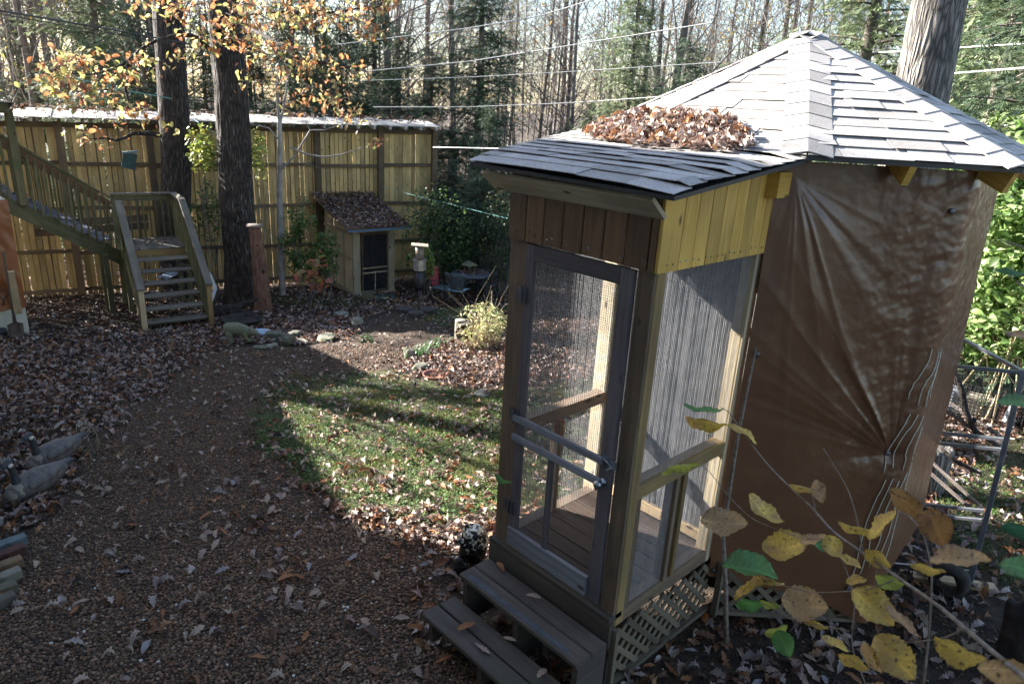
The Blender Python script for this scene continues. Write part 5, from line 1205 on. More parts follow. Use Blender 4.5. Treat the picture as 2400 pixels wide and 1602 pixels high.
# ------------------------------------------------------------------ smaller things
def blob(root, name, mat, items, sub=2, loc=None, noise=.0, seed=0):
    """a body grown from joints: items = list of chains [(point, radius)...] merged through a skin-like voxel remesh"""
    bm_v = []; bm_f = []; n = 0
    for ch in items:
        for i in range(len(ch) - 1):
            p, r = np.array(ch[i][0], float), ch[i][1]; q, s = np.array(ch[i + 1][0], float), ch[i + 1][1]
            k = max(3, int(np.linalg.norm(q - p) / (min(r, s) * .35)) + 1)
            P = [p + (q - p) * f for f in np.linspace(0, 1, k)]; R = [r + (s - r) * f for f in np.linspace(0, 1, k)]
            d = _n(q - p); P = [P[0] - d * R[0] * .8] + [P[0] - d * R[0] * .5] + P + [P[-1] + d * R[-1] * .5] + [P[-1] + d * R[-1] * .8]; R = [R[0] * .55, R[0] * .86] + R + [R[-1] * .86, R[-1] * .55]
            V, F = tube_arr(P, R, 14); m = len(V); kk = len(P)
            bm_v.append(V); bm_f += [[n + x for x in f] for f in F.tolist()]; bm_f.append([n + x for x in range(14)][::-1]); bm_f.append([n + m - 14 + x for x in range(14)]); n += m
    V = np.concatenate(bm_v); o = mk(name, V, bm_f, mat, root, loc=loc)
    md = o.modifiers.new('r', 'REMESH'); md.mode = 'VOXEL'; md.voxel_size = min(r for ch in items for _, r in ch) * .3; md.use_smooth_shade = True
    ms = o.modifiers.new('s', 'SMOOTH'); ms.iterations = sub * 2; ms.factor = .6
    if noise:
        tx = bpy.data.textures.new('n', 'CLOUDS'); tx.noise_scale = noise * 3; dm = o.modifiers.new('d', 'DISPLACE'); dm.texture = tx; dm.strength = noise; dm.mid_level = .5
    return o
def patmat(name, stops, scale, rough=.6, coord='Object'):
    return noisy(name, stops[0], stops[1], scale, rough, .4, .01, c3=stops[2] if len(stops) > 2 else None)
def geese():
    mg = noisy('goose grey brown back', (.07, .065, .065), (.13, .115, .105), 20., .7, .5, .006, stretch=(1, 1, 1)); mh = plain('goose black neck', (.035, .04, .045), .55); mw = noisy('goose chin white', (.5, .48, .45), (.62, .6, .56), 10.); mb = noisy('goose pale breast', (.12, .11, .1), (.3, .26, .2), 6., .7)
    for (bx, by), (tx, ty), lb, hd in (((42, 1180), (140, 1140), 'grey goose decoy nearest the bricks with its neck upright', (22, 1075)), ((88, 1108), (182, 1072), 'grey goose decoy behind the other one with leaves against its side', (72, 1010))):
        b = G(bx, by); tl = G(tx, ty); d = tl - b; L = np.linalg.norm(d[:2]); d = _n([d[0], d[1], 0]); s = np.array([d[1], -d[0], 0]); z = np.array([0, 0, 1.]); L = .62
        t = T('goose_decoy', lb, 'goose decoy', b, 'goose decoys on the ground')
        P = lambda u, v, h: b + d * u * .92 + s * v + z * h
        blob(t, 'body', mg, [[(P(.02, 0, .11), .1), (P(.14, 0, .13), .125), (P(.28, 0, .135), .125), (P(.42, 0, .145), .09), (P(.54, 0, .17), .045)]])
        blob(t, 'breast', mb, [[(P(-.01, 0, .1), .092), (P(.04, 0, .12), .108)]])
        blob(t, 'tail', mh, [[(P(.5, .02, .178), .03), (P(.6, .02, .19), .018)], [(P(.5, -.02, .178), .03), (P(.6, -.02, .19), .018)]])
        hh = .44
        blob(t, 'neck', mh, [[(P(.03, 0, .17), .046), (P(.02, 0, .28), .031), (P(.0, 0, .37), .03), (P(-.02, 0, hh - .035), .034)]])
        hd_ = blob(t, 'head', mh, [[(P(-.015, 0, hh - .02), .038), (P(-.06, 0, hh - .03), .032)], [(P(-.06, 0, hh - .035), .024), (P(-.12, 0, hh - .055), .014)]])
        for q in (-1, 1):
            V, F = lathe([(.001, -.003), (.026, -.002), (.022, .004), (.002, .007)], 10); V = [P(-.02 + a_, q * (.035 + c_ * .6), hh - .035 + b_ * .8) for a_, b_, c_ in V]; mk('cheek_patch', np.array(V), F, mw, hd_, smooth=True)
            blob(t, 'wing', mg, [[(P(.1, q * .085, .16), .045), (P(.3, q * .08, .175), .05), (P(.48, q * .03, .185), .022)]])
geese()
def bear():
    b = G(562, 803); z = np.array([0, 0, 1.]); d = _n([.25, .95, 0]); d = _n(G(640, 800) - G(560, 800)); d[2] = 0; s = np.array([-d[1], d[0], 0]); P = lambda u, v, h: b + d * u + s * v + z * h; k = 1.0
    Q = lambda u, v, h: P(u * k, v * k, h * k)
    t = T('bear_statue', 'mossy concrete bear statue bending over a fish beside the pale blue bowl', 'bear statue', b)
    blob(t, 'body', M_conc, [[(Q(-.17, 0, .27), .115), (Q(-.05, 0, .27), .12), (Q(.08, 0, .25), .1), (Q(.17, 0, .22), .08)], [(Q(.17, 0, .23), .075), (Q(.27, 0, .2), .06), (Q(.34, 0, .165), .032)],
                             [(Q(-.18, .07, .2), .065), (Q(-.2, .08, .1), .045), (Q(-.17, .08, .03), .045)], [(Q(-.16, -.07, .2), .065), (Q(-.16, -.08, .1), .045), (Q(-.13, -.08, .03), .045)],
                             [(Q(.07, .06, .2), .05), (Q(.09, .07, .1), .035), (Q(.12, .06, .06), .035)], [(Q(.1, -.06, .2), .05), (Q(.14, -.07, .1), .035), (Q(.17, -.06, .06), .035)],
                             [(Q(.2, .055, .27), .022), (Q(.2, .055, .29), .018)], [(Q(.2, -.055, .27), .022), (Q(.2, -.055, .29), .018)]], noise=.012)
    blob(t, 'fish', M_conc, [[(Q(.08, -.0, .02), .04), (Q(.17, .0, .045), .05), (Q(.25, .02, .04), .03)], [(Q(.12, .0, .07), .03), (Q(.2, .0, .075), .035)]])
    m = MB(); c = G(612, 790); V, F = lathe([(.13, 0), (.17, .1), (.185, .115), (.178, .118), (.16, .1), (.12, .02)], 26, c); F = F[:-1]; F.append([5 * 26 + i for i in range(26)]); tag(mk('bowl', np.array(V), F, M_bowl, smooth=True, loc=c), 'pale blue enamel bowl behind the bear statue', 'bowl')
    c = G(568, 764); V, F = lathe([(.33, 0), (.38, .16), (.4, .17), (.385, .175), (.33, .1)], 30, c); tag(mk('tub', np.array(V), F, M_oldlog, smooth=True, loc=c), 'wide low black tub full of leaves at the foot of the oak', 'tub')
bear()
def rock(name, px, py, w_, h_, mat, label, seed, dz=0., dep=.8, group=None, cat='stone', yaw=0.):
    c = G(px, py); d = np.hypot(c[0], c[1]); rg = np.random.default_rng(seed); V = []; n1, n2 = 12, 7
    for i in range(n2):
        ph = math.pi * i / (n2 - 1)
        for j in range(n1):
            th = 6.283 * j / n1; v = np.array([math.cos(th) * math.sin(ph), math.sin(th) * math.sin(ph), math.cos(ph)]); v = np.sign(v) * np.abs(v) ** .5; k = 1 + .45 * (float(vn(v[0] * 1.6 + seed, v[1] * 1.6, v[2] * 1.6)) - .5); v = v * k
            V.append(v * (w_ * .42, w_ * .42 * dep, h_ * .42))
    hd = _n([c[0], c[1], 0]); sd = np.array([hd[1], -hd[0], 0]); ca, sa = math.cos(yaw), math.sin(yaw)
    V = [c + sd * (v[0] * ca - v[1] * sa) + hd * (v[0] * sa + v[1] * ca) + np.array([0, 0, v[2] + h_ * .36 + dz]) for v in V]; F = []
    for i in range(n2 - 1):
        for j in range(n1): k = (j + 1) % n1; F.append([i * n1 + j, (i + 1) * n1 + j, (i + 1) * n1 + k, i * n1 + k])
    o = mk(name, np.array(V), F, mat, loc=c); tag(o, label, cat, group); return o
def stones():
    for i, (x, y, w_, h_, mt, lb) in enumerate(((642, 795, .42, .22, M_stone, 'grey green block stone just right of the bowl'), (690, 790, .34, .16, M_stone, 'dark mossy stone second right of the bowl'), (675, 806, .24, .22, M_stone, 'upright dark stone in front of the mossy one'), (765, 795, .5, .1, M_stone, 'long flat greenish slab at the right end of the stone edging'),
        (705, 803, .32, .07, M_stoneL, 'pale thin splinter of stone lying left of the long slab'), (635, 802, .2, .07, M_stone, 'small flat green stone under the block stone'), (610, 815, .3, .05, M_stone, 'flat green stone in front of the bear statue'), (637, 812, .22, .06, M_stoneL, 'small pale triangular stone left of the upright one'),
        (800, 741, .36, .14, M_stoneL, 'sunlit pale flat stone at the far end of the edging'), (838, 765, .36, .24, M_stoneL, 'rounded pale stone where path and leaf pile meet'), (535, 785, .28, .12, M_stone, 'green stone tucked behind the bear statue'), (525, 762, .42, .06, M_stone, 'wide flat stone left of the black tub'), (530, 797, .26, .07, M_stone, 'low grey stone left of the bear statue'),
        (960, 838, .22, .2, M_stoneL, 'pale pointed stone by the daffodil leaves'), (985, 868, .34, .14, M_stone, 'grey stone half buried in leaves beside the grass'), (1130, 925, .34, .06, M_stoneL, 'flat pale stone at the grass corner next to the entry'))):
        rock('stone', x, y, w_, h_, mt, lb, i + 3, group='stones edging the beds', dep=.7, yaw=i * .5)
    c = G(1020, 882); V, F = lathe([(.17, 0), (.2, .03), (.2, .05), (.18, .05), (.16, .02)], 20, c); tag(mk('clay_saucer', np.array(V), F, noisy('terracotta', (.25, .1, .07), (.33, .15, .1), 9.), smooth=True, loc=c), 'round terracotta saucer half covered by leaves', 'saucer')
stones()
def log_post():
    b = G(618, 732); D = np.hypot(b[0], b[1]); P = [dist(618, 738, D), dist(612, 660, D), dist(606, 600, D), dist(600, 560, D), dist(597, 532, D)]; P[0][2] = b[2] - .1
    t = T('hollow_log', 'reddish cedar log with holes standing against the big oak', 'log', b)
    V, F = trunk_mesh(P, [.19, .165, .15, .135, .13], 30, .02, 9, .12); mk('trunk', V, F, M_rawbark, t, smooth=True)
    V, F = lathe([(.16, 0), (.18, .03), (.15, .06), (.02, .07)], 14, P[-1]); mk('cap', np.array(V), F, M_stick, t, smooth=True)
    for x, y, r in ((617, 636, .035), (603, 575, .02), (606, 612, .015)):
        c = dist(x, y, D - .155); hd = _n([c[0], c[1], 0]); sd = np.array([hd[1], -hd[0], 0]); V, F = lathe([(r, 0), (r, .012), (.001, .013)], 12); mk('hole', np.array([c + sd * a_ + np.array([0, 0, 1.3]) * b_ - hd * c_ for a_, b_, c_ in V]), F, M_oldlog, t)
    # rotten root piece
    c = G(540, 742); t = T('rotten_log', 'black rotten hollow log lying at the foot of the big oak', 'log', c); z = np.array([0, 0, 1.]); hd = _n([c[0], c[1], 0]); sd = np.array([hd[1], -hd[0], 0]); P = lambda u, h, v=0: c + sd * u + z * h + hd * v
    blob(t, 'wood', M_oldlog, [[(P(-.4, .08), .1), (P(-.15, .13), .12), (P(.1, .18), .1), (P(.38, .3), .06), (P(.55, .36), .035)], [(P(.05, .1, -.1), .07), (P(.3, .08, -.1), .08), (P(.5, .05, -.1), .04)], [(P(-.3, .2), .05), (P(-.2, .26), .04)]], noise=.05)
log_post()
def yard():
    # bird feeder on a pole with baffle and three log rounds
    c = G(982, 730); t = T('bird_feeder', 'bird feeder on a pole with stovepipe baffle and hexagonal tray', 'bird feeder', c); D = np.hypot(c[0], c[1]); q = lambda y: dist(982, y, D)[2] - c[2]
    m = MB(); m.tube([c, c + (0, 0, 1.35)], .02, 10); m.build('pole', M_alu, t, True)
    V, F = lathe([(.085, q(678)), (.095, q(668)), (.1, q(632))], 24, c); mk('baffle', np.array(V), F, M_iron, t, smooth=True)
    V, F = lathe([(.15, q(632)), (.15, q(610)), (.17, q(609)), (.17, q(607)), (.15, q(607))], 8, c); mk('tray', np.array(V), F, M_tinc, t)
    V, F = lathe([(.10, q(606)), (.095, q(577))], 22, c); mk('seed_tube', np.array(V), F, noisy('fogged acrylic tube', (.2, .15, .12), (.33, .27, .23), 9., .3), t, smooth=True)
    m = MB(); hd = _n([c[0], c[1], 0]); m.beam(c + np.array([hd[1], -hd[0], 0]) * -.19 + (0, 0, q(573)), c + np.array([hd[1], -hd[0], 0]) * .19 + (0, 0, q(575)), .3, .02, up=(0, 0, 1)); m.build('roof', M_coop, t)
    for i, (x, y, r, lb) in enumerate(((951, 734, .19, 'left'), (975, 744, .18, 'front'), (1003, 735, .2, 'right'))):
        cc = G(x, y); t2 = T('log_round', f'{lb}most of the three grey log rounds round the foot of the bird feeder' if lb != 'front' else 'middle log round in front of the bird feeder pole', 'log round', cc, 'log rounds at the feeder')
        V, F = lathe([(r, -.02), (r * 1.01, .13)], 20, cc); V = np.array(V); a_ = np.arctan2(V[:, 1] - cc[1], V[:, 0] - cc[0]); kk = 1 + .04 * np.sin(a_ * 7 + i); V[:, 0] = cc[0] + (V[:, 0] - cc[0]) * kk; V[:, 1] = cc[1] + (V[:, 1] - cc[1]) * kk
        mk('bark', V, F, M_rawbark if i == 9 else M_logcut, t2); V, F = lathe([(r * .93, .13), (r * .9, .136)], 20, cc); mk('cut_face', np.array(V), F, M_logcut, t2)
    # planter and mat
    c = G(862, 702); hd = _n([c[0], c[1], 0]); sd = np.array([hd[1], -hd[0], 0]); V = []
    for z, k in ((0, .8), (.17, 1), (.2, 1.04), (.2, .9), (.12, .85)):
        for a_, b_ in ((-1, -1), (1, -1), (1, 1), (-1, 1)): V.append(c + sd * a_ * .16 * k + hd * b_ * .1 * k + (0, 0, z))
    F = [[i * 4 + j, i * 4 + (j + 1) % 4, i * 4 + 4 + (j + 1) % 4, i * 4 + 4 + j] for i in range(4) for j in range(4)] + [[3, 2, 1, 0], [16, 17, 18, 19]]
    tag(mk('planter', np.array(V), F, M_conc, loc=c), 'small mossy stone trough in front of the screened shed door', 'planter')
    c = G(905, 699); m = MB(); m.beam(c + sd * -.28 + (0, 0, .03), c + sd * .24 + (0, 0, .03), .5, .012, up=(0, 0, 1)); tag(m.build('door_mat', M_green), 'faded green mat on the ground right of the stone trough', 'mat')
    # patio chairs and table
    def shell(name, label, px, py, face, mat, seatm, s=1.):
        c = G(px, py); t = T(name, label, 'chair', c); f = _n([math.cos(face), math.sin(face), 0]); r = np.array([f[1], -f[0], 0]); z = np.array([0, 0, 1.]); P = lambda u, v, h: c + (f * u + r * v + z * h) * s
        V = []; F = []; nu, nv = 9, 9
        for j in range(nv):
            h = j / (nv - 1)
            for i in range(nu):
                u = i / (nu - 1) * 2 - 1; wd = .2 + .06 * h - .03 * math.cos(h * 3); top = .44 + .40 * h + (.035 * abs(math.cos(u * 4.2)) if j == nv - 1 else 0)
                V.append(P(-.22 - .12 * h + .06 * u * u, u * wd, top))
        for j in range(nv - 1):
            for i in range(nu - 1): a_ = j * nu + i; F.append([a_, a_ + 1, a_ + nu + 1, a_ + nu])
        o = mk('backrest', np.array(V), F, mat, t, smooth=True); md = o.modifiers.new('s', 'SOLIDIFY'); md.thickness = .012
        V = []; F = []
        for j in range(6):
            for i in range(7): u = i / 6 * 2 - 1; g = j / 5; V.append(P(-.24 + .46 * g, u * (.2 + .03 * g), .42 - .02 * (1 - u * u) - .03 * (g > .9)))
        for j in range(5):
            for i in range(6): a_ = j * 7 + i; F.append([a_, a_ + 7, a_ + 8, a_ + 1])
        o = mk('seat', np.array(V), F, seatm, t, smooth=True); md = o.modifiers.new('s', 'SOLIDIFY'); md.thickness = .015
        for q in (-1, 1):
            m = MB(); m.tube([P(-.25, q * .24, .62), P(.1, q * .27, .64), P(.2, q * .27, .6), P(.22, q * .26, .3), P(.22, q * .25, .03), P(.1, q * .25, .015), P(-.3, q * .25, .015)], .013, 8); m.build('arm_frame', M_iron, t, True)
            m = MB(); m.tube([P(-.2, q * .2, .42), P(-.3, q * .22, .02)], .011, 6); m.build('leg', M_iron, t, True)
    cdir = lambda px: math.atan2(*(ray(px, 250)[[1, 0]]))
    shell('patio_chair', 'faded red shell back metal chair left of the round table', 1035, 712, cdir(1035) + math.pi + 1.1, M_red_p, M_blp, 1.02)
    shell('patio_chair', 'blue grey shell back metal chair seen from behind before the round table', 1074, 716, cdir(1070) - .35, M_blp, M_seat, 1.02)
    c = G(1102, 703); t = T('round_table', 'round metal garden table with leaves lying on its top', 'table', c); V, F = lathe([(.5, .69), (.52, .70), (.52, .72), (.5, .725)], 32, c); mk('tabletop', np.array(V), F, M_blp, t, smooth=False)
    for k in range(4):
        a_ = k * 1.571 + .4; m = MB(); m.tube([c + (.38 * math.cos(a_), .38 * math.sin(a_), .69), c + (.3 * math.cos(a_), .3 * math.sin(a_), .3), c + (.4 * math.cos(a_), .4 * math.sin(a_), 0)], .012, 6); m.build('leg', M_iron, t, True)
    n_ = 90; r = .42 * RNG.random(n_) ** .5; th = RNG.uniform(0, 6.28, n_); V, F, C = scat(oak_md[0], c + np.column_stack([r * np.cos(th), r * np.sin(th), .74 + RNG.uniform(0, .03, n_)]), rots(n_, None, RNG.uniform(-.5, .5, n_), RNG.uniform(-.5, .5, n_)), RNG.uniform(.07, .11, n_), leafcol(n_)); o = mk('table_leaves', V, F, M_leaf, col=C); tag(o, 'fallen leaves scattered on the round garden table', 'leaves'); o['kind'] = 'stuff'
    cc = c + np.array([-.08, .0, .725]); t = T('bird_house', 'little house shaped feeder with mossy roof standing on the round table', 'bird house', cc)
    m = MB(); m.box(cc + (-.11, -.11, 0), cc + (.11, .11, .03)); m.build('base', M_post, t)
    for a_, b_ in ((-1, -1), (1, -1), (1, 1), (-1, 1)): m = MB(); m.box(cc + (a_ * .09 - .012, b_ * .09 - .012, .03), cc + (a_ * .09 + .012, b_ * .09 + .012, .22)); m.build('post', M_post, t)
    V = [cc + (a_, b_, z) for a_, b_, z in ((-.16, -.17, .2), (.16, -.17, .2), (.16, .17, .2), (-.16, .17, .2), (-.1, 0, .3), (.1, 0, .3))]; mk('roof', np.array(V), [[0, 1, 5, 4], [2, 3, 4, 5], [0, 4, 3], [1, 2, 5], [0, 3, 2, 1]], M_conc, t)
    # wire chair
    c = G(1140, 702); t = T('wire_chair', 'blue grey wire garden chair right of the round table', 'chair', c)
    for k, h in enumerate((.72, .76)): 
        m = MB(); m.tube([c + ((.27 - .02 * k) * math.cos(a_), (.27 - .02 * k) * math.sin(a_), h) for a_ in np.linspace(0, 5.2, 22)], .011, 6); m.build('hoop', M_blp, t, True)
    m = MB(); m.tube([c + (.24 * math.cos(a_), .24 * math.sin(a_), .42) for a_ in np.linspace(0, 6.283, 22)], .011, 6); m.build('seat_ring', M_blp, t, True)
    m = MB()
    for a_ in np.linspace(0, 5.2, 26): m.tube([c + (.24 * math.cos(a_), .24 * math.sin(a_), .42), c + (.27 * math.cos(a_), .27 * math.sin(a_), .74)], .003, 4)
    for k in np.linspace(-.22, .22, 12): h = math.sqrt(max(0, .24 ** 2 - k * k)); m.tube([c + (k, -h, .42), c + (k, h, .42)], .003, 4)
    o = m.build('wire_mesh', M_blp, t); 
    for k in range(4): a_ = k * 1.571 + .8; m = MB(); m.tube([c + (.22 * math.cos(a_), .22 * math.sin(a_), .42), c + (.27 * math.cos(a_), .27 * math.sin(a_), 0)], .011, 6); m.build('leg', M_blp, t, True)
    # stump post and black planter by the sunlit plant
    c = G(1078, 792); V, F = lathe([(.11, 0), (.105, .36), (.1, .38), (.07, .385)], 16, c); tag(mk('stump', np.array(V), F, M_stoneL, loc=c), 'short sunlit wooden stump behind the dark planter', 'stump')
    c = G(1092, 800); z = np.array([0, 0, 1.]); t = T('hollow_planter', 'dark hollow wooden planter lying beside the sunlit plant', 'planter', c); hd = _n([c[0], c[1], 0]); sd = np.array([hd[1], -hd[0], 0])
    V, F = lathe([(.2, -.3), (.21, .0), (.165, .0), (.15, -.2)], 18); mk('shell', np.array([c + sd * a_ + z * (b_ * .8 + .17) - hd * c_ for a_, b_, c_ in V]), F, M_oldlog, t, smooth=False)
    # daffodil leaves
    for k, (x, y) in enumerate(((990, 832), (1010, 820), (1030, 808), (975, 838), (860, 800))):
        c = G(x, y); n_ = 26; pos = c + np.column_stack([RNG.normal(0, .09, n_), RNG.normal(0, .09, n_), RNG.uniform(.04, .09, n_)]); V, F, C = scat(leaf_t([0, .5, 1], [.06, .07, .01], .3, .1), pos, rots(n_, None, -RNG.uniform(.5, 1.4, n_)), RNG.uniform(.14, .25, n_), np.array([(.07, .15, .05)]) * RNG.uniform(.7, 1.4, (n_, 1)))
        tag(mk('leaf_tuft', V, F, M_green_l, col=C), ('first', 'second', 'third', 'fourth', 'small')[k] + ' tuft of strap shaped green leaves along the gravel, counted from the planter' if k < 4 else 'small green tuft beside the rounded pale stone', 'plant', 'tufts of strap leaves')
    # hanging green box
    c = dist(303, 376, 13.3); t = T('hanging_box', 'dark green box hanging on a line in front of the fence', 'feeder box', c - (0, 0, .12)); m = MB(); hd = _n([c[0], c[1], 0]); sd = np.array([hd[1], -hd[0], 0]); ax = _n(sd * .25 + np.array([0, 0, 1.])); m.beam(c - ax * .13, c + ax * .12, .2, .14, up=hd); m.build('body', M_green, t)
    m = MB(); m.beam(c + ax * .125 - sd * .12, c + ax * .15 + sd * .1, .17, .03, up=ax); m.build('lid', noisy('grey green lid', (.12, .17, .16), (.18, .24, .23), 8.), t)
    m = MB(); m.tube([c + ax * .13, dist(288, 330, 13.3), dist(275, 305, 13.35)], .004, 4); m.build('hanger', M_cabled, t)
    # wicker tray
    c = G(212, 1050); t = T('wicker_fan', 'weathered woven wicker fan leaning in the leaves behind the goose decoys', 'wicker fan', c); hd = _n([c[0], c[1], 0]); sd = np.array([hd[1], -hd[0], 0]); b0 = G(222, 1062); tp = dist(186, 992, np.hypot(b0[0], b0[1])+.1)
    ax = tp - b0; wv = sd * .17 + np.array([0, 0, .12]) - hd * .05; m = MB()
    for k in range(9):
        f = k / 8; m.tube([b0 + ax * f - wv * math.sin(math.pi * (f * .8 + .1)) * .5, b0 + ax * (f * .98) + hd * .02, b0 + ax * f + wv * math.sin(math.pi * (f * .8 + .1)) * .5], .006, 5)
    m.tube([b0 + ax * f + wv * math.sin(math.pi * (f * .8 + .1)) * .5 for f in np.linspace(0, 1, 10)], .008, 5); m.tube([b0 + ax * f - wv * math.sin(math.pi * (f * .8 + .1)) * .5 for f in np.linspace(0, 1, 10)], .008, 5); m.tube([b0, tp], .007, 5)
    m.build('weave', noisy('grey wicker', (.13, .12, .08), (.22, .2, .14), 30.), t)
    # bricks and blocks at the left border
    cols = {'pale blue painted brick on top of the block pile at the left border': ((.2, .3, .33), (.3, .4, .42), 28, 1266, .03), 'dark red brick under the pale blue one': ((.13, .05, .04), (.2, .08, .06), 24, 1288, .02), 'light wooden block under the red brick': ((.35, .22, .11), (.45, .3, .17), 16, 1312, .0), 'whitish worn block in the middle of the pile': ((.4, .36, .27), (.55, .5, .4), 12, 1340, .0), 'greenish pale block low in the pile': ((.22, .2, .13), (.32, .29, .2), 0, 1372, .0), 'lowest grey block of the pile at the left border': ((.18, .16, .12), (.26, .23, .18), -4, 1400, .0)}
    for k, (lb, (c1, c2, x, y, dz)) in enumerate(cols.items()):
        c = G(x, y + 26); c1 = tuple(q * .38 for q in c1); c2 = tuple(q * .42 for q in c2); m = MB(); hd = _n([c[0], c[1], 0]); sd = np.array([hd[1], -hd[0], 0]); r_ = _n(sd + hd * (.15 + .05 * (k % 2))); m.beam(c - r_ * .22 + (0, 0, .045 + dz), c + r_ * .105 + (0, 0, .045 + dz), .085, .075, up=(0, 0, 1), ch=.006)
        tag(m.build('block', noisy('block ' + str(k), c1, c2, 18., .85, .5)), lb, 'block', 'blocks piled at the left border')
yard()
def statue():
    c = G(1098, 1330); hd = _n([c[0], c[1], 0]); sd = np.array([hd[1], -hd[0], 0]); z = np.array([0, 0, 1.]); P = lambda u, h, v=0: c + sd * u + z * h + hd * v
    m, n, b, o = newmat('glossy black with flaked white'); tc = nd(n, 'ShaderNodeTexCoord'); n1 = nd(n, 'ShaderNodeTexNoise', i_Scale=34., i_Detail=4.); n.links.new(tc.outputs['Object'], n1.inputs[0]); n2 = nd(n, 'ShaderNodeTexNoise', i_Scale=7., i_Detail=3.); n.links.new(tc.outputs['Object'], n2.inputs[0])
    sp = nd(n, 'ShaderNodeSeparateXYZ'); n.links.new(tc.outputs['Object'], sp.inputs[0]); mr = nd(n, 'ShaderNodeMapRange'); mr.inputs[1].default_value = .12; mr.inputs[2].default_value = .36; mr.inputs[3].default_value = -.08; mr.inputs[4].default_value = .12; n.links.new(sp.outputs[2], mr.inputs[0])
    ad = nd(n, 'ShaderNodeMath', operation='ADD'); n.links.new(n1.outputs[0], ad.inputs[0]); n.links.new(mr.outputs[0], ad.inputs[1])
    n.links.new(ramp(n, ad.outputs[0], [(.60, (.008, .008, .01)), (.64, (.6, .58, .5))]), b.inputs['Base Color']); b.inputs['Roughness'].default_value = .3; bump(n, b, n1.outputs[0], .4, .01)
    t = T('animal_statue', 'glossy black animal statue flaked with white paint beside the entry steps', 'statue', c)
    blob(t, 'head', m, [[(P(.04, .24), .115), (P(.035, .29), .105)], [(P(-.03, .27, -.02), .06), (P(-.075, .265, -.03), .035)], [(P(.02, .1, .03), .1), (P(.04, .2), .11)], [(P(-.02, .37, 0), .022), (P(-.025, .385, 0), .016)]], noise=.022)
    blob(t, 'paw', m, [[(P(-.07, .14, -.1), .05), (P(-.085, .09, -.12), .05), (P(-.07, .0, -.1), .05)], [(P(-.03, .1, -.1), .05), (P(-.02, .02, -.08), .06)]], noise=.012)
statue()
def right_side():
    b = G(2268, 1385); hd = _n([b[0], b[1], 0])
    def on(px, py, back=0.):
        r = ray(px, py); q = b + hd * back; k = q[:2].dot(hd[:2]) / r[:2].dot(hd[:2]); return CAMP + r * k
    t = T('metal_frame', 'dull metal tube cage frame with wire panels right of the tarpaulin', 'metal frame', b)
    def bar(p, q, w_=.032, nm='bar'): m = MB(); m.beam(p, q, w_, w_, up=(0, 0, 1) if abs(_n(q - p)[2]) < .9 else hd, ch=.003); m.build(nm, M_alu, t)
    bar(on(2268, 1385), on(2400, 866), .036, 'post')
    L0 = 2060
    for (x0, y0, x1, y1) in ((2140, 848, 2398, 873), (2120, 1005, 2354, 1029), (2110, 1029, 2349, 1053), (2060, 1170, 2306, 1196), (2060, 1193, 2302, 1218), (2040, 1316, 2272, 1339)): bar(on(x0, y0), on(x1, y1), .026)
    bar(on(2398, 871), on(2235, 782, 1.1), .028); bar(on(2235, 782, 1.1), on(2120, 775, 1.1), .028); bar(on(2203, 1262), on(2235, 1300), .02); bar(on(2235, 782, 1.1), on(2150, 1180, 1.1), .028)
    for (x0, y0, x1, y1) in ((2205, 930, 2350, 1026), (2200, 950, 2345, 1048), (2170, 1070, 2300, 1188), (2160, 1090, 2292, 1206)):
        m = MB(); m.tube([on(x0, y0, .5), on(x1, y1, .03)], .016, 7); m.build('strut', M_ctrunk, t, True)
    p0 = on(2140, 1005); p1 = on(2354, 1027); u = _n(p1 - p0); V, F = wires(p0, u, _n(on(2398, 873) - p1), np.linalg.norm(p1 - p0), .52, .026, .0012); o = mk('wire_panel', V, F, M_wired, t); o['kind'] = 'stuff'
    m = MB(); m.tube([on(2228, 860, .2), on(2255, 915, .2), on(2262, 960, .2), on(2290, 1020, .2)], [.02, .024, .022, .02], 8); tag(m.build('branch', M_oldlog, smooth=True), 'dark bent branch standing inside the metal frame', 'branch')
    m = MB(); m.tube([on(2205, 1050, .4), on(2240, 1080, .4), on(2300, 1110, .5)], [.016, .018, .012], 8); tag(m.build('branch', M_oldlog, smooth=True), 'dark fallen branch below the middle bars of the metal frame', 'branch')
    # wire crate with things inside
    c = G(2270, 985); z = np.array([0, 0, 1.]); sd = np.array([hd[1], -hd[0], 0]); t = T('wire_crate', 'rounded wire crate with faded pieces inside beyond the metal frame', 'crate', c)
    W_, H_ = 1.25, .5
    V, F = wires(c - sd * W_ / 2, sd, z, W_, H_, .05, .003); mk('wire_front', V, F, M_wired, t)
    V, F = wires(c - sd * W_ / 2 + hd * .5, sd, z, W_, H_, .05, .003); mk('wire_back', V, F, M_wired, t)
    for q in (-1, 1): V, F = wires(c + sd * q * W_ / 2, hd, z, .5, H_, .05, .003); mk('wire_end', V, F, M_wired, t)
    for k, (u, w2, h2, col) in enumerate(((-.35, .35, .34, (.3, .33, .4)), (.0, .45, .3, (.42, .38, .3)), (.4, .2, .32, (.25, .12, .09)))):
        m = MB(); m.beam(c + sd * (u - w2 / 2) + hd * .25 + z * h2 / 2, c + sd * (u + w2 / 2) + hd * .25 + z * h2 / 2, .3, h2, up=z, ch=.02); m.build('packed_piece', noisy('packed piece %d' % k, tuple(x * .6 for x in col), col, 6.), t)
    m = MB(); m.beam(c + sd * .38 + z * .12 - hd * .02, c + sd * .42 + z * .38 - hd * .02, .05, .02, up=hd); m.build('white_tag', M_white, t)
    # pale log stump, board, ring, black stump
    c = G(2160, 1150); V, F = lathe([(.2, -.1), (.19, .5), (.17, .53)], 20, c); tag(mk('stump', np.array(V), F, M_barkL, smooth=False, loc=c), 'sunlit pale stump partly hidden by the tarpaulin edge', 'stump')
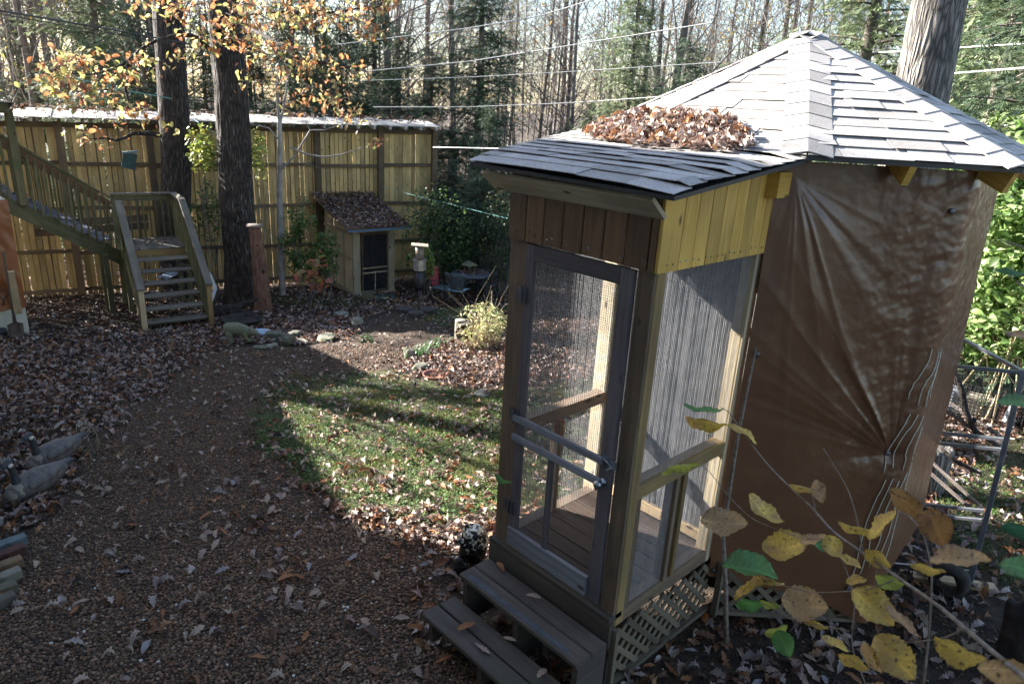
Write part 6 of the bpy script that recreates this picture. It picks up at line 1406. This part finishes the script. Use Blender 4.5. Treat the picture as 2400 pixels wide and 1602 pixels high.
    a_ = G(2110, 1352); e_ = G(2330, 1385); m = MB(); m.beam(a_ + (0, 0, .03), e_ + (0, 0, .03), .09, .04, up=(0, 0, 1), ch=.004); tag(m.build('board', M_pale), 'raw timber board lying on the ground behind the ring shaped log', 'board')
    c = G(2213, 1392); t = T('ring_log', 'dark hollow ring shaped piece of log in front of the timber board', 'log', c); V = []; n1, n2 = 22, 9
    for i in range(n1):
        a2 = 6.283 * i / n1
        for j in range(n2): b2 = 6.283 * j / n2; r_ = .1 + .045 * math.cos(b2) * (1 + .2 * math.sin(a2 * 3)); V.append(c + sd * r_ * math.cos(a2) + z * (r_ * math.sin(a2) + .13) + hd * .07 * math.sin(b2))
    F = [[i * n2 + j, ((i + 1) % n1) * n2 + j, ((i + 1) % n1) * n2 + (j + 1) % n2, i * n2 + (j + 1) % n2] for i in range(n1) for j in range(n2)]; mk('ring', np.array(V), F, M_oldlog, t, smooth=True)
    c = G(2385, 1560); t = T('black_stump', 'black charred looking stump at the lower right picture border', 'stump', c); sd2 = np.array([_n([c[0], c[1], 0])[1], -_n([c[0], c[1], 0])[0], 0]); P = lambda u, h, v=0: c + sd2 * u + z * h + _n([c[0], c[1], 0]) * v
    blob(t, 'wood', M_oldlog, [[(P(.05, .0), .2), (P(.03, .2), .19), (P(.02, .36), .15), (P(-.02, .46), .08)], [(P(-.1, .3), .08), (P(-.13, .42), .05)], [(P(.15, .1), .15), (P(.3, .3), .13)]], noise=.07)
right_side()
def cables():
    def cable(name, L, r, mat, label, cat='cable', sag=.0):
        Q = [dist(x, y, d) for x, y, d in L]; n_ = 20; tt = np.linspace(0, 1, n_); sr = np.linspace(0, 1, len(Q)); P = np.stack([np.interp(tt, sr, np.array(Q)[:, i]) for i in range(3)], -1); P[:, 2] -= sag * np.sin(np.pi * tt)
        V, F = tube_arr(P, r, 6); tag(mk(name, V, F, mat, smooth=True, loc=P[0]), label, cat)
    cable('cable', [(789, 105, 19), (1100, 66, 18), (1268, 37, 17.5), (1420, -10, 17)], .012, M_cable, 'highest pale cable running up right through the middle of the wood')
    cable('cable', [(850, 168, 19), (1100, 144, 18), (1215, 126, 17.5), (1660, 55, 16)], .012, M_cable, 'pale cable crossing the bright gap second from the top')
    cable('cable', [(850, 189, 20), (1100, 181, 19), (1340, 168, 18), (1690, 146, 17)], .009, M_cable, 'thin pale cable ending at the broad cedar left of the roof')
    cable('cable', [(875, 251, 19), (1100, 251, 18), (1345, 241, 17), (1560, 226, 16), (2235, 172, 12), (2430, 157, 11)], .012, M_cable, 'long white cable passing behind the roof to the right border')
    cable('cable', [(1015, 345, 17), (1200, 349, 15)], .014, M_cable, 'short bright white cable between the last fence post and the roof corner')
    cable('cable', [(2060, 123, 14), (2430, 101, 12)], .009, M_cable, 'upper thin cable in front of the right evergreens')
    cable('cable', [(2310, 296, 13), (2430, 290, 12)], .009, M_cable, 'lowest cable at the right border above the roof slope')
    cable('cable', [(-20, 22, 12), (240, 66, 14), (480, 110, 17)], .014, M_cabled, 'upper dark cable coming in from the upper left corner')
    cable('cable', [(-20, 30, 12), (240, 75, 14), (480, 118, 17)], .008, M_cabled, 'lower dark cable just below its twin in the upper left')
    cable('rope', [(180, 185, 13), (283, 210, 14), (400, 231, 16.2)], .009, M_teal, 'teal rope strung left from the slimmer oak', 'rope')
    cable('rope', [(400, 231, 20.8), (450, 277, 19), (515, 320, 17.5)], .006, M_teal, 'teal rope running down between the two oaks', 'rope')
    cable('rope', [(590, 340, 16.8), (770, 400, 16), (960, 455, 14), (1190, 512, 9)], .0018, M_teal, 'faint teal rope sloping down right across the fence', 'rope')
cables()
def old_frame():
    c = G(498, 728); hd = _n([c[0], c[1], 0]); sd = np.array([hd[1], -hd[0], 0]); t = T('old_frame', 'pale blue grey wooden frame leaning behind the right foot of the staircase', 'frame', c)
    A = [dist(488, 722, 15.6), dist(505, 675, 15.6), dist(490, 640, 15.6), dist(470, 660, 15.9)]
    for i in range(4):
        m = MB(); m.beam(A[i], A[(i + 1) % 4], .07, .03, up=hd); m.build('bar', M_white if i < 3 else M_alu, t)
    c = G(395, 660); t = T('enamel_lid', 'pale blue metal sheet lying in the leaves behind the stair treads', 'metal sheet', c); m = MB(); m.beam(dist(378, 652, 17.6), dist(410, 638, 17.9), .3, .02); m.build('sheet', M_bowl, t)
old_frame()
# ------------------------------------------------------------------ hazel twigs close to the camera
def hazel():
    rg = np.random.default_rng(17); root = np.array([1.15, .55, float(gz(1.15, .55))])
    t = T('hazel_bush', 'shrub branch with spotted yellow and green leaves hanging across the lower right', 'shrub', root)
    A = []
    def D(x, y): return 1.12 + (2420 - x) / 720 * .95 - (y - 1200) / 400 * .05
    def br(L, r0, r1, dz=0.):
        Q = np.array([dist(x, y, D(x, y) + dz) for x, y in L]); n_ = len(Q) * 4; tt = np.linspace(0, 1, n_); sr = np.linspace(0, 1, len(Q)); P = np.stack([np.interp(tt, sr, Q[:, i]) for i in range(3)], -1)
        for _ in range(2): P[1:-1] = (P[:-2] + P[2:] + 2 * P[1:-1]) / 4
        m = MB(); m.tube(P, np.linspace(r0, r1, n_), 8); m.build('twig', M_stick, t, True)
    q0 = dist(2430, 1610, 1.1); m = MB(); m.tube([root, root * .5 + q0 * .5 + (.1, -.05, .1), q0], [.014, .01, .006], 8); m.build('stem', M_stick, t, True)
    br([(2430, 1610), (2330, 1530), (2200, 1418), (2100, 1350), (2030, 1300), (1950, 1245), (1905, 1190), (1850, 1140), (1800, 1090), (1745, 1020), (1710, 965), (1690, 955)], .0044, .0011)
    br([(1945, 1262), (1880, 1262), (1820, 1240), (1760, 1215), (1705, 1160), (1668, 1110), (1640, 1085)], .0015, .001)
    br([(2022, 1292), (2010, 1220), (1990, 1150), (1958, 1095), (1930, 1050)], .0016, .0008); br([(1913, 1209), (1908, 1180), (1903, 1150), (1895, 1145)], .0014, .001)
    br([(2130, 1900), (2165, 1600), (2178, 1480), (2186, 1335), (2165, 1250), (2130, 1205), (2105, 1200)], .003, .001, .1)
    br([(2090, 1760), (2029, 1602), (1993, 1512), (2005, 1406), (1985, 1338), (1968, 1300)], .0022, .001, .1); br([(1992, 1514), (1955, 1470), (1920, 1437)], .0014, .001, .1)
    br([(2094, 1359), (2032, 1383), (1906, 1389), (1850, 1375), (1815, 1366)], .0016, .0009); br([(1990, 1478), (1947, 1468), (1869, 1459), (1830, 1435), (1787, 1413)], .0015, .0009); br([(1869, 1459), (1850, 1480)], .001, .0008)
    br([(2257, 1475), (2213, 1495), (2150, 1503), (2118, 1505)], .002, .0012); br([(2130, 1505), (2145, 1480), (2140, 1475)], .001, .0008); br([(2055, 1330), (2050, 1370), (2030, 1385)], .001, .0008)
    cols = {'y': (.74, .48, .09), 'o': (.62, .38, .17), 'g': (.12, .27, .07), 'b': (.36, .17, .05), 'e': (.42, .45, .09), 'd': (.05, .14, .07)}
    L = [(1697, 1221, 100, 5, 'o', .62), (1796, 1190, 88, 40, 'y', .4), (1842, 1274, 98, -15, 'y', .6), (1906, 1262, 56, -12, 'o', .45), (1952, 1280, 48, 60, 'y', .8), (1928, 1284, 32, 30, 'g', .7), (1993, 1316, 44, 30, 'y', .4), (2058, 1308, 54, 40, 'y', .6), (2009, 1233, 72, 15, 'y', .25), (2070, 1228, 84, -48, 'y', .3), (2124, 1182, 80, 50, 'b', .55), (2194, 1236, 74, 75, 'b', .9), (2250, 1314, 100, 0, 'o', .42), (2175, 1329, 60, 15, 'y', .3), (1920, 1151, 50, 80, 'b', .7), (1879, 1142, 52, 15, 'y', .25),
         (1757, 1340, 112, 12, 'g', .45), (1780, 1388, 108, -18, 'y', .22), (1758, 1413, 60, 0, 'g', .5), (1804, 1413, 40, 15, 'e', .4), (1886, 1413, 90, 10, 'o', .8), (2046, 1422, 92, 48, 'y', .75), (2114, 1454, 78, 48, 'b', .25), (1837, 1507, 54, 70, 'g', .85), (1818, 1473, 50, -18, 'e', .5), (1913, 1464, 46, 20, 'y', .25), (1957, 1509, 54, 28, 'y', .35), (2000, 1551, 56, 28, 'y', .5), (2097, 1539, 94, 55, 'y', .85), (2045, 1539, 60, 70, 'o', .45), (2250, 1517, 84, 28, 'y', .5), (2363, 1577, 92, 10, 'o', .5), (2392, 1236, 62, 5, 'd', .5), (2392, 1340, 66, 25, 'g', .6), (2008, 1362, 40, -10, 'y', .5), (2085, 1359, 52, 18, 'e', .6),
         (1650, 953, 88, 5, 'g', .13), (1655, 985, 90, 12, 'y', .3), (1737, 1018, 76, 32, 'y', .22), (1597, 1098, 92, -12, 'e', .2), (2385, 935, 66, -8, 'g', .4), (2370, 640, 60, 10, 'g', .22), (2350, 570, 44, 15, 'e', .25), (2390, 780, 50, 5, 'o', .3), (1180, 1118, 46, 28, 'g', .3), (2060, 1620, 60, 0, 'b', .6)]
    for i, (x, y, l_, an, ck, ar) in enumerate(L):
        d = D(x, y) + rg.uniform(-.04, .04); c = dist(x, y, d); sl = np.linalg.norm(c - CAMP) / FPX
        r = ray(x, y); vz = -r; vx = RC[:, 0]; vx = _n(vx - vz * vx.dot(vz)); vy = np.cross(vz, vx); a_ = math.radians(-an); ex = vx * math.cos(a_) + vy * math.sin(a_); ey = -vx * math.sin(a_) + vy * math.cos(a_)
        # tilt about the leaf's own axis to foreshorten its width
        tilt = math.acos(min(1, max(.12, ar * 1.12))) * rg.choice([-1, 1]); ey2 = ey * math.cos(tilt) + vz * math.sin(tilt); ez2 = np.cross(ex, ey2)
        n_ = 26; st, wd = ovate(n_, rg.uniform(.38, .46), .012); ph = rg.uniform(0, 6); V = []; cu = rg.uniform(-.28, .28); cup = rg.uniform(.05, .45); L_ = l_ * sl
        cc = np.array(cols[ck]); C = []
        for k2 in range(n_):
            for q in np.linspace(-1, 1, 11):
                w2 = wd[k2] * q * (1 + .05 * math.sin(k2 * 1.7 + ph)); zz = cu * ((st[k2] - .5) ** 2 * 4 - 1) * -.5 + cup * abs(w2) + .035 * math.sin(st[k2] * 11 + q * 3 + ph) * abs(q) + .02 * math.sin(st[k2] * 40) * abs(q) * (1 if abs(q) < .9 else .3)
                V.append(c + (ex * (st[k2] - .5) + ey2 * w2 + ez2 * zz) * L_); vein = 1.25 if abs(q) < .1 else 1 - .2 * (abs((st[k2] * 8 - abs(q) * 2) % 1 - .5) < .16); ed = max(0, abs(q) - .6) * (1 if ck in 'ob' else .5)
                C.append(cc * vein * (1 - ed * .7) * (.9 + .2 * math.sin(st[k2] * 5 + q * 2 + ph)))
        F = np.array([(k2 * 11 + j, (k2 + 1) * 11 + j, (k2 + 1) * 11 + j + 1, k2 * 11 + j + 1) for k2 in range(n_ - 1) for j in range(10)])
        mk('leaf', np.array(V), F, M_hazel if ck not in 'ged' else M_green_l, t, col=np.clip(np.array(C), 0, 1), smooth=True)
    m = MB()
    for (x0, y0, x1, y1) in ((2430, 590, 2340, 560), (2430, 940, 2395, 935), (2430, 1240, 2400, 1236), (2430, 1345, 2400, 1340), (2430, 700, 2360, 640)): m.tube([dist(x0, y0, D(x0, y0)), dist(x1, y1, D(x1, y1))], .0012, 5)
    m.build('twig', M_stick, t)
hazel()
# ------------------------------------------------------------------ leaf litter, gravel, grass
def sector(n_, r0, r1, a0=-230, a1=2650):
    A0 = ray(a0, 900); A1 = ray(a1, 900); t0 = math.atan2(A0[1], A0[0]); t1 = math.atan2(A1[1], A1[0]); th = RNG.uniform(min(t0, t1), max(t0, t1), n_); r = np.sqrt(RNG.uniform(r0 * r0, r1 * r1, n_)); return r * np.cos(th), r * np.sin(th), abs(t1 - t0) * .5 * (r1 * r1 - r0 * r0)
def outside(x, y):
    inbox = (x > XL - .02) & (x < XR + .02) & (y > YF - .02) & (y < YB)
    return ~(inbox | inpoly(np.array(OV), x, y))
P_bare = None
def litter():
    near = []; far = []
    for r0, r1, dens, tm in ((2.6, 8.5, 330, oak_hi), (8.5, 15, 300, oak_md), (15, 30, 170, oak_md[:1] + lf_lo)):
        x, y, ar = sector(1, r0, r1); n_ = int(ar * dens); x, y, _ = sector(n_, r0, r1); _, gr, li = masks(x, y); k = (RNG.random(n_) < li) & outside(x, y); x, y, li = x[k], y[k], li[k]; n_ = len(x)
        z = gzn(x, y) + .012 + RNG.random(n_) * .055 * np.clip(li, 0, 1); tl = np.where(li > .5, 1., .75)
        # more pale leaves on the gravel, more dark brown ones in the piles
        cc = leafcol(n_); pal = RNG.random(n_) < .25; cc = np.where((pal & (li < .3))[:, None], np.array([[.38, .29, .22]]) * RNG.uniform(.8, 1.15, (n_, 1)), cc)
        pos = np.column_stack([x, y, z]); m_ = len(tm)
        for q in range(m_):
            p = pos[q::m_]; n2 = len(p); far.append((tm[q][1].shape[1], scat(tm[q], p, rots(n2, None, RNG.uniform(-.55, .55, n2) * tl[q::m_], RNG.uniform(-.6, .6, n2)), RNG.uniform(.06, .125, n2), cc[q::m_])))
    V, F, C = merge([s for _, s in far]); o = mk('leaf_litter', V, F, M_leaf, col=C, smooth=True, loc=(0, 0, 0)); tag(o, 'brown and pale fallen oak leaves covering the ground of the yard', 'leaf litter'); o['kind'] = 'stuff'
    # the leaves that show largest, one by one
    n_ = 300; x, y, _ = sector(5200, 3.0, 6.6, 60, 2350); gv, gr, li = masks(x, y); ok = outside(x, y) & ~((x > -3.05) & (x < -1.8) & (y > 2.15) & (y < 2.9)) & (RNG.random(5200) < np.clip(li * 1.2, .1, .5)); x, y, gv, gr = x[ok][:n_], y[ok][:n_], gv[ok][:n_], gr[ok][:n_]
    ms = []; kinds = [((.36, .26, .2), 'pale curled'), ((.28, .12, .05), 'rust brown'), ((.27, .24, .25), 'silvery grey'), ((.15, .075, .045), 'dark brown')]
    for ki, (c0, w_) in enumerate(kinds):
        for q in range(4):
            tmv, tmf = leaf_t(OAKS if q != 1 else [0, .15, .35, .55, .75, .9, 1], OAKW if q != 1 else [.02, .12, .2, .22, .17, .1, 0], (.12, .25, -.2, .3)[q], (.35, .5, .5, .8)[q], .3, (.5, -.8, .6, .2)[q])
            o = mk('fallen_leaf', tmv, tmf, M_leaf, col=np.array([c0]) * np.random.default_rng(q + ki).uniform(.85, 1.15, (len(tmv), 1)), loc=(0, 0, 0), local=True, smooth=True); ms.append(o.data); bpy.data.objects.remove(o)
    extra = [(onZ(x_, y_, z_), l_) for x_, y_, z_, l_ in ((1093, 1470, .2, .13), (1130, 1520, .2, .12), (1060, 1500, .01, .15), (1040, 1545, .01, .15), (1270, 1580, .2, .11), (1172, 1330, .39, .09), (1250, 1400, .39, .1), (1195, 1500, .2, .09))]
    for i in range(len(x) + len(extra)):
        k = random.choice([0, 0, 1, 1, 2, 3]); o = link('fallen_leaf', ms[k * 4 + random.randrange(4)])
        if i < len(x): o.location = (x[i], y[i], float(gzn(x[i], y[i])) + .028); s = random.uniform(.09, .15); where = 'lying on the gravel' if gv[i] > .5 else 'lying on the grass patch' if gr[i] > .5 else 'lying among the litter in the foreground'
        else: (p, s) = extra[i - len(x)]; o.location = tuple(p + (0, 0, .01)); where = 'lying on the entry steps or just beside them'
        o.rotation_euler = (random.uniform(-.3, .3), random.uniform(-.25, .25), random.uniform(0, 6.28)); o.scale = (s, s * random.uniform(.6, .95), s * random.uniform(.35, .8))
        tag(o, f'{kinds[k][1]} fallen oak leaf {where}', 'fallen leaf', f'{kinds[k][1]} fallen leaves {where}')
litter()
def leaves_on_stairs():
    n_ = 150; P = []
    for i in range(n_):
        r = random.random()
        if r < .35: P.append((random.uniform(-17, -16), random.uniform(4.2, 5.2), .02))
        elif r < .7: k = random.randrange(6); P.append((-14.1 - .305 * k - random.uniform(.02, .2), 3.9 + random.uniform(0, 1.1) + .05 * k, -1.05 + .18 * k))
        else: k = random.randrange(7); P.append((random.uniform(-17.3, -16.4), 3.95 - .27 * k - random.uniform(-.1, .15), .18 * (k + 1) + .01))
    V, F, C = scat(oak_md[0], np.array(P), rots(n_, None, RNG.uniform(-.4, .4, n_), RNG.uniform(-.4, .4, n_)), RNG.uniform(.07, .11, n_), leafcol(n_)); o = mk('stair_leaves', V, F, M_leaf, col=C); tag(o, 'fallen leaves lying on the treads and landing of the wooden staircase', 'leaves'); o['kind'] = 'stuff'
    n_ = 700; s = RNG.uniform(-7, 6.7, n_); of = RNG.uniform(-.3, .4, n_); p = FM[None] + FU[None] * s[:, None] + FN[None] * of[:, None]; z = 2.4 + .012 * (s + 3) + .13 + (.42 - of) * .2 + RNG.uniform(0, .05, n_)
    V, F, C = scat(oak_md[1], np.column_stack([p, z]), rots(n_, None, RNG.uniform(-.5, .5, n_), RNG.uniform(-.5, .5, n_)), RNG.uniform(.07, .12, n_), leafcol(n_)); o = mk('fence_leaves', V, F, M_leaf, col=C); tag(o, 'brown leaves caught on the narrow roof along the top of the fence', 'leaves'); o['kind'] = 'stuff'
leaves_on_stairs()
def gravel():
    t_ = (1 + 5 ** .5) / 2; iv = np.array([(-1, t_, 0), (1, t_, 0), (-1, -t_, 0), (1, -t_, 0), (0, -1, t_), (0, 1, t_), (0, -1, -t_), (0, 1, -t_), (t_, 0, -1), (t_, 0, 1), (-t_, 0, -1), (-t_, 0, 1)]) / 1.9; iv = iv + np.random.default_rng(1).normal(0, .12, iv.shape)
    fi = np.array([(0, 11, 5), (0, 5, 1), (0, 1, 7), (0, 7, 10), (0, 10, 11), (1, 5, 9), (5, 11, 4), (11, 10, 2), (10, 7, 6), (7, 1, 8), (3, 9, 4), (3, 4, 2), (3, 2, 6), (3, 6, 8), (3, 8, 9), (4, 9, 5), (2, 4, 11), (6, 2, 10), (8, 6, 7), (9, 8, 1)])
    out = []; pc = np.array([(.19, .125, .085), (.125, .08, .055), (.26, .19, .14), (.08, .055, .042), (.17, .105, .06), (.32, .26, .21), (.23, .13, .075)])
    for r0, r1, dens in ((2.6, 5.5, 3100), (5.5, 8.5, 1500), (8.5, 12.5, 500)):
        _, _, ar = sector(1, r0, r1); n_ = int(ar * dens); x, y, _ = sector(n_, r0, r1); gv, gr, li = masks(x, y); k = (gv > .5) & outside(x, y); k |= (RNG.random(n_) < .06) & (gv <= .5) & outside(x, y); x, y = x[k], y[k]; n_ = len(x); s = RNG.uniform(.006, .0165, n_) * (1 if r0 < 8 else 1.25)
        S = s[:, None] * np.column_stack([np.ones(n_) * 1.1, RNG.uniform(.65, 1., n_), RNG.uniform(.4, .7, n_)])
        c = np.array([.86, .77, .70]) * pc[RNG.choice(7, n_, p=[.26, .24, .12, .14, .12, .04, .08])] * RNG.uniform(.7, 1.25, (n_, 1)); c[RNG.random(n_) < .006] = (.6, .58, .55)
        out.append(scat((iv, fi), np.column_stack([x, y, gzn(x, y) + s * .3]), rots(n_, None, RNG.uniform(-.4, .4, n_), RNG.uniform(-.4, .4, n_)), S, c))
    V, F, C = merge(out); o = mk('gravel', V, F, M_peb, col=C, smooth=True, loc=(0, 0, 0)); tag(o, 'brown pea gravel of the winding path and foreground', 'gravel'); o['kind'] = 'stuff'
    # grass blades and clover leaves
    bl = (np.array([(0, -.05, 0), (0, .05, 0), (.12, 0, .55), (.4, .0, 1.)]), np.array([(0, 1, 2), (0, 2, 3)])); out = []
    for r0, r1, dens in ((3.5, 9.5, 3400), (9.5, 18, 900)):
        _, _, ar = sector(1, r0, r1); n_ = int(ar * dens); x, y, _ = sector(n_, r0, r1); gv, gr, li = masks(x, y); f = fbm(x * 3, y * 3, seed=40); k = (RNG.random(n_) < gr * np.clip((f - .38) * 3.2, .06, 1)) | ((RNG.random(n_) < .012) & (gv < .5)); k &= outside(x, y); x, y = x[k], y[k]; n_ = len(x)
        c = np.array([(.075, .12, .03), (.11, .15, .035), (.16, .18, .06), (.25, .21, .1)])[RNG.integers(0, 4, n_)] * RNG.uniform(.7, 1.3, (n_, 1)); h = RNG.uniform(.025, .07, n_)
        out.append(scat(bl, np.column_stack([x, y, gzn(x, y)]), rots(n_, None, RNG.uniform(-.2, .5, n_)), h, c))
        _, _, ar = sector(1, r0, r1); n2 = int(ar * dens * .3); x, y, _ = sector(n2, r0, r1); gv, gr, li = masks(x, y); f = fbm(x * 2, y * 2, seed=44); k = (RNG.random(n2) < gr * np.clip((f - .35) * 4, 0, 1)) & outside(x, y); x, y = x[k], y[k]; n2 = len(x); c = np.array([(.06, .13, .03), (.1, .19, .04), (.15, .24, .07)])[RNG.integers(0, 3, n2)] * RNG.uniform(.7, 1.2, (n2, 1))
        out.append(scat(ov_md[0], np.column_stack([x, y, gzn(x, y) + RNG.uniform(.008, .035, n2)]), rots(n2, None, RNG.uniform(-.4, .4, n2), RNG.uniform(-.5, .5, n2)), RNG.uniform(.018, .04, n2), c))
    V, F, C = merge(out); o = mk('grass', V, F, M_grass, col=C, loc=(0, 0, 0)); tag(o, 'short grass and clover of the sunlit patch and its fringes', 'grass'); o['kind'] = 'stuff'
gravel()
